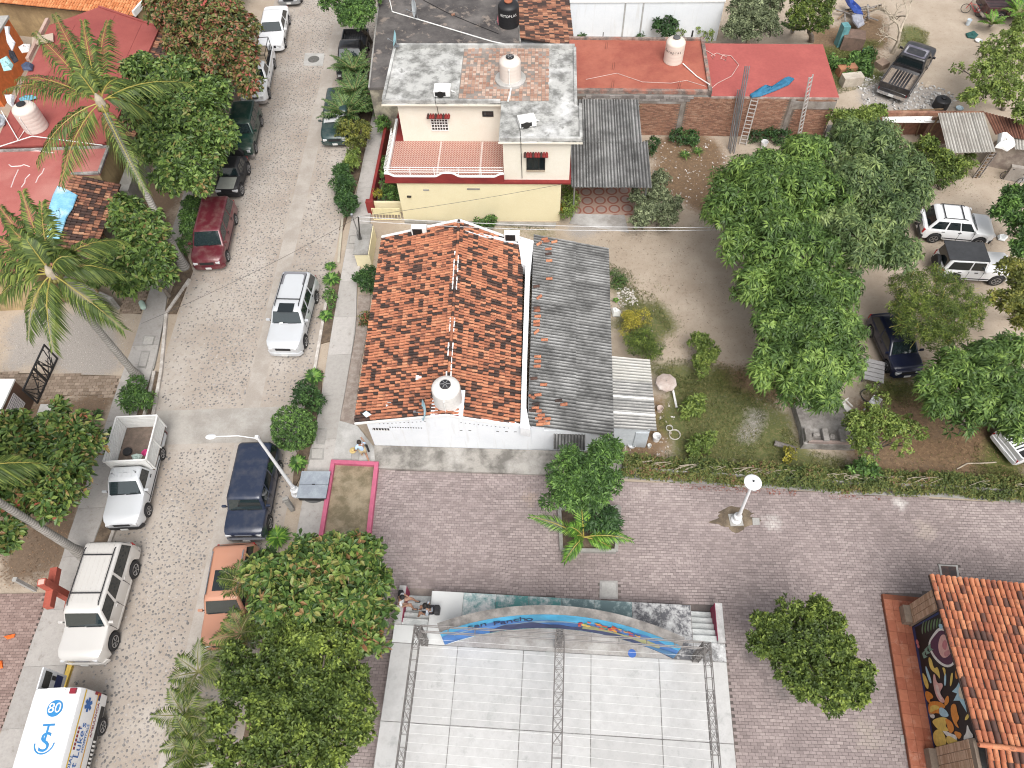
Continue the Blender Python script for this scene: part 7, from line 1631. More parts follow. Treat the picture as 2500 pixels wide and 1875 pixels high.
shrub('round dark bush touching the tiled eave', rz_(B2, [(905, 730, 80), (950, 790, 65), (960, 690, 60)]), .8, 'ficus', 'dark_leaf'); shrub('small red-leaved plant below the tiled eave', rz_(B2, [(915, 1050, 38), (930, 1010, 28)]), .4, 'lance', 'almond_brown', cat='plant', name='red_plant')
# --- lower left group
tree('almond_tree', 'big almond tree with reddening leaves beside the pink planter', rz_(C2, [(640, 1450, 170), (890, 1430, 160), (400, 1560, 160)]) + rz_(D2, [(180, 160, 190), (480, 100, 220), (780, 80, 210), (985, 250, 138), (240, 400, 190), (540, 370, 220), (840, 390, 210), (1030, 480, 105), (930, 620, 130), (1030, 700, 60)]), 4.0, 'almond', 'almond', base=D2(620, 520), dens=1.0)
tree('ficus_tree', 'dense dark ficus tree filling the bottom beside the stage', rz_(D2, [(480, 760, 240), (230, 900, 220), (730, 790, 190), (860, 1000, 150), (450, 1080, 240), (130, 1150, 200), (700, 1130, 210), (860, 1240, 150), (240, 1390, 230), (540, 1390, 240), (740, 1490, 170), (90, 1600, 190), (400, 1620, 220), (650, 1640, 170), (-60, 800, 130), (-120, 1050, 120), (-180, 1300, 150), (-150, 1550, 140), (230, 620, 160), (420, 580, 150), (640, 610, 160), (820, 700, 120), (330, 1180, 180), (600, 950, 180), (880, 1380, 120), (-20, 950, 150)]), 3.9, 'ficus', 'ficus', base=D2(400, 1250), trunk=.25, dens=.85, scl=1.1)
for lab, q, r, b in (('slender palm leaning into the street beside the copper SUV', (1530, 920), 75, (1730, 1040)), ('slender palm with upturned fronds mid street edge', (1430, 1255), 70, (1760, 1395)), ('lowest slender palm leaning into the street', (1490, 1460), 75, (1790, 1520)), ('slender palm crown at the very bottom edge', (1480, 1590), 60, (1800, 1615)), ('palm frond cluster over the copper SUV roof', (1880, 230), 60, (1990, 300)), ('palm frond cluster over the copper SUV hood', (1860, 620), 65, (2020, 640))):
    areca(lab, D1(*q), r, n=9, h=2.6, mat='palm_leaf', name='slender_palm', base=D1(*b), ll=.6, rw=.04, hang=.75)
# --- plaza
tree('planter_tree', 'dark green tree growing from the plaza planter', rz_(C3, [(620, 700, 110), (840, 690, 130), (920, 640, 100), (700, 860, 150), (540, 880, 100), (900, 850, 115), (610, 980, 120), (780, 990, 130), (450, 1030, 62), (880, 575, 55), (500, 790, 70)]), 2.9, 'lance', 'green_leaf', base=C3(650, 1200), trunk=.1, dens=1.15)
shrub('whorled shrub at the foot of the planter tree', rz_(C3, [(820, 1130, 90), (900, 1170, 95), (780, 1200, 70)]), 1.0, 'mango', 'dark_leaf', scl=.9)
palm('young_palm', 'young bright green palm in the plaza planter', P(C3(700, 1330)), P(C3(710, 1300), .6), tips_of(C3, [(300, 1140, 1.4, .6), (690, 1045, 1.6, .5), (560, 1490, .35, .6), (1085, 1325, .7, .8), (600, 1220, 1.5, .5), (920, 1380, .3, .5), (640, 1300, 1.2, .5)]), 'young_palm', ll=.55, n=40, trunk=None, rw=.07, hang=.25)
tree('round_tree', 'round-crowned tree standing alone on the plaza pavers', rz_(D4, [(200, 560, 115), (400, 420, 85), (610, 450, 120), (740, 560, 110), (290, 700, 160), (520, 660, 170), (800, 770, 140), (430, 880, 160), (900, 900, 140), (720, 1080, 150), (540, 1060, 130), (900, 1070, 120), (720, 1160, 90), (1000, 900, 60), (600, 800, 120), (170, 690, 110), (300, 540, 120), (500, 520, 120), (700, 680, 130), (380, 780, 130), (820, 960, 120), (600, 960, 110), (960, 1000, 100), (480, 1000, 110)]), 2.7, 'ficus', 'ficus', base=D4(640, 900), trunk=.13, dens=1.0, scl=1.05)
# --- yard: mangoes and others
tree('mango_tree', 'huge mango tree before the brick building', [(1795, 445, 66), (1875, 425, 62), (1960, 400, 75), (1780, 520, 66), (1860, 500, 95), (1960, 510, 105), (1810, 605, 60), (1900, 610, 95), (1985, 620, 80), (1930, 450, 60)], 5.0, 'mango', 'mango', base=(1930, 690), trunk=.28, dens=1.0, twigs=1)
tree('mango_tree', 'grey-green mango tree behind the white compact SUV', [(2060, 380, 85), (2150, 370, 78), (2195, 440, 75), (2080, 480, 95), (2170, 530, 78), (2100, 590, 85), (2190, 620, 55), (2040, 560, 70), (2230, 480, 45)], 5.0, 'mango', 'mango_grey', base=(2110, 640), trunk=.2, dens=1.0, twigs=2)
tree('mango_tree', 'bright mango tree beside the grassy yard', [(1850, 700, 66), (1940, 720, 90), (2040, 720, 66), (1890, 800, 66), (1980, 810, 95), (2050, 800, 60), (1880, 880, 50), (1960, 900, 90), (2050, 880, 66), (1920, 950, 50), (2000, 965, 55), (1850, 920, 35)], 4.2, 'mango', 'mango', base=(1990, 1000), trunk=.22, dens=1.05, twigs=1)
tree('mango_tree', 'mango tree over the white pickup tail on the right', rz_(C4, [(1500, 120, 150), (1700, 100, 180), (1950, 90, 200), (2160, 150, 190), (1570, 300, 130), (1800, 280, 180), (2050, 330, 190), (1720, 440, 80), (2150, 480, 110)]) + rz_(B4, [(1640, 1390, 140), (1900, 1350, 160), (2120, 1290, 150)]), 3.8, 'mango', 'mango', base=C4(2000, 480), trunk=.25, dens=1.0)
tree('lime_shrub_tree', 'yellow-green bushy tree at the corner of the brick building', rz_(A4, [(830, 950, 105), (970, 900, 100), (1080, 870, 70), (760, 900, 60), (900, 1010, 80)]), 2.0, 'bush', 'lime_leaf', base=A4(900, 1080), trunk=.08)
tree('shade_tree', 'dark bushy tree in front of the board rack', rz_(A4, [(1440, 1150, 105), (1560, 1270, 120), (1660, 1300, 100), (1490, 1360, 90), (1590, 1390, 70)]), 1.8, 'bush', 'ficus', base=A4(1560, 1460), trunk=.08)
shrub('lime green shrub beside the stepladder', rz_(A4, [(1780, 1260, 60), (1720, 1330, 50), (1800, 1210, 35)]), 1.0, 'bush', 'lime_leaf')
tree('lime_tree', 'loose yellow-green tree beside the black pickup', rz_(A4, [(1950, 400, 120), (2100, 320, 110), (1860, 560, 110), (2030, 560, 140), (2170, 480, 120), (1950, 720, 120), (2120, 720, 130), (1780, 760, 80), (2180, 880, 95), (1700, 530, 50), (2160, 210, 80)]), 3.0, 'sparse', 'lime_leaf', base=A4(2050, 850), trunk=.1, dens=1.25, scl=1.2, twigs=1)
tree('ochre_tree', 'olive-yellow tree at the right edge below the boxy white off-roader', rz_(B4, [(2110, 660, 100), (2180, 800, 120), (2090, 930, 110), (2190, 1020, 110), (2000, 880, 60)]), 3.0, 'bush', 'ochre', base=B4(2150, 1050), trunk=.1, scl=1.1)
tree('shade_tree', 'glossy green tree at the right edge beside the white compact SUV', rz_(B4, [(2050, 200, 120), (2180, 130, 120), (2180, 320, 110), (2120, 60, 80), (2200, 480, 90)]), 2.6, 'bush', 'green_leaf', base=B4(2150, 400), trunk=.1, scl=1.15)
tree('wispy_tree', 'wispy light green tree with thin arching twigs', rz_(B4, [(1300, 790, 150), (1500, 800, 190), (1700, 860, 160), (1400, 1000, 160), (1600, 1050, 160), (1260, 950, 110), (1760, 1050, 120), (1550, 950, 150), (1290, 1090, 120), (1400, 1170, 120), (1530, 1190, 120), (1680, 1180, 110), (1480, 1080, 130), (1850, 950, 110), (1330, 900, 120)]), 2.8, 'wisp', 'ficus', base=B4(1650, 1200), trunk=.07, bark='rachis', twigs=7, dens=2.2)
tree('dusty_tree', 'dusty tangled tree behind the red roof corner', rz_(A3, [(1960, 110, 150), (2100, 200, 140), (1870, 230, 100), (2130, 40, 120)]) + rz_(A4, [(100, 150, 160), (240, 60, 130), (90, 260, 80)]), 2.6, 'bush', 'olive_leaf', base=A4(60, 380), dens=.8, twigs=5, bark='dead')
tree('dark_tree', 'dark green tree with a palm frond behind the red roof', rz_(A4, [(600, 90, 170), (470, 130, 100), (660, 200, 80), (480, 20, 120)]), 3.2, 'small', 'ficus', base=A4(570, 320), dens=.8, scl=1.15)
tree('papaya_tree', 'small dark leafy tree before the white wall', rz_(A3, [(1300, 120, 60), (1370, 180, 55), (1280, 200, 45), (1350, 250, 50)]), 1.5, 'almond', 'dark_leaf', base=A3(1330, 290), trunk=.05, scl=.9)
shrub('weedy shrub by the second black tank', rz_(A3, [(1460, 250, 45), (1660, 270, 55), (1600, 220, 45)]), .8, 'sparse', 'lime_leaf'); shrub('low weeds below the white wall', rz_(A3, [(1150, 280, 30), (700, 280, 30)]), .4, 'bush', 'dark_leaf', cat='plant', name='weed')
shrub('grey-green bush beside the carport ramp', rz_(B3, [(1130, 120, 95), (1280, 110, 110), (1190, 240, 120), (1340, 240, 100), (1400, 160, 80), (1120, 290, 60)]) + rz_(A3, [(1300, 1400, 90)]), 1.3, 'small', 'olive_leaf', scl=1.1)
shrub('orange-tipped shrub beside the corrugated lean-to', rz_(B3, [(1080, 1050, 95), (1170, 1030, 70), (1050, 1130, 70)]), 1.0, 'wisp', 'yellow_leaf', dens=2.2); shrub('green shrub leaning over the pale lean-to sheets', rz_(B3, [(1130, 1220, 110), (1250, 1290, 100), (1210, 1180, 90)]), 1.0, 'wisp', 'ficus', dens=2.4)
shrub('pale green shrub in the middle of the dirt yard', rz_(B3, [(1600, 1220, 85), (1680, 1270, 90), (1640, 1360, 95), (1620, 1440, 60)]), 1.0, 'small', 'lime_leaf', dens=.9); shrub('bright green bush on the lawn nearer the lean-to', rz_(C3, [(1560, 290, 85), (1600, 240, 50), (1500, 340, 50)]), .6, 'bush', 'lime_leaf'); shrub('bright green bush on the lawn nearer the vine fence', rz_(C3, [(1600, 590, 80), (1680, 540, 60), (1560, 640, 45)]), .6, 'bush', 'lime_leaf')
tree('sapling', 'thin yellow-green sapling tree by the concrete block', rz_(C4, [(900, 420, 110), (1080, 360, 115), (1000, 540, 120), (1200, 450, 115), (1330, 460, 85), (1280, 600, 70), (1000, 650, 80), (1110, 240, 60), (1060, 140, 45), (1420, 500, 50)]), 2.0, 'sparse', 'lime_leaf', base=C4(1020, 780), trunk=.06, dens=1.5, twigs=2)
shrub('dense green bush against the vine fence', rz_(C4, [(920, 790, 75), (1010, 800, 80), (970, 750, 60)]), .6, 'bush', 'green_leaf'); shrub('yellowing small bush on the lawn by a log', rz_(C4, [(400, 650, 60), (370, 690, 40)]), .4, 'sparse', 'yellow_leaf')
shrub('vine patch along the brick wall left of the pipes', rz_(A3, [(1440, 1060, 60), (1530, 1060, 55), (1560, 1080, 40)]), .4, 'bush', 'dark_leaf', cat='plant', name='vine_patch'); shrub('vine patch along the brick wall behind the ladder', rz_(A4, [(140, 1050, 50), (250, 1040, 55), (380, 1000, 50), (330, 1060, 50)]), .4, 'bush', 'dark_leaf', cat='plant', name='vine_patch'); shrub('dark shrub at the carport corner post', rz_(A3, [(1250, 1100, 48), (1240, 1160, 35)]), .6, 'bush', 'dark_leaf')
rosette('strappy green plant in the litter yard, left one', A3(1490, 1205), 22, 'agave', 30, name='strap_plant', group='strappy plants in the yard', wd=.05); rosette('strappy green plant in the litter yard, right one', A3(1590, 1175), 20, 'agave', 30, name='strap_plant', group='strappy plants in the yard', wd=.05); rosette('red-green bromeliad beside the lean-to wall', C3(980, 600), 18, 'palm_leaf', 26, name='bromeliad', group='bromeliads'); rosette('red bromeliad at the end of the vine fence', C3(1045, 705), 18, 'almond_brown', 26, name='bromeliad', group='bromeliads'); rosette('yellow-leaved plant by the rubble heap', B3(960, 900), 9, 'young_palm', 14, name='small_plant', group=None)
areca('fan of green palm leaves at the upper right corner', A4(2170, 100), 45, n=14, h=1.6, mat='young_palm', name='fan_palm', ll=.4); areca('small palm beside the upper right pickup', A4(1960, 190), 35, n=12, h=1.2, mat='young_palm', name='fan_palm', ll=.3); areca('palm frond cluster behind the red roof corner', A4(430, 240), 40, n=9, h=2.2, mat='areca', name='areca_palm', ll=.4)
shrub('green weeds growing round the junk under the bare tree', rz_(A4, [(900, 470, 70), (980, 540, 70), (800, 520, 60), (1010, 430, 60), (730, 470, 50), (870, 590, 50)]), .3, 'bush', 'green_leaf', cat='plant', name='weed'); shrub('grass tuft along the lean-to eave', rz_(B3, [(950, 690, 45), (970, 760, 50), (1010, 740, 40)]), .3, 'wisp', 'green_leaf', dens=3, cat='plant', name='grass_tuft')
# bare tree
random.seed(77)
bt = thing('bare_tree', 'leafless grey tree above the black pickup', 'tree', P(A4(1195, 410)))
def branch(m, p, d, L, r, dep):
    q = p + d * L; md = p + d * L * .5 + Vector((random.uniform(-.1, .1), random.uniform(-.1, .1), random.uniform(0, .12))) * L; m.tube([tuple(p), tuple(md), tuple(q)], [r, r * .85, r * .65], 6 if r > .03 else 4)
    if dep == 0: return
    for _ in range(3 if dep > 1 else 4): branch(m, q if random.random() > .3 else md, (d + Vector((random.gauss(0, .55), random.gauss(0, .55), random.gauss(.0, .4)))).normalized(), L * random.uniform(.55, .8), max(.012, r * .6), dep - 1)
m = MB(); branch(m, Vector((0, 0, 0)), Vector((.0, .15, 1)).normalized(), 1.5, .16, 0); branch(m, Vector((0, .2, 1.5)), Vector((-.6, .6, .7)).normalized(), 1.2, .1, 4); branch(m, Vector((0, .2, 1.5)), Vector((.5, .9, .6)).normalized(), 1.2, .1, 4); branch(m, Vector((0, .1, .9)), Vector((-.9, -.2, .5)).normalized(), 1.0, .07, 3)
m.build('trunk', M['dead'], bt, sm=60)
# vine-covered fence along the plaza
hp = [P(q, .0) for q in (C3(1010, 835), C3(1500, 872), C3(2000, 902), C4(400, 920), C4(950, 960), C4(1500, 975), C4(2212, 1025), (2720, 1235))]
hd = thing('vine_fence', 'long low fence overgrown with browning vines along the plaza', 'hedge', hp[0]); rng = np.random.default_rng(5); cs_, as2 = [], []
for a, b in zip(hp, hp[1:]):
    L = (b - a).length; n = int(L * 330); f = rng.random(n); dn = np.array([-(b - a).y, (b - a).x]) / L; off_ = rng.uniform(-.1, .95, n); hgt = (.85 - .3 * np.abs(off_ - .35)) * rng.uniform(.15, 1.05, n)
    x = a.x + (b.x - a.x) * f - hp[0].x + dn[0] * off_; y = a.y + (b.y - a.y) * f - hp[0].y + dn[1] * off_; cs_.append(np.stack([x, y, np.maximum(.05, hgt + .12 * np.sin(f * L * 2.1))], 1)); as2.append(np.stack([-dn[0] * .5 + rng.normal(0, .4, n), -dn[1] * .5 + rng.normal(0, .4, n), np.full(n, .7)], 1))
V = leaf_mesh(np.concatenate(cs_), np.concatenate(as2), 4, .13, .075, -.6, 1.0, rng); V[:, 2] = np.maximum(V[:, 2], .02); nf = len(V) // 4
vine = per_piece([(0, (.035, .06, .02)), (.4, (.1, .14, .035)), (.7, (.2, .21, .06)), (.88, (.22, .13, .07)), (1, (.28, .1, .06))], 'island', .7, 6, clump=.5, translucent=.15, bump=0, name='vine_leaf', clump_scale=.9)
link(bpy.data.objects.new('foliage', np_mesh('vines', V, np.arange(nf * 4), np.full(nf, 4), vine)), hd)
for a, b in zip(hp, hp[1:]): MB().bar(a - hp[0] + Vector((0, .25, .3)), b - hp[0] + Vector((0, .25, .3)), .08, .6).build('fence_panel', M['concrete'], hd)
m = MB()
for k in range(70):
    i = random.randrange(len(hp) - 1); a = hp[i].lerp(hp[i + 1], random.random()) - hp[0]; m.tube([tuple(a + Vector((random.uniform(-.5, .5), .3, .75))), tuple(a + Vector((random.uniform(-.2, .2), .4, .9))), tuple(a + Vector((random.uniform(.2, .8), .5, .8)))], .012, 4)
m.build('stems', M['dead'], hd)
tag(MB().add(*[(lambda P_: ([tuple(p) for p in P_], [(i, i + 1, len(hp) * 2 - 2 - i, len(hp) * 2 - 1 - i) for i in range(len(hp) - 1)]))([Vector((p.x, p.y - .12, .08)) for p in hp] + [Vector((p.x, p.y + .1, .08)) for p in hp[::-1]])][0]).build('fence_kerb', M['concrete']), 'thin concrete kerb at the foot of the vine fence', kind='structure')
# lawn blades and fallen leaves (uncountable)
def scatter(name, label, polys, dens, seed, mat, blade, z=0.0):
    rng = np.random.default_rng(seed); V = []
    for pl in polys:
        w = np.array([(P(q).x, P(q).y) for q in pl]); lo, hi = w.min(0), w.max(0); n = int(dens * (hi[0] - lo[0]) * (hi[1] - lo[1])); q = lo + rng.random((n, 2)) * (hi - lo); q = q[inside(q, w.tolist())]
        q = q[fbm(q[:, 0], q[:, 1], 1.0, seed) > (.42 if blade else .3)]; n = len(q); a = rng.random(n) * 6.28; c, s = np.cos(a), np.sin(a)
        if blade:
            h = rng.uniform(.05, .14, n); w_ = .014; tl = rng.normal(0, .05, (n, 2)); V.append(np.stack([np.stack([q[:, 0] - c * w_, q[:, 1] - s * w_, np.zeros(n)], 1), np.stack([q[:, 0] + c * w_, q[:, 1] + s * w_, np.zeros(n)], 1), np.stack([q[:, 0] + tl[:, 0], q[:, 1] + tl[:, 1], h], 1)], 1))
        else:
            r = rng.uniform(.02, .06, n); zz = np.full(n, z + .025) + rng.uniform(0, .02, n); V.append(np.stack([np.stack([q[:, 0] - c * r, q[:, 1] - s * r, zz], 1), np.stack([q[:, 0] + s * r * .6, q[:, 1] - c * r * .6, zz + .01], 1), np.stack([q[:, 0] + c * r, q[:, 1] + s * r, zz], 1)], 1))
    V = np.concatenate(V).reshape(-1, 3); nf = len(V) // 3
    return tag(link(bpy.data.objects.new(name, np_mesh(name, V, np.arange(nf * 3), np.full(nf, 3), mat))), label, kind='stuff')
scatter('grass', 'short patchy grass on the yard', GRASS, 420, 51, leaf((.05, .07, .02), (.1, .12, .035), (.24, .2, .09), .5, .1, tuft=0), True)
scatter('weeds', 'sparse weeds along the yard edges', [[(1480, 640), (1640, 700), (1700, 860), (1560, 930), (1480, 800)], [(2230, 440), (2480, 400), (2480, 440), (2260, 480)], [(1560, 500), (1760, 500), (1780, 560), (1560, 570)], LITTER[0], LITTER[3]], 45, 55, leaf((.05, .07, .02), (.1, .13, .035), (.2, .2, .07), .5, .1, tuft=0), True)
scatter('leaf_litter', 'dry fallen leaves on the yard', LITTER + [SOIL[0]], 55, 52, per_piece([(0, (.08, .05, .03)), (.5, (.2, .12, .07)), (1, (.36, .22, .12))], 'island', .8, bump=0), False)
scatter('yard_debris', 'scattered twigs and leaves on the bare yard', [[(1450, 560), (1750, 560), (1900, 850), (1650, 900), (1450, 780)], [(2230, 480), (2480, 440), (2480, 560), (2280, 700)]], 16, 53, per_piece([(0, (.1, .07, .05)), (.7, (.2, .14, .09)), (1, (.5, .48, .44))], 'island', .8, bump=0), False)
scatter('leaf_litter', 'red fallen leaves along the vine fence', [[C3(1450, 885), C4(450, 935), C4(450, 985), C3(1450, 930)], [C4(700, 975), C4(1100, 985), C4(1100, 1015), C4(700, 1010)]], 130, 54, per_piece([(0, (.15, .05, .03)), (1, (.35, .1, .06))], 'island', .8, bump=0), False, .02)
# -- street furniture and small things
wpaint = plain((.76, .77, .78), .45, var=.05)
b = P((725, 1205)); sl = thing('street_lamp', 'tall white street lamp with a long arm over the street', 'street lamp', b)
tp = P((628, 1068), 5.75) - b; hd_ = P(C1(1625, 525), 5.95) - b
MB().lathe([(.26, 0), (.26, .1), (.17, .16), (.16, .42), (.2, .46), (.12, .52), (.1, .8)], 20).build('base', wpaint, sl, sm=35)
MB().tube([(0, 0, .7), tuple(tp)], [.085, .06], 10).build('pole', wpaint, sl, sm=60)
MB().tube([tuple(tp - Vector((0, 0, .1))), tuple(tp.lerp(hd_, .4) + Vector((0, 0, .12))), tuple(hd_)], .022, 8).cbox(tp, (.14, .12, .2)).build('arm', wpaint, sl)
hm = MB().lathe([(.01, -.06), (.17, -.05), (.2, 0), (.13, .07), (.01, .09)], 18, Matrix.Translation(hd_) @ Matrix.Diagonal((1.1, .65, .8, 1))).build('lamp_head', wpaint, sl, sm=50)
b = P((1796, 1270)); pl_ = thing('plaza_lamp', 'white plaza lamp with a round saucer top', 'street lamp', b); tp = P((1838, 1178), 3.85) - b
MB().box(-.3, .3, -.3, .3, .0, .06).build('footing', M['pale_concrete'], pl_)
MB().lathe([(.24, .06), (.24, .12), (.16, .2), (.15, .45), (.19, .5), (.1, .58), (.08, 1.0)], 20).build('base', wpaint, pl_, sm=35)
MB().tube([(0, 0, .9), tuple(tp)], [.075, .06], 10).build('pole', wpaint, pl_, sm=60)
MB().lathe([(.06, -.25), (.1, -.2), (.12, -.05), (.36, -.03), (.37, .02), (.25, .08), (.05, .11)], 26, Matrix.Translation(tp)).build('lamp_head', wpaint, pl_, sm=40); MB().lathe([(.04, .11), (.04, .17), (.01, .18)], 10, Matrix.Translation(tp)).build('sensor', M['black'], pl_)
tag(sheet('worn_patch', [C3(1885 + 165 * math.cos(a) * (1 + .22 * math.sin(5 * a) + .12 * math.sin(11 * a + 1)), 1160 + 85 * math.sin(a) * (1 + .2 * math.sin(4 * a + 2) + .1 * math.sin(9 * a))) for a in np.linspace(0, 6.2, 48)], .03, stained((.16, .12, .08), (.09, .07, .05), light=(.24, .19, .13), scale=3, fine=18, bump=.5), thick=.012), 'bare earth patch round the plaza lamp', kind='structure')
def slab_cover(label, px, mat, z, frame=None, name='manhole_cover', cat='cover'):
    c = P(px[0], 0) * 0
    pts = [P(q, z) for q in px]; c = sum(pts, Vector()) / len(pts); t = thing(name, label, cat, (c.x, c.y, 0)); L = [p - c for p in pts]
    MB().prism([(p.x, p.y) for p in L], 0, z).build('frame' if frame else 'cover', frame or mat, t)
    if frame: MB().prism([(p.x * .78, p.y * .78) for p in L], z - .01, z + .006).build('cover', mat, t)
    return t
slab_cover('pale square drain cover near the back of the stage', [D3(835, 212), D3(973, 214), D3(976, 357), D3(833, 354)], M['pale_concrete'], .05, stained((.42, .4, .38), (.3, .29, .28)))
slab_cover('rusty framed pit cover beside the tiled mural building', [D4(1552, 88), D4(1700, 95), D4(1716, 195), D4(1572, 190)], stained((.12, .07, .06), (.06, .05, .05), scale=3), .06, M['pale_concrete'])
slab_cover('small grey meter cover beside the terracotta platform', [D4(1258, 1405), D4(1302, 1403), D4(1312, 1465), D4(1268, 1470)], M['concrete'], .05, M['pale_concrete'])
slab_cover('square concrete slab beside the plaza lamp', [C3(2012, 1150), C3(2066, 1152), C3(2070, 1203), C3(2016, 1208)], M['pale_concrete'], .05)
for k, (q, lab) in enumerate((([C2(500, 612), C2(606, 610), C2(600, 700), C2(496, 702)], 'square sidewalk hatch below the clipped ball bush'), ([C2(548, 458), C2(626, 458), C2(610, 585), C2(545, 582)], 'long sidewalk hatch right of the clipped ball bush'), ([C2(820, 618), C2(880, 620), C2(874, 716), C2(808, 714)], 'concrete hatch beside the walking person'), ([B2(800, 395), B2(865, 392), B2(860, 458), B2(790, 460)], 'sidewalk hatch beside the service mast'), ([B1(1110, 1165), B1(1200, 1168), B1(1180, 1240), B1(1090, 1240)], 'pale hatch in the left sidewalk crossing'), ([B1(1090, 1282), B1(1160, 1284), B1(1125, 1420), B1(1058, 1412)], 'long hatch in the left sidewalk by the palm pit'))):
    slab_cover(lab, q, per_piece([(0, (.34, .32, .3)), (1, (.44, .42, .39))], 'object', .9, 8), .135, M['concrete'])
mh = P(A2(525, 460)); t = thing('manhole', 'round iron manhole in a concrete square on the street', 'manhole', mh); pts = [P(A2(*q)) - mh for q in ((458, 412), (608, 415), (595, 510), (445, 507))]
MB().prism([(p.x, p.y) for p in pts], 0, .03).build('concrete_collar', M['pale_concrete'], t); MB().lathe([(.42, .03), (.42, .04), (.36, .04), (.34, .036), (.01, .038)], 26).build('cover', stained((.16, .15, .14), (.1, .1, .09), scale=8), t)
# pink-edged planter
pk = plain((.5, .12, .2), .7, var=.15); q = [C2(672, 716), C2(1008, 732), C2(930, 1400), C2(560, 1400)]; pw = [P(a, .3) for a in q]
pt_ = thing('pink_planter', 'empty planter with pink painted walls beside the sidewalk', 'planter', (pw[0].x, pw[0].y, 0)); pw = [p - Vector((pw[0].x, pw[0].y, 0)) for p in pw]
for i in range(4): a, b2_ = pw[i], pw[(i + 1) % 4]; d = (b2_ - a).normalized(); MB().bar((a.x - d.x * .1, a.y - d.y * .1, .16), (b2_.x - d.x * .1 - d.x * .003, b2_.y - d.y * .1, .16), .2, .3 + .002 * i).build('wall', pk, pt_)
MB().prism([(p.x, p.y) for p in pw], .02, .12).build('soil', stained((.3, .24, .16), (.17, .14, .085), light=(.36, .3, .21), scale=2.2, fine=26, bump=.6), pt_)
# plaza planter
q = [C3(525, 1072), C3(990, 1062), C3(962, 1402), C3(540, 1395)]; pw = [P(a, .25) for a in q]; c0 = pw[0].copy(); c0.z = 0
pq_ = thing('plaza_planter', 'square concrete planter around the plaza tree', 'planter', c0); pw = [p - c0 for p in pw]
for i in range(4): MB().bar((pw[i].x, pw[i].y, .12), (pw[(i + 1) % 4].x, pw[(i + 1) % 4].y, .12), .16, .24 + .003 * i).build('wall', M['concrete'], pq_)
MB().prism([(p.x, p.y) for p in pw], .0, .1).build('soil', M['soil'], pq_)
# grey utility hatch
uh = P(C2(545, 930)); t = thing('utility_cabinet', 'grey steel utility hatch on the sidewalk beside the pink planter', 'cabinet', uh, -.06)
MB().lathe([(.78, 0), (.78, .13), (.01, .14)], 28).build('base_ring', stained((.12, .12, .12), (.08, .08, .08)), t); MB().box(-.66, .66, -.66, .66, .14, .5).build('casing', M['black'], t)
for s in (-1, 1): MB().box(-.7, .7, *sorted((s * .01, s * .7)), .5, .54).build('lid', stained((.34, .38, .42), (.26, .29, .33), scale=1.5), t)
MB().cbox((0, 0, .555), (.14, .05, .02)).build('handle', M['black'], t)
b = P(C2(362, 1085)); one('stump_post', MB().prism([(-.1, -.12), (.1, -.12), (.1, .12), (-.1, .12)], 0, 1.15).cbox((0, 0, 1.2), (.26, .16, .14)), M['concrete'], 'short grey post beside the blue wagon', 'post', loc=b, rz=.3)
# red cross monument, white marker post
b = P(D1(588, 372)); cr = thing('red_cross', 'tall red concrete cross on the left sidewalk', 'cross', b, .12); rp_ = stained((.42, .1, .065), (.33, .075, .05), scale=1.5, bump=.1)
MB().box(-.16, .16, -.15, .15, 0, 2.75).build('post', rp_, cr, bev=.01); MB().box(-.15, .15, -.85, -.151, 1.75, 2.1).build('arm', rp_, cr, bev=.01); MB().box(-.15, .15, .151, .85, 1.75, 2.1).build('arm', rp_, cr, bev=.01)
MB().box(-.4, .4, -.4, .4, 0, .16).build('base', stained((.35, .1, .07), (.25, .08, .06)), cr); MB().box(-.12, .12, -.11, .11, 2.751, 2.756).build('plaque', plain((.6, .4, .34), .7), cr)
b = P(D1(275, 288)); one('marker_post', MB().box(-.07, .07, -.07, .07, 0, 1.5).box(-.09, .09, -.09, .09, 1.5, 1.6), M['pale_concrete'], 'thin pale concrete post behind the red cross', 'post', loc=b)
for q, lab in (([D1(28, 645), D1(75, 632), D1(120, 625), D1(112, 650), D1(60, 668)], 'orange cloth strip on the brick pavement'), ([D1(0, 832), D1(20, 830), D1(24, 888), D1(0, 892)], 'orange cloth scrap at the left picture edge')): tarp(lab, q, .06, plain((.75, .14, .02), .8), name='cloth', lump=.05)
one('gas_canister', MB().lathe([(.02, -.3), (.13, -.27), (.16, -.2), (.16, .2), (.13, .27), (.02, .3)], 14, Matrix.Translation((0, 0, .16)) @ Matrix.Rotation(PI / 2, 4, 'X')), plain((.42, .55, .48), .6), 'pale green canister lying on the left sidewalk', 'canister', loc=P(B1(1108, 945), .12), rz=.5, sm=40)
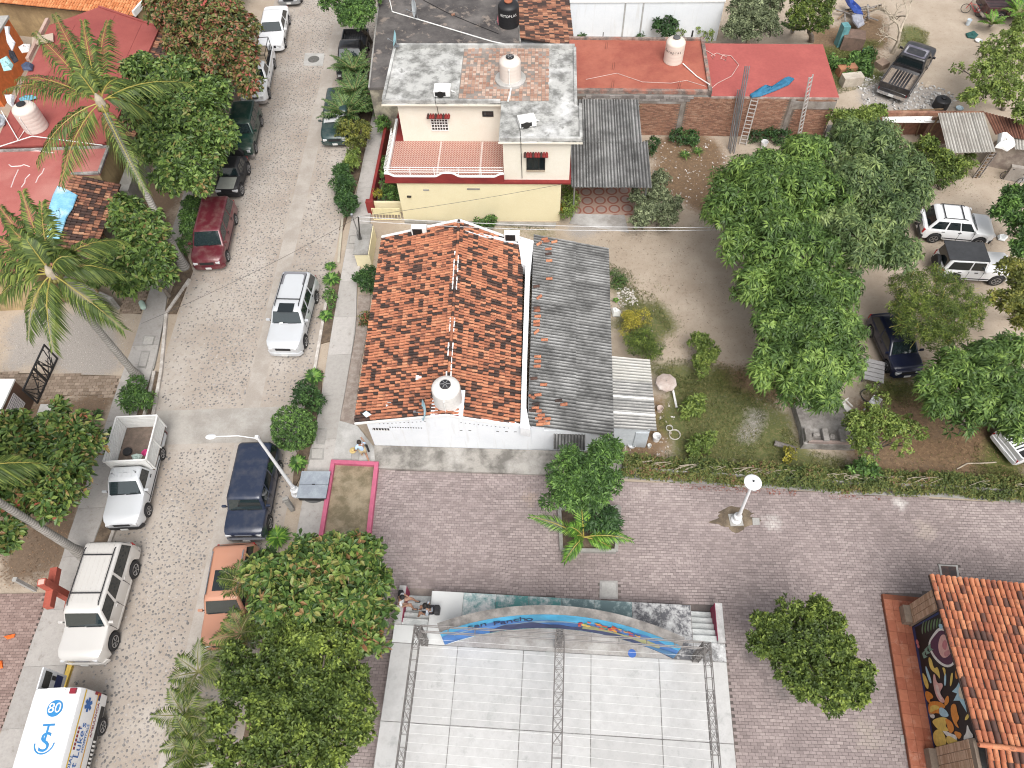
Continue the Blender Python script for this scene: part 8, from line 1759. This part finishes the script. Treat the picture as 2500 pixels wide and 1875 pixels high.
# service mast, meter pillar, wires
b = P(B2(900, 492)); um = thing('service_mast', 'leaning electric service mast beside the meter pillar', 'pole', b); z1, z2 = 2.0, 4.2; p1_, p2_, p3_ = P(B2(868, 370), z1) - b, P(B2(868, 250), z2) - b, P(B2(820, 242), z2) - b
MB().tube([(0, 0, 0), tuple(p1_)], [.14, .11], 9).build('post', stained((.26, .25, .24), (.15, .15, .14), scale=3), um); MB().tube([tuple(p1_ - Vector((0, 0, .5))), tuple(p2_)], .04, 7).build('conduit', M['dark_metal'], um); MB().tube([tuple(p1_ - Vector((0, 0, .3))), tuple(p3_)], .03, 7).build('conduit', M['steel'], um); MB().lathe([(.08, 0), (.08, .12), (.01, .15)], 8, Matrix.Translation(p3_)).build('weatherhead', M['steel'], um)
top = P(B2(868, 250), 4.2)
def wire(lab, a, b_, sag, r=.014): m_ = a.lerp(b_, .5) - Vector((0, 0, sag)); one('wire', MB().tube([tuple(a * (1 - f) ** 2 + m_ * 2 * f * (1 - f) + b_ * f * f) for f in np.linspace(0, 1, 13)], r, 4), M['dark_metal'] if r < .018 else plain((.5, .5, .5), .6), lab, 'wire')
wire('dark wire from the mast to the cream house corner', top, fy.M @ Vector((.1, -.1, Z1 - .1)), .25); wire('upper pale cable from the mast to the mango trees', top, P((1790, 555), 3.6), .5, .02); wire('lower pale cable from the mast to the mango trees', top + Vector((0, 0, -.3)), P((1800, 560), 3.3), .7, .02); wire('thin wire crossing the street to the palm', top, P((345, 790), 4.8), .5, .011)
b = P(B2(935, 640), 0); mp_ = thing('meter_pillar', 'cream meter pillar with grey concrete cap by the tiled house', 'pillar', P(B2(905, 640)), -.05); MB().box(-.3, .55, 0, 2.3, 0, 1.1).build('pillar', M['cream_wall'], mp_); MB().box(-.36, .5, -.05, 2.35, 1.1, 1.2).build('cap', M['concrete'], mp_)
# tank, dish, condensers of the tiled house
tk = Vector(((RF.x + .0), RF.y + .75, 3.35)); tkw = fw.M @ tk
bs = fw.thing('tank_stand', 'white masonry stand under the ridge water tank', 'stand'); MB().box(tk.x - .75, tk.x + .75, tk.y - .75, tk.y + .6, 2.6, 3.32).build('stand_block', M['white_wall'], bs); MB().box(tk.x - .55, tk.x + .55, tk.y - .76, tk.y - .751, 2.9, 3.3).build('painted_face', plain((.22, .03, .03), .7), bs)
water_tank('off-white water tank astride the tiled ridge', (tkw.x, tkw.y, 3.33), .66, 1.35, plain('#dcdad6', .5, var=.04))
sat_dish('pale blue satellite dish beside the ridge tank', P(C2(1395, 350), 3.1), .5, (-1, -.1, .2), plain((.45, .7, .8), .5), mast=.35)
ac_unit('white air conditioner on the rear gable, left one', P(B2(1345, 385), 2.75), fw.rz); ac_unit('white air conditioner on the rear gable by the parapet', P(B2(2055, 430), 2.65), fw.rz)
for q, lab in (([C2(1080, 290), C2(1100, 250), C2(1130, 240), C2(1120, 270), C2(1085, 298)], 'white scrap of paper on the tile roof'), ([C2(900, 350), C2(930, 325), C2(970, 355), C2(930, 378)], 'pale blue scrap near the tile roof corner')): tarp(lab, q, 2.75, plain((.62, .72, .78), .8), name='scrap', lump=.04)
one('vent_cap', MB().box(-.14, .14, -.12, .12, 0, .06), M['white'], 'small white square on the tile roof near the ridge tank', 'cap', loc=P(C2(1335, 72), 3.1))
# ladders, pipes
def ladder(label, a, b_, w=.42, n=12, mat=None, name='ladder'):
    a, b_ = Vector(a), Vector(b_); t = thing(name, label, 'ladder', a); d = b_ - a; s = d.cross(Vector((0, 0, 1))).normalized() * w / 2; mt = mat or plain((.62, .6, .58), .4, .4)
    for k in (-1, 1): MB().bar(s * k, d + s * k, .05, .07).build('rail', mt, t)
    for i in range(n): p = d * ((i + .5) / n); MB().bar(p - s, p + s, .05, .04).build('rung', mt, t)
def edge(q, v):   # the point seen at q that hangs over v in the brick building's frame
    a, b_ = (fb.I @ P(q, 2)).y, (fb.I @ P(q, 6)).y; return P(q, 2 + 4 * (a - v) / (a - b_))
ladder('aluminium ladder leaning below the blue tarp', P(A4(40, 1118)), edge(A4(135, 765), -.15)); ladder('long thin ladder reaching above the right red roof', P(A4(468, 1095)), edge(A4(570, 585), -.05), n=16); ladder('wooden ladder leaning on the rusty shed', P(A4(1840, 1372)), P(A4(1975, 1180), 2.0), n=8, mat=M['grey_wood'])
for k in range(6): a = P(A3(1825 + k * 9, 1150 + (k % 3) * 18)); e = edge(A3(1910 + k * 16 - (k < 2) * 8, 690 - (k > 2) * 180), -.12); o = one('steel_pipe', MB().tube([(0, 0, .03), tuple(e - a)], .04, 6), M['steel'], 'grey steel pipe leaning on the brick building', 'pipe', 'leaning steel pipes', loc=a)
# buckets, tubs, chairs
def bucket(label, q, r, h, c, z=0.02, name='bucket', cat='bucket'): return one(name, MB().lathe([(r * .82, 0), (r, h), (r * 1.05, h), (r * .95, h - .02), (r * .8, .03), (.01, .03)], 18), plain(c, .5), label, cat, loc=P(q, z), sm=40)
bucket('white bucket standing below the aluminium ladder', A4(200, 1135), .22, .45, (.78, .78, .78)); bucket('white and blue bucket beside the upper right pickup', A4(1775, 190), .17, .4, (.6, .68, .74)); bucket('white pail near the lean-to corner', C3(1268, 548), .2, .4, (.75, .75, .75)); bucket('flat white tub beside the lean-to wall', C3(1080, 598), .2, .2, (.78, .78, .77), name='tub', cat='tub'); bucket('small white pot by the lean-to', C3(1215, 605), .1, .2, (.7, .7, .68), name='pot', cat='pot'); bucket('pale blue tub by the yard wall', A4(1710, 842), .24, .12, (.5, .62, .68), name='tub', cat='tub'); bucket('white pan lying by the lime tree', A4(1860, 320), .25, .1, (.72, .72, .72), name='tub', cat='tub'); bucket('rusty enamel pot among the junk by the lean-to', C3(1295, 325), .16, .3, (.6, .5, .45), name='pot', cat='pot'); bucket('yellow plant pot at the cream house corner', B3(545, 210), .2, .5, (.55, .28, .03), name='pot', cat='pot')
water_tank('black round tub behind the black pickup', P(A4(1558, 830)), .5, .75, M['black'], spokes=False, name='black_tub'); water_tank('black water barrel at the corner of the dusty tree', P(A3(1535, 290)), .42, 1.0, M['black'], spokes=False, name='black_barrel')
def chair(label, q, rz, c, rx=0.0):
    t = thing('plastic_chair', label, 'chair', P(q, .02), rz); m_ = plain(c, .5)
    MB().box(-.22, .22, -.22, .22, .4, .44).build('seat', m_, t, bev=.015); MB().box(-.23, .23, .2, .25, .45, .88).build('backrest', m_, t, bev=.015)
    for x in (-.2, .2):
        for y in (-.2, .2): MB().bar((x * 1.1, y * 1.1, 0), (x, y, .4), .05).build('leg', m_, t)
        MB().box(x - .03, x + .03, -.2, .2, .62, .66).build('armrest', m_, t)
chair('white plastic chair left behind the sapling', C4(810, 335), .5, (.72, .7, .66)); chair('white plastic chair right behind the sapling', C4(1020, 315), -.7, (.78, .79, .8)); chair('red plastic chair under the mango edge', C4(460, 270), 1.2, (.55, .07, .03))
# broken concrete block on the lawn
b = P(C4(485, 620)); cb = thing('concrete_block', 'weathered broken concrete block on the lawn', 'block', b, -.09); gc = stained((.3, .28, .26), (.17, .155, .14), light=(.38, .36, .34), scale=2, fine=14, bump=.5)
MB().prism([(0, 0), (2.6, 0), (2.7, .9), (2.4, 2.1), (1.5, 2.9), (.5, 2.9), (-.1, 2.3), (.05, .9)], 0, .55).build('block_base', gc, cb, bev=.04)
for x in (.05, .9, 1.7): MB().box(x, x + .28, .08, .75, .55, .85).build('rib', gc, cb, bev=.03)
MB().box(.2, 2.4, .02, .14, .55, .72).build('lip', stained((.4, .3, .26), (.25, .2, .18)), cb)
for x, y, r in ((.6, .45, .14), (1.4, .4, .16), (.75, .5, .1)): MB().lathe([(.01, 0), (r, .05), (r * .8, r), (.01, r * 1.1)], 7, Matrix.Translation((x, y, .55))).build('rubble', gc, cb)
# bench, log, stick, coil, parasol, bag, table scraps
bn = thing('slat_bench', 'grey slatted bench under the bright mango tree', 'bench', P(B4(1030, 1470)), -.35)
for k in range(5): MB().box(-.5, .5, -.7 + k * .28, -.46 + k * .28, .42, .46).build('slat', plain((.4, .39, .39), .6), bn)
for x in (-.45, .4): MB().box(x, x + .06, -.6, .6, 0, .42).build('leg', M['grey_wood'], bn)
one('log', MB().tube([(-.5, .2, .1), (.5, -.2, .1)], [.14, .12], 9), M['grey_wood'], 'grey log lying on the lawn', 'log', loc=P(C4(368, 605))); one('stick', MB().tube([(-1, -.15, .04), (-.4, .12, .06), (.3, .1, .05), (1, .12, .05)], .035, 6), M['dead'], 'pale curved stick on the leaf litter', 'stick', loc=P(C4(1840, 750)))
for q, r, c, lab in ((C3(1370, 465), .16, (.5, .49, .46), 'white hose coil near the lean-to'), (C3(1410, 515), .28, (.55, .52, .46), 'pale hose loops on the yard'), (C4(1010, 215), .4, (.04, .045, .045), 'black hose coil behind the sapling')):
    one('hose_coil', MB().tube([(r * math.cos(a) * (1 + .05 * math.sin(a * 1.7)), r * math.sin(a), .03 + .008 * a) for a in np.linspace(0, 14, 40)], .016, 5), plain(c, .6), lab, 'hose', loc=P(q, .02))
pa = thing('parasol', 'torn pale parasol standing beside the pale lean-to sheets', 'parasol', P(B3(1330, 1590))); m = MB(); m.grid([[(r_ * (1 + .07 * (k % 2)) * math.cos(k * PI / 9), r_ * (1 + .07 * (k % 2)) * math.sin(k * PI / 9), z_ - .06 * (k % 2) * (r_ > .5)) for k in range(18)] for r_, z_ in ((.52, .75), (.5, .8), (.3, .88), (.03, .92))], close=True); m.build('canopy', stained((.5, .42, .38), (.4, .32, .28), light=(.58, .52, .48), scale=3), pa); MB().cyl((0, 0, 0), (0, 0, .91), .025, n=6).build('pole', M['steel'], pa)
one('drain_pipe', MB().tube([tuple(P(B3(1390, 1540), .3)), tuple(P(C3(1428, 300), .05))], .06, 7), M['white'], 'white plastic pipe lying beside the parasol', 'pipe')
tarp('white plastic bag by the lean-to eave', [B3(920, 960), B3(955, 955), B3(1000, 985), B3(990, 1020), B3(935, 1020)], .1, M['white'], name='bag', lump=.25); tarp('white tarp scrap by the right tree', [B4(2000, 400), B4(2050, 385), B4(2085, 415), B4(2060, 440), B4(2010, 430)], .05, plain((.62, .64, .64), .7), name='bag', lump=.15)
def rocks(name, label, polys, dens, seed, stops, r0, r1):
    rng = np.random.default_rng(seed); Ts = []
    for pl in polys:
        w = np.array([(P(q).x, P(q).y) for q in pl]); lo, hi = w.min(0), w.max(0); n = int(dens * (hi[0] - lo[0]) * (hi[1] - lo[1])); q = lo + rng.random((n, 2)) * (hi - lo)
        for x, y in q[inside(q, w.tolist())]: r = rng.uniform(r0, r1) ** 1.0; Ts.append(np.array(Matrix.Translation((x, y, r * .2)) @ Matrix.Rotation(rng.random() * 6, 4, 'Z') @ Matrix.Rotation(rng.normal(0, .5), 4, 'X') @ Matrix.Diagonal((r, r * .75, r * .6, 1))))
    V, F, C = replicate([(1, 0, 0), (-1, .1, 0), (0, 1, .1), (.1, -1, 0), (0, .1, 1), (.1, 0, -1), (.7, .6, .5), (-.6, -.7, .4)], [(0, 6, 4), (6, 2, 4), (2, 1, 4), (1, 7, 4), (7, 3, 4), (3, 0, 4), (0, 2, 6), (1, 3, 7)], Ts)
    return tag(link(bpy.data.objects.new(name, np_mesh(name, V, F, C, per_piece(stops, 'island', .9, 12)))), label, kind='stuff')
rocks('rubble', 'pale broken rubble under the black pickup', [GRAVEL[0]], 26, 61, [(0, (.28, .27, .26)), (1, (.58, .57, .55))], .03, .14)
rocks('rubble', 'white stone heap beside the lean-to', [GRAVEL[2]], 90, 62, [(0, (.4, .37, .34)), (1, (.68, .64, .6))], .03, .09)
rocks('gravel', 'fine gravel on the driveway and yard', [[(0, 770), (330, 780), (300, 900), (0, 905)], [B2(870, 860), B2(960, 870), B2(930, 1140), B2(850, 1150)]], 45, 63, [(0, (.24, .21, .19)), (1, (.5, .46, .42))], .012, .04)
rocks('rubble', 'scattered stones on the litter yard and junk corner', [LITTER[1], LITTER[5], [C3(1270, 250), C3(1420, 260), C3(1420, 420), C3(1300, 430)]], 7, 64, [(0, (.3, .25, .2)), (.7, (.5, .45, .4)), (1, (.7, .68, .66))], .03, .09)
# junk round the bare tree
def junk(name, label, q, size, rz, mat, tilt=0.0, z=0.0, cat=None): o = one(name, MB().box(-size[0] / 2, size[0] / 2, -size[1] / 2, size[1] / 2, 0, size[2]), mat, label, cat or name.replace('_', ' '), loc=P(q, z), rz=rz); o.rotation_euler.x = tilt
junk('metal_cabinet', 'teal metal cabinet on end beside the red roof corner', A4(780, 350), (.5, .6, 1.6), .1, plain((.12, .3, .32), .6, var=.3)); junk('crate', 'large brown chipboard crate beside the teal cabinet', A4(870, 360), (1.5, 1.2, 1.0), -.3, stained((.2, .13, .1), (.13, .09, .07), scale=2)); junk('masonry_chunk', 'pale broken masonry chunk by the red roof', A4(868, 650), (1.4, .7, .7), .1, stained((.55, .5, .42), (.4, .35, .29), scale=2)); junk('masonry_chunk', 'orange brick chunk by the red roof', A4(830, 570), (1.3, .6, .6), .15, stained((.38, .17, .09), (.25, .12, .07), scale=2)); junk('wooden_box', 'small wooden box near the bare tree', A4(1105, 515), (.8, .7, .4), .5, stained((.33, .24, .18), (.22, .16, .12))); junk('plastic_bin', 'blue plastic bin in the weeds', A4(990, 420), (.5, .4, .4), .3, plain((.03, .12, .3), .5)); junk('board_scrap', 'pale board scrap beside the black pickup', A4(1468, 655), (.8, .25, .05), .9, stained((.5, .42, .33), (.38, .31, .24)), cat='board'); junk('stone_slab', 'grey stone slab in the brick building corner', A4(690, 1070), (.4, 1.3, .6), -.4, M['concrete'])
tarp('crumpled blue tarp on the timber heap', [A4(830, 0), A4(880, 0), A4(960, 90), A4(970, 115), A4(900, 100), A4(850, 40)], .7, plain((.03, .07, .3), .5, var=.3), lump=.2); tarp('grey plastic sheet on the timber heap', [A4(880, 120), A4(960, 110), A4(980, 190), A4(930, 220), A4(890, 170)], .6, plain((.36, .37, .42), .5), lump=.2, name='plastic_sheet'); tarp('dark net lying beside the lime tree', [A4(1760, 260), A4(1820, 245), A4(1860, 270), A4(1830, 300), A4(1775, 290)], .05, plain((.02, .09, .08), .8), name='net', lump=.12)
random.seed(9)
for k in range(16): a = P(A4(800 + random.uniform(0, 260), 60 + random.uniform(0, 160)), .15 + .05 * (k % 6)); one('plank', MB().box(-1, 1, -.06, .06, 0, .04), M['grey_wood' if k % 2 else 'wood'], 'weathered plank in the timber heap under the bare tree', 'plank', 'planks of the timber heap', loc=a, rz=random.uniform(-.9, 1.6))
# bicycles
def bicycle(label, q, rz, c):
    t = thing('bicycle', label, 'bicycle', P(q), rz); fm_ = plain(c, .4)
    for x in (-.52, .52):
        w_ = MB().tube([(x + .33 * math.cos(a), 0, .35 + .33 * math.sin(a)) for a in np.linspace(0, 2 * PI, 25)], .022, 5).build('wheel', M['rubber'], t); m = MB()
        for k in range(6): m.bar((x, 0, .35), (x + .32 * math.cos(k), 0, .35 + .32 * math.sin(k)), .008)
        m.build('spoke', M['steel'], w_)
    MB().tube([(-.52, 0, .35), (-.15, 0, .3), (.38, 0, .8), (-.22, 0, .78), (-.15, 0, .3)], .022, 6).tube([(-.52, 0, .35), (-.22, 0, .78)], .016, 6).tube([(.52, 0, .35), (.36, 0, .92)], .022, 6).build('frame', fm_, t); MB().tube([(.3, -.28, .98), (.37, 0, .93), (.3, .28, .98)], .018, 6).build('handlebar', M['black'], t); MB().cbox((-.26, 0, .86), (.26, .13, .06)).build('saddle', M['black'], t)
bicycle('red bicycle behind the upper right pickup', A4(1800, 115), 2.5, (.5, .03, .03)); bicycle('dark bicycle leaning by the rusty shed', A4(2120, 1390), -.2, (.04, .045, .05)); bicycle('grey bicycle at the right picture edge by the shed', A4(2190, 1420), .4, (.3, .31, .33))
# left yard clutter
one('roof_beam', MB().bar(P(A1(370, 150), 3.3), P(A1(215, 460), 3.3), .22, .25), stained((.5, .36, .3), (.38, .26, .21)), 'pale pink concrete beam on the deep red roof', 'beam'); junk('table', 'pale table top on the left red roof', A1(335, 310), (1.4, .9, .12), .3, stained((.55, .45, .36), (.42, .33, .26)), z=3.3)
for lab, q, z_, c in (('white laundry hanging by the orange house', [(35, 205), (80, 205), (75, 260), (120, 330), (95, 400), (55, 330)], 3.25, (.74, .75, .78)), ('teal and white laundry at the left edge', [(0, 470), (60, 440), (105, 500), (90, 540), (30, 550)], 3.3, (.35, .6, .6)), ('black clothes on the left red roof', [(70, 390), (110, 400), (145, 470), (110, 490), (75, 440)], 3.3, (.03, .03, .04)), ('blue patterned cloth on the left red roof', [(150, 770), (200, 740), (290, 755), (220, 780), (170, 805)], 3.3, (.16, .42, .55)), ('dark heap of clothes and cans on the red roof', [(165, 510), (210, 480), (260, 500), (250, 545), (180, 545)], 3.3, (.06, .08, .14)), ('white bundle on the left red roof', [(145, 370), (190, 345), (240, 350), (230, 400), (170, 410)], 3.3, (.66, .62, .6)), ('white sheet at the left edge of the red roof', [(40, 740), (115, 738), (105, 835), (60, 800)], 3.4, (.74, .74, .75)), ('grey plastic sacks at the left edge', [(0, 880), (50, 900), (40, 960), (0, 990)], 3.3, (.35, .37, .4))): tarp(lab, [A1(*p) for p in q], z_, plain(c, .8, var=.3, scale=5), name='cloth', lump=.18)
one('guy_pipe', MB().tube([tuple(P(A1(10, 855), 3.5)), tuple(P(A1(140, 1080), 3.25)), tuple(P(A1(195, 995), 3.3))], .03, 5), M['white'], 'thin white pipe on the left red roof', 'pipe'); one('guy_pipe', MB().tube([tuple(P(A1(0, 1130), 3.3)), tuple(P(A1(250, 1050), 3.5)), tuple(P(A1(480, 1080), 3.3)), tuple(P(A1(790, 1120), 3.3))], .03, 5), M['white'], 'pale pipe along the edge between the two red roofs', 'pipe')
tb_ = thing('teddy_bear', 'large dusty plush bear under the tile awning', 'plush toy', P(A1(900, 1450), .4)); br2 = stained((.3, .22, .16), (.2, .14, .1), scale=6, fine=30, bump=.5); m = MB()
for x, y, z_, r in ((0, 0, .35, .32), (0, 0, .85, .24), (-.18, 0, 1.06, .09), (.18, 0, 1.06, .09), (-.36, -.05, .5, .14), (.36, -.05, .5, .14), (-.22, -.35, .16, .17), (.22, -.35, .16, .17), (0, -.22, .8, .1)): m.lathe([(.01, -r), (r * .7, -r * .7), (r, 0), (r * .7, r * .7), (.01, r)], 12, Matrix.Translation((x, y, z_)))
m.build('body', br2, tb_, sm=70)

# -- people
skin_m = plain((.36, .2, .13), .6, var=.08)
def skin_body(name, J, E, mat, parent, root='pelvis', sub=2):
    keys = list(J); me = bpy.data.meshes.new(name); me.from_pydata([J[k][:3] for k in keys], [(keys.index(a), keys.index(b)) for a, b in E], []); me.materials.append(mat)
    o = link(bpy.data.objects.new(name, me), parent); o.modifiers.new('Skin', 'SKIN'); sv = me.skin_vertices[0].data
    for i, k in enumerate(keys): r = J[k][3]; sv[i].radius = (r, J[k][4] if len(J[k]) > 4 else r); sv[i].use_root = (k == root)
    o.modifiers['Skin'].use_smooth_shade = True; s = o.modifiers.new('Sub', 'SUBSURF'); s.levels = s.render_levels = sub
    return o
def person(label, loc, yaw, K, shirt, legs, hair, shoe=(.05, .05, .05), long=False, name='person'):
    """K: joints (x fwd, y left, z up) by name; one skinned body, clothes as children"""
    t = thing(name, label, 'person', loc, yaw); V = {k: Vector(v) for k, v in K.items()}; J = {}; E = []
    def put(k, v, r, r2=None, to=None): J[k] = (*v, r, r2 or r); (E.append((to, k)) if to else None)
    put('pelvis', V['pelvis'], .12, .15); put('waist', V['pelvis'].lerp(V['chest'], .45), .1, .13, 'pelvis'); put('chest', V['chest'], .11, .16, 'waist'); put('neck', V['chest'].lerp(V['head'], .55), .05, None, 'chest'); put('jaw', V['chest'].lerp(V['head'], .78), .065, None, 'neck'); put('head', V['head'], .088, None, 'jaw'); put('crown', V['head'] + (V['head'] - V['chest']).normalized() * .09, .06, None, 'head')
    f = V.get('face', Vector((1, 0, 0))); put('nose', V['head'] + f * .1, .016, None, 'head')
    for s, sd in (('l', 1), ('r', -1)):
        put(s + 'sh', V[s + 'sh'], .062, None, 'chest'); put(s + 'el', V[s + 'el'], .045, None, s + 'sh'); put(s + 'wr', V[s + 'wr'], .03, None, s + 'el'); d = (V[s + 'wr'] - V[s + 'el']).normalized(); sid = d.cross(Vector((0, 0, 1))).normalized(); pm = V[s + 'wr'] + d * .07; put(s + 'pm', pm, .034, None, s + 'wr')
        for q in range(4): put(f'{s}f{q}', pm + d * (.085 - .012 * abs(q - 1.5)) + sid * (.028 * (q - 1.5)) - Vector((0, 0, .025)), .009, None, s + 'pm')
        put(s + 'th', V[s + 'wr'] + d * .06 + sid * sd * .06, .01, None, s + 'wr')
        hip = V['pelvis'] + (V[s + 'sh'] - V['chest']) * .45 + Vector((0, 0, -.05)); put(s + 'hip', hip, .095, None, 'pelvis'); put(s + 'kn', V[s + 'kn'], .06, None, s + 'hip'); put(s + 'an', V[s + 'an'], .038, None, s + 'kn'); put(s + 'toe', V[s + 'an'] + V.get('toe', f) * .16 + Vector((0, 0, -.045)), .032, None, s + 'an')
    skin_body('body', J, E, skin_m, t)
    g = lambda ks, k: {a: (*J[a][:3], J[a][3] * k, J[a][4] * k) for a in ks}; sm_ = plain(shirt, .85)
    A = g(['pelvis', 'waist', 'chest', 'lsh', 'rsh'], 1.18); A['le'] = (*V['lsh'].lerp(V['lel'], .75 if not long else 1), .066, .066); A['re'] = (*V['rsh'].lerp(V['rel'], .75 if not long else 1), .066, .066); A['nk'] = (*V['chest'].lerp(V['head'], .35), .07, .08)
    skin_body('shirt', A, [('pelvis', 'waist'), ('waist', 'chest'), ('chest', 'nk'), ('chest', 'lsh'), ('lsh', 'le'), ('chest', 'rsh'), ('rsh', 're')], sm_, t)
    B = g(['pelvis', 'lhip', 'rhip'], 1.2); B['pelvis'] = (*J['pelvis'][:3], .14, .175)
    for s in 'lr': h = Vector(J[s + 'hip'][:3]); B[s + 'k'] = (*h.lerp(V[s + 'kn'], .85), .085, .085)
    skin_body('shorts', B, [('pelvis', 'lhip'), ('lhip', 'lk'), ('pelvis', 'rhip'), ('rhip', 'rk')], plain(legs, .85), t)
    hv = V['head']; up_ = (V['head'] - V['chest']).normalized(); m = MB().lathe([(.105, -.02), (.112, .03), (.1, .085), (.06, .12), (.01, .13)], 16, Matrix.Translation(hv - f * .012) @ up_.to_track_quat('Z', 'Y').to_matrix().to_4x4()); hr = m.build('hair', plain(hair, .7), t, sm=60)
    if long: skin_body('long_hair', {'a': (*(hv - f * .07), .1, .1), 'b': (*(hv - f * .12 - up_ * .18), .09, .1), 'c': (*(V['chest'] - f * .13), .05, .07)}, [('a', 'b'), ('b', 'c')], plain(hair, .7), t, root='a')
    for s in 'lr': a = V[s + 'an']; d = V.get('toe', f); MB().cbox(a + d * .07 + Vector((0, 0, -.06)), (.25, .09, .05), math.atan2(d.y, d.x)).build('shoe', plain(shoe, .7), t, bev=.015)
    return t
pw_ = P(C2(925, 690), .13)
pr = person('person in pale blue shirt and khaki shorts walking with a straw hat', (pw_.x, pw_.y, .125), math.radians(112), dict(pelvis=(0, 0, .9), chest=(.04, 0, 1.28), head=(.06, 0, 1.56), lsh=(.03, .18, 1.36), rsh=(.03, -.18, 1.36), lel=(-.06, .28, 1.12), lwr=(.1, .34, .92), rel=(.12, -.26, 1.18), rwr=(.3, -.2, 1.3), lkn=(.2, .1, .5), lan=(.24, .1, .1), rkn=(-.02, -.1, .5), ran=(-.3, -.1, .16), face=(1, 0, 0)), (.45, .6, .78), (.45, .36, .22), (.03, .02, .015), (.5, .35, .25))
pM = Matrix.Translation(pr.location) @ Matrix.Rotation(pr.rotation_euler.z, 4, 'Z')
one('straw_hat', MB().lathe([(.17, 0), (.17, .015), (.09, .03), (.08, .1), (.01, .12)], 20), plain((.55, .42, .18), .8), 'straw hat in the hand of the walking person', 'hat', loc=pM @ Vector((.18, .42, .83)), rz=.3, sm=40)
one('handbag', MB().cbox((0, 0, 0), (.32, .1, .22)).tube([(-.12, 0, .1), (-.05, .06, .35), (.1, .06, .35), (.12, 0, .1)], .015, 5), M['black'], 'black handbag at the hip of the walking person', 'bag', loc=pM @ Vector((-.05, -.27, .92)), rz=pr.rotation_euler.z)
seat = dict(pelvis=(0, 0, .1), chest=(.06, 0, .5), head=(.16, 0, .76), lsh=(.06, .19, .56), rsh=(.06, -.19, .56), lel=(.12, .27, .3), lwr=(.36, .16, .22), rel=(.12, -.27, .3), rwr=(.36, -.14, .22), lkn=(.46, .16, .13), lan=(.56, .18, -.3), rkn=(.46, -.14, .13), ran=(.5, -.16, -.3), face=(.95, 0, -.3))
sm_w = fs.M @ Vector((-1.22, -.62, ZS + .14))
person('person in white shirt seated on the stage step wall', sm_w, fs.rz, seat, (.74, .75, .76), (.4, .25, .18), (.02, .02, .02))
s2 = dict(seat); s2['lan'] = (.52, .18, -.24); s2['ran'] = (.46, -.12, -.26)
sg_w = fs.M @ Vector((.08, -.88, ZS + .03))
person('person in grey shirt with long black hair seated on the stage edge', sg_w, fs.rz + PI, s2, (.45, .5, .56), (.05, .05, .06), (.012, .01, .01), (.6, .62, .65), long=True)
one('backpack', MB().box(-.12, .12, -.18, .18, 0, .42), M['black'], 'black backpack behind the seated person with long hair', 'backpack', loc=fs.M @ Vector((.36, -.88, ZS + .01)), rz=fs.rz, bev=.06)
one('shoulder_bag', MB().box(-.1, .1, -.14, .14, 0, .26), M['black'], 'black bag beside the seated person in white', 'bag', loc=fs.M @ Vector((-1.27, -.28, ZS + .121)), rz=fs.rz, bev=.04)
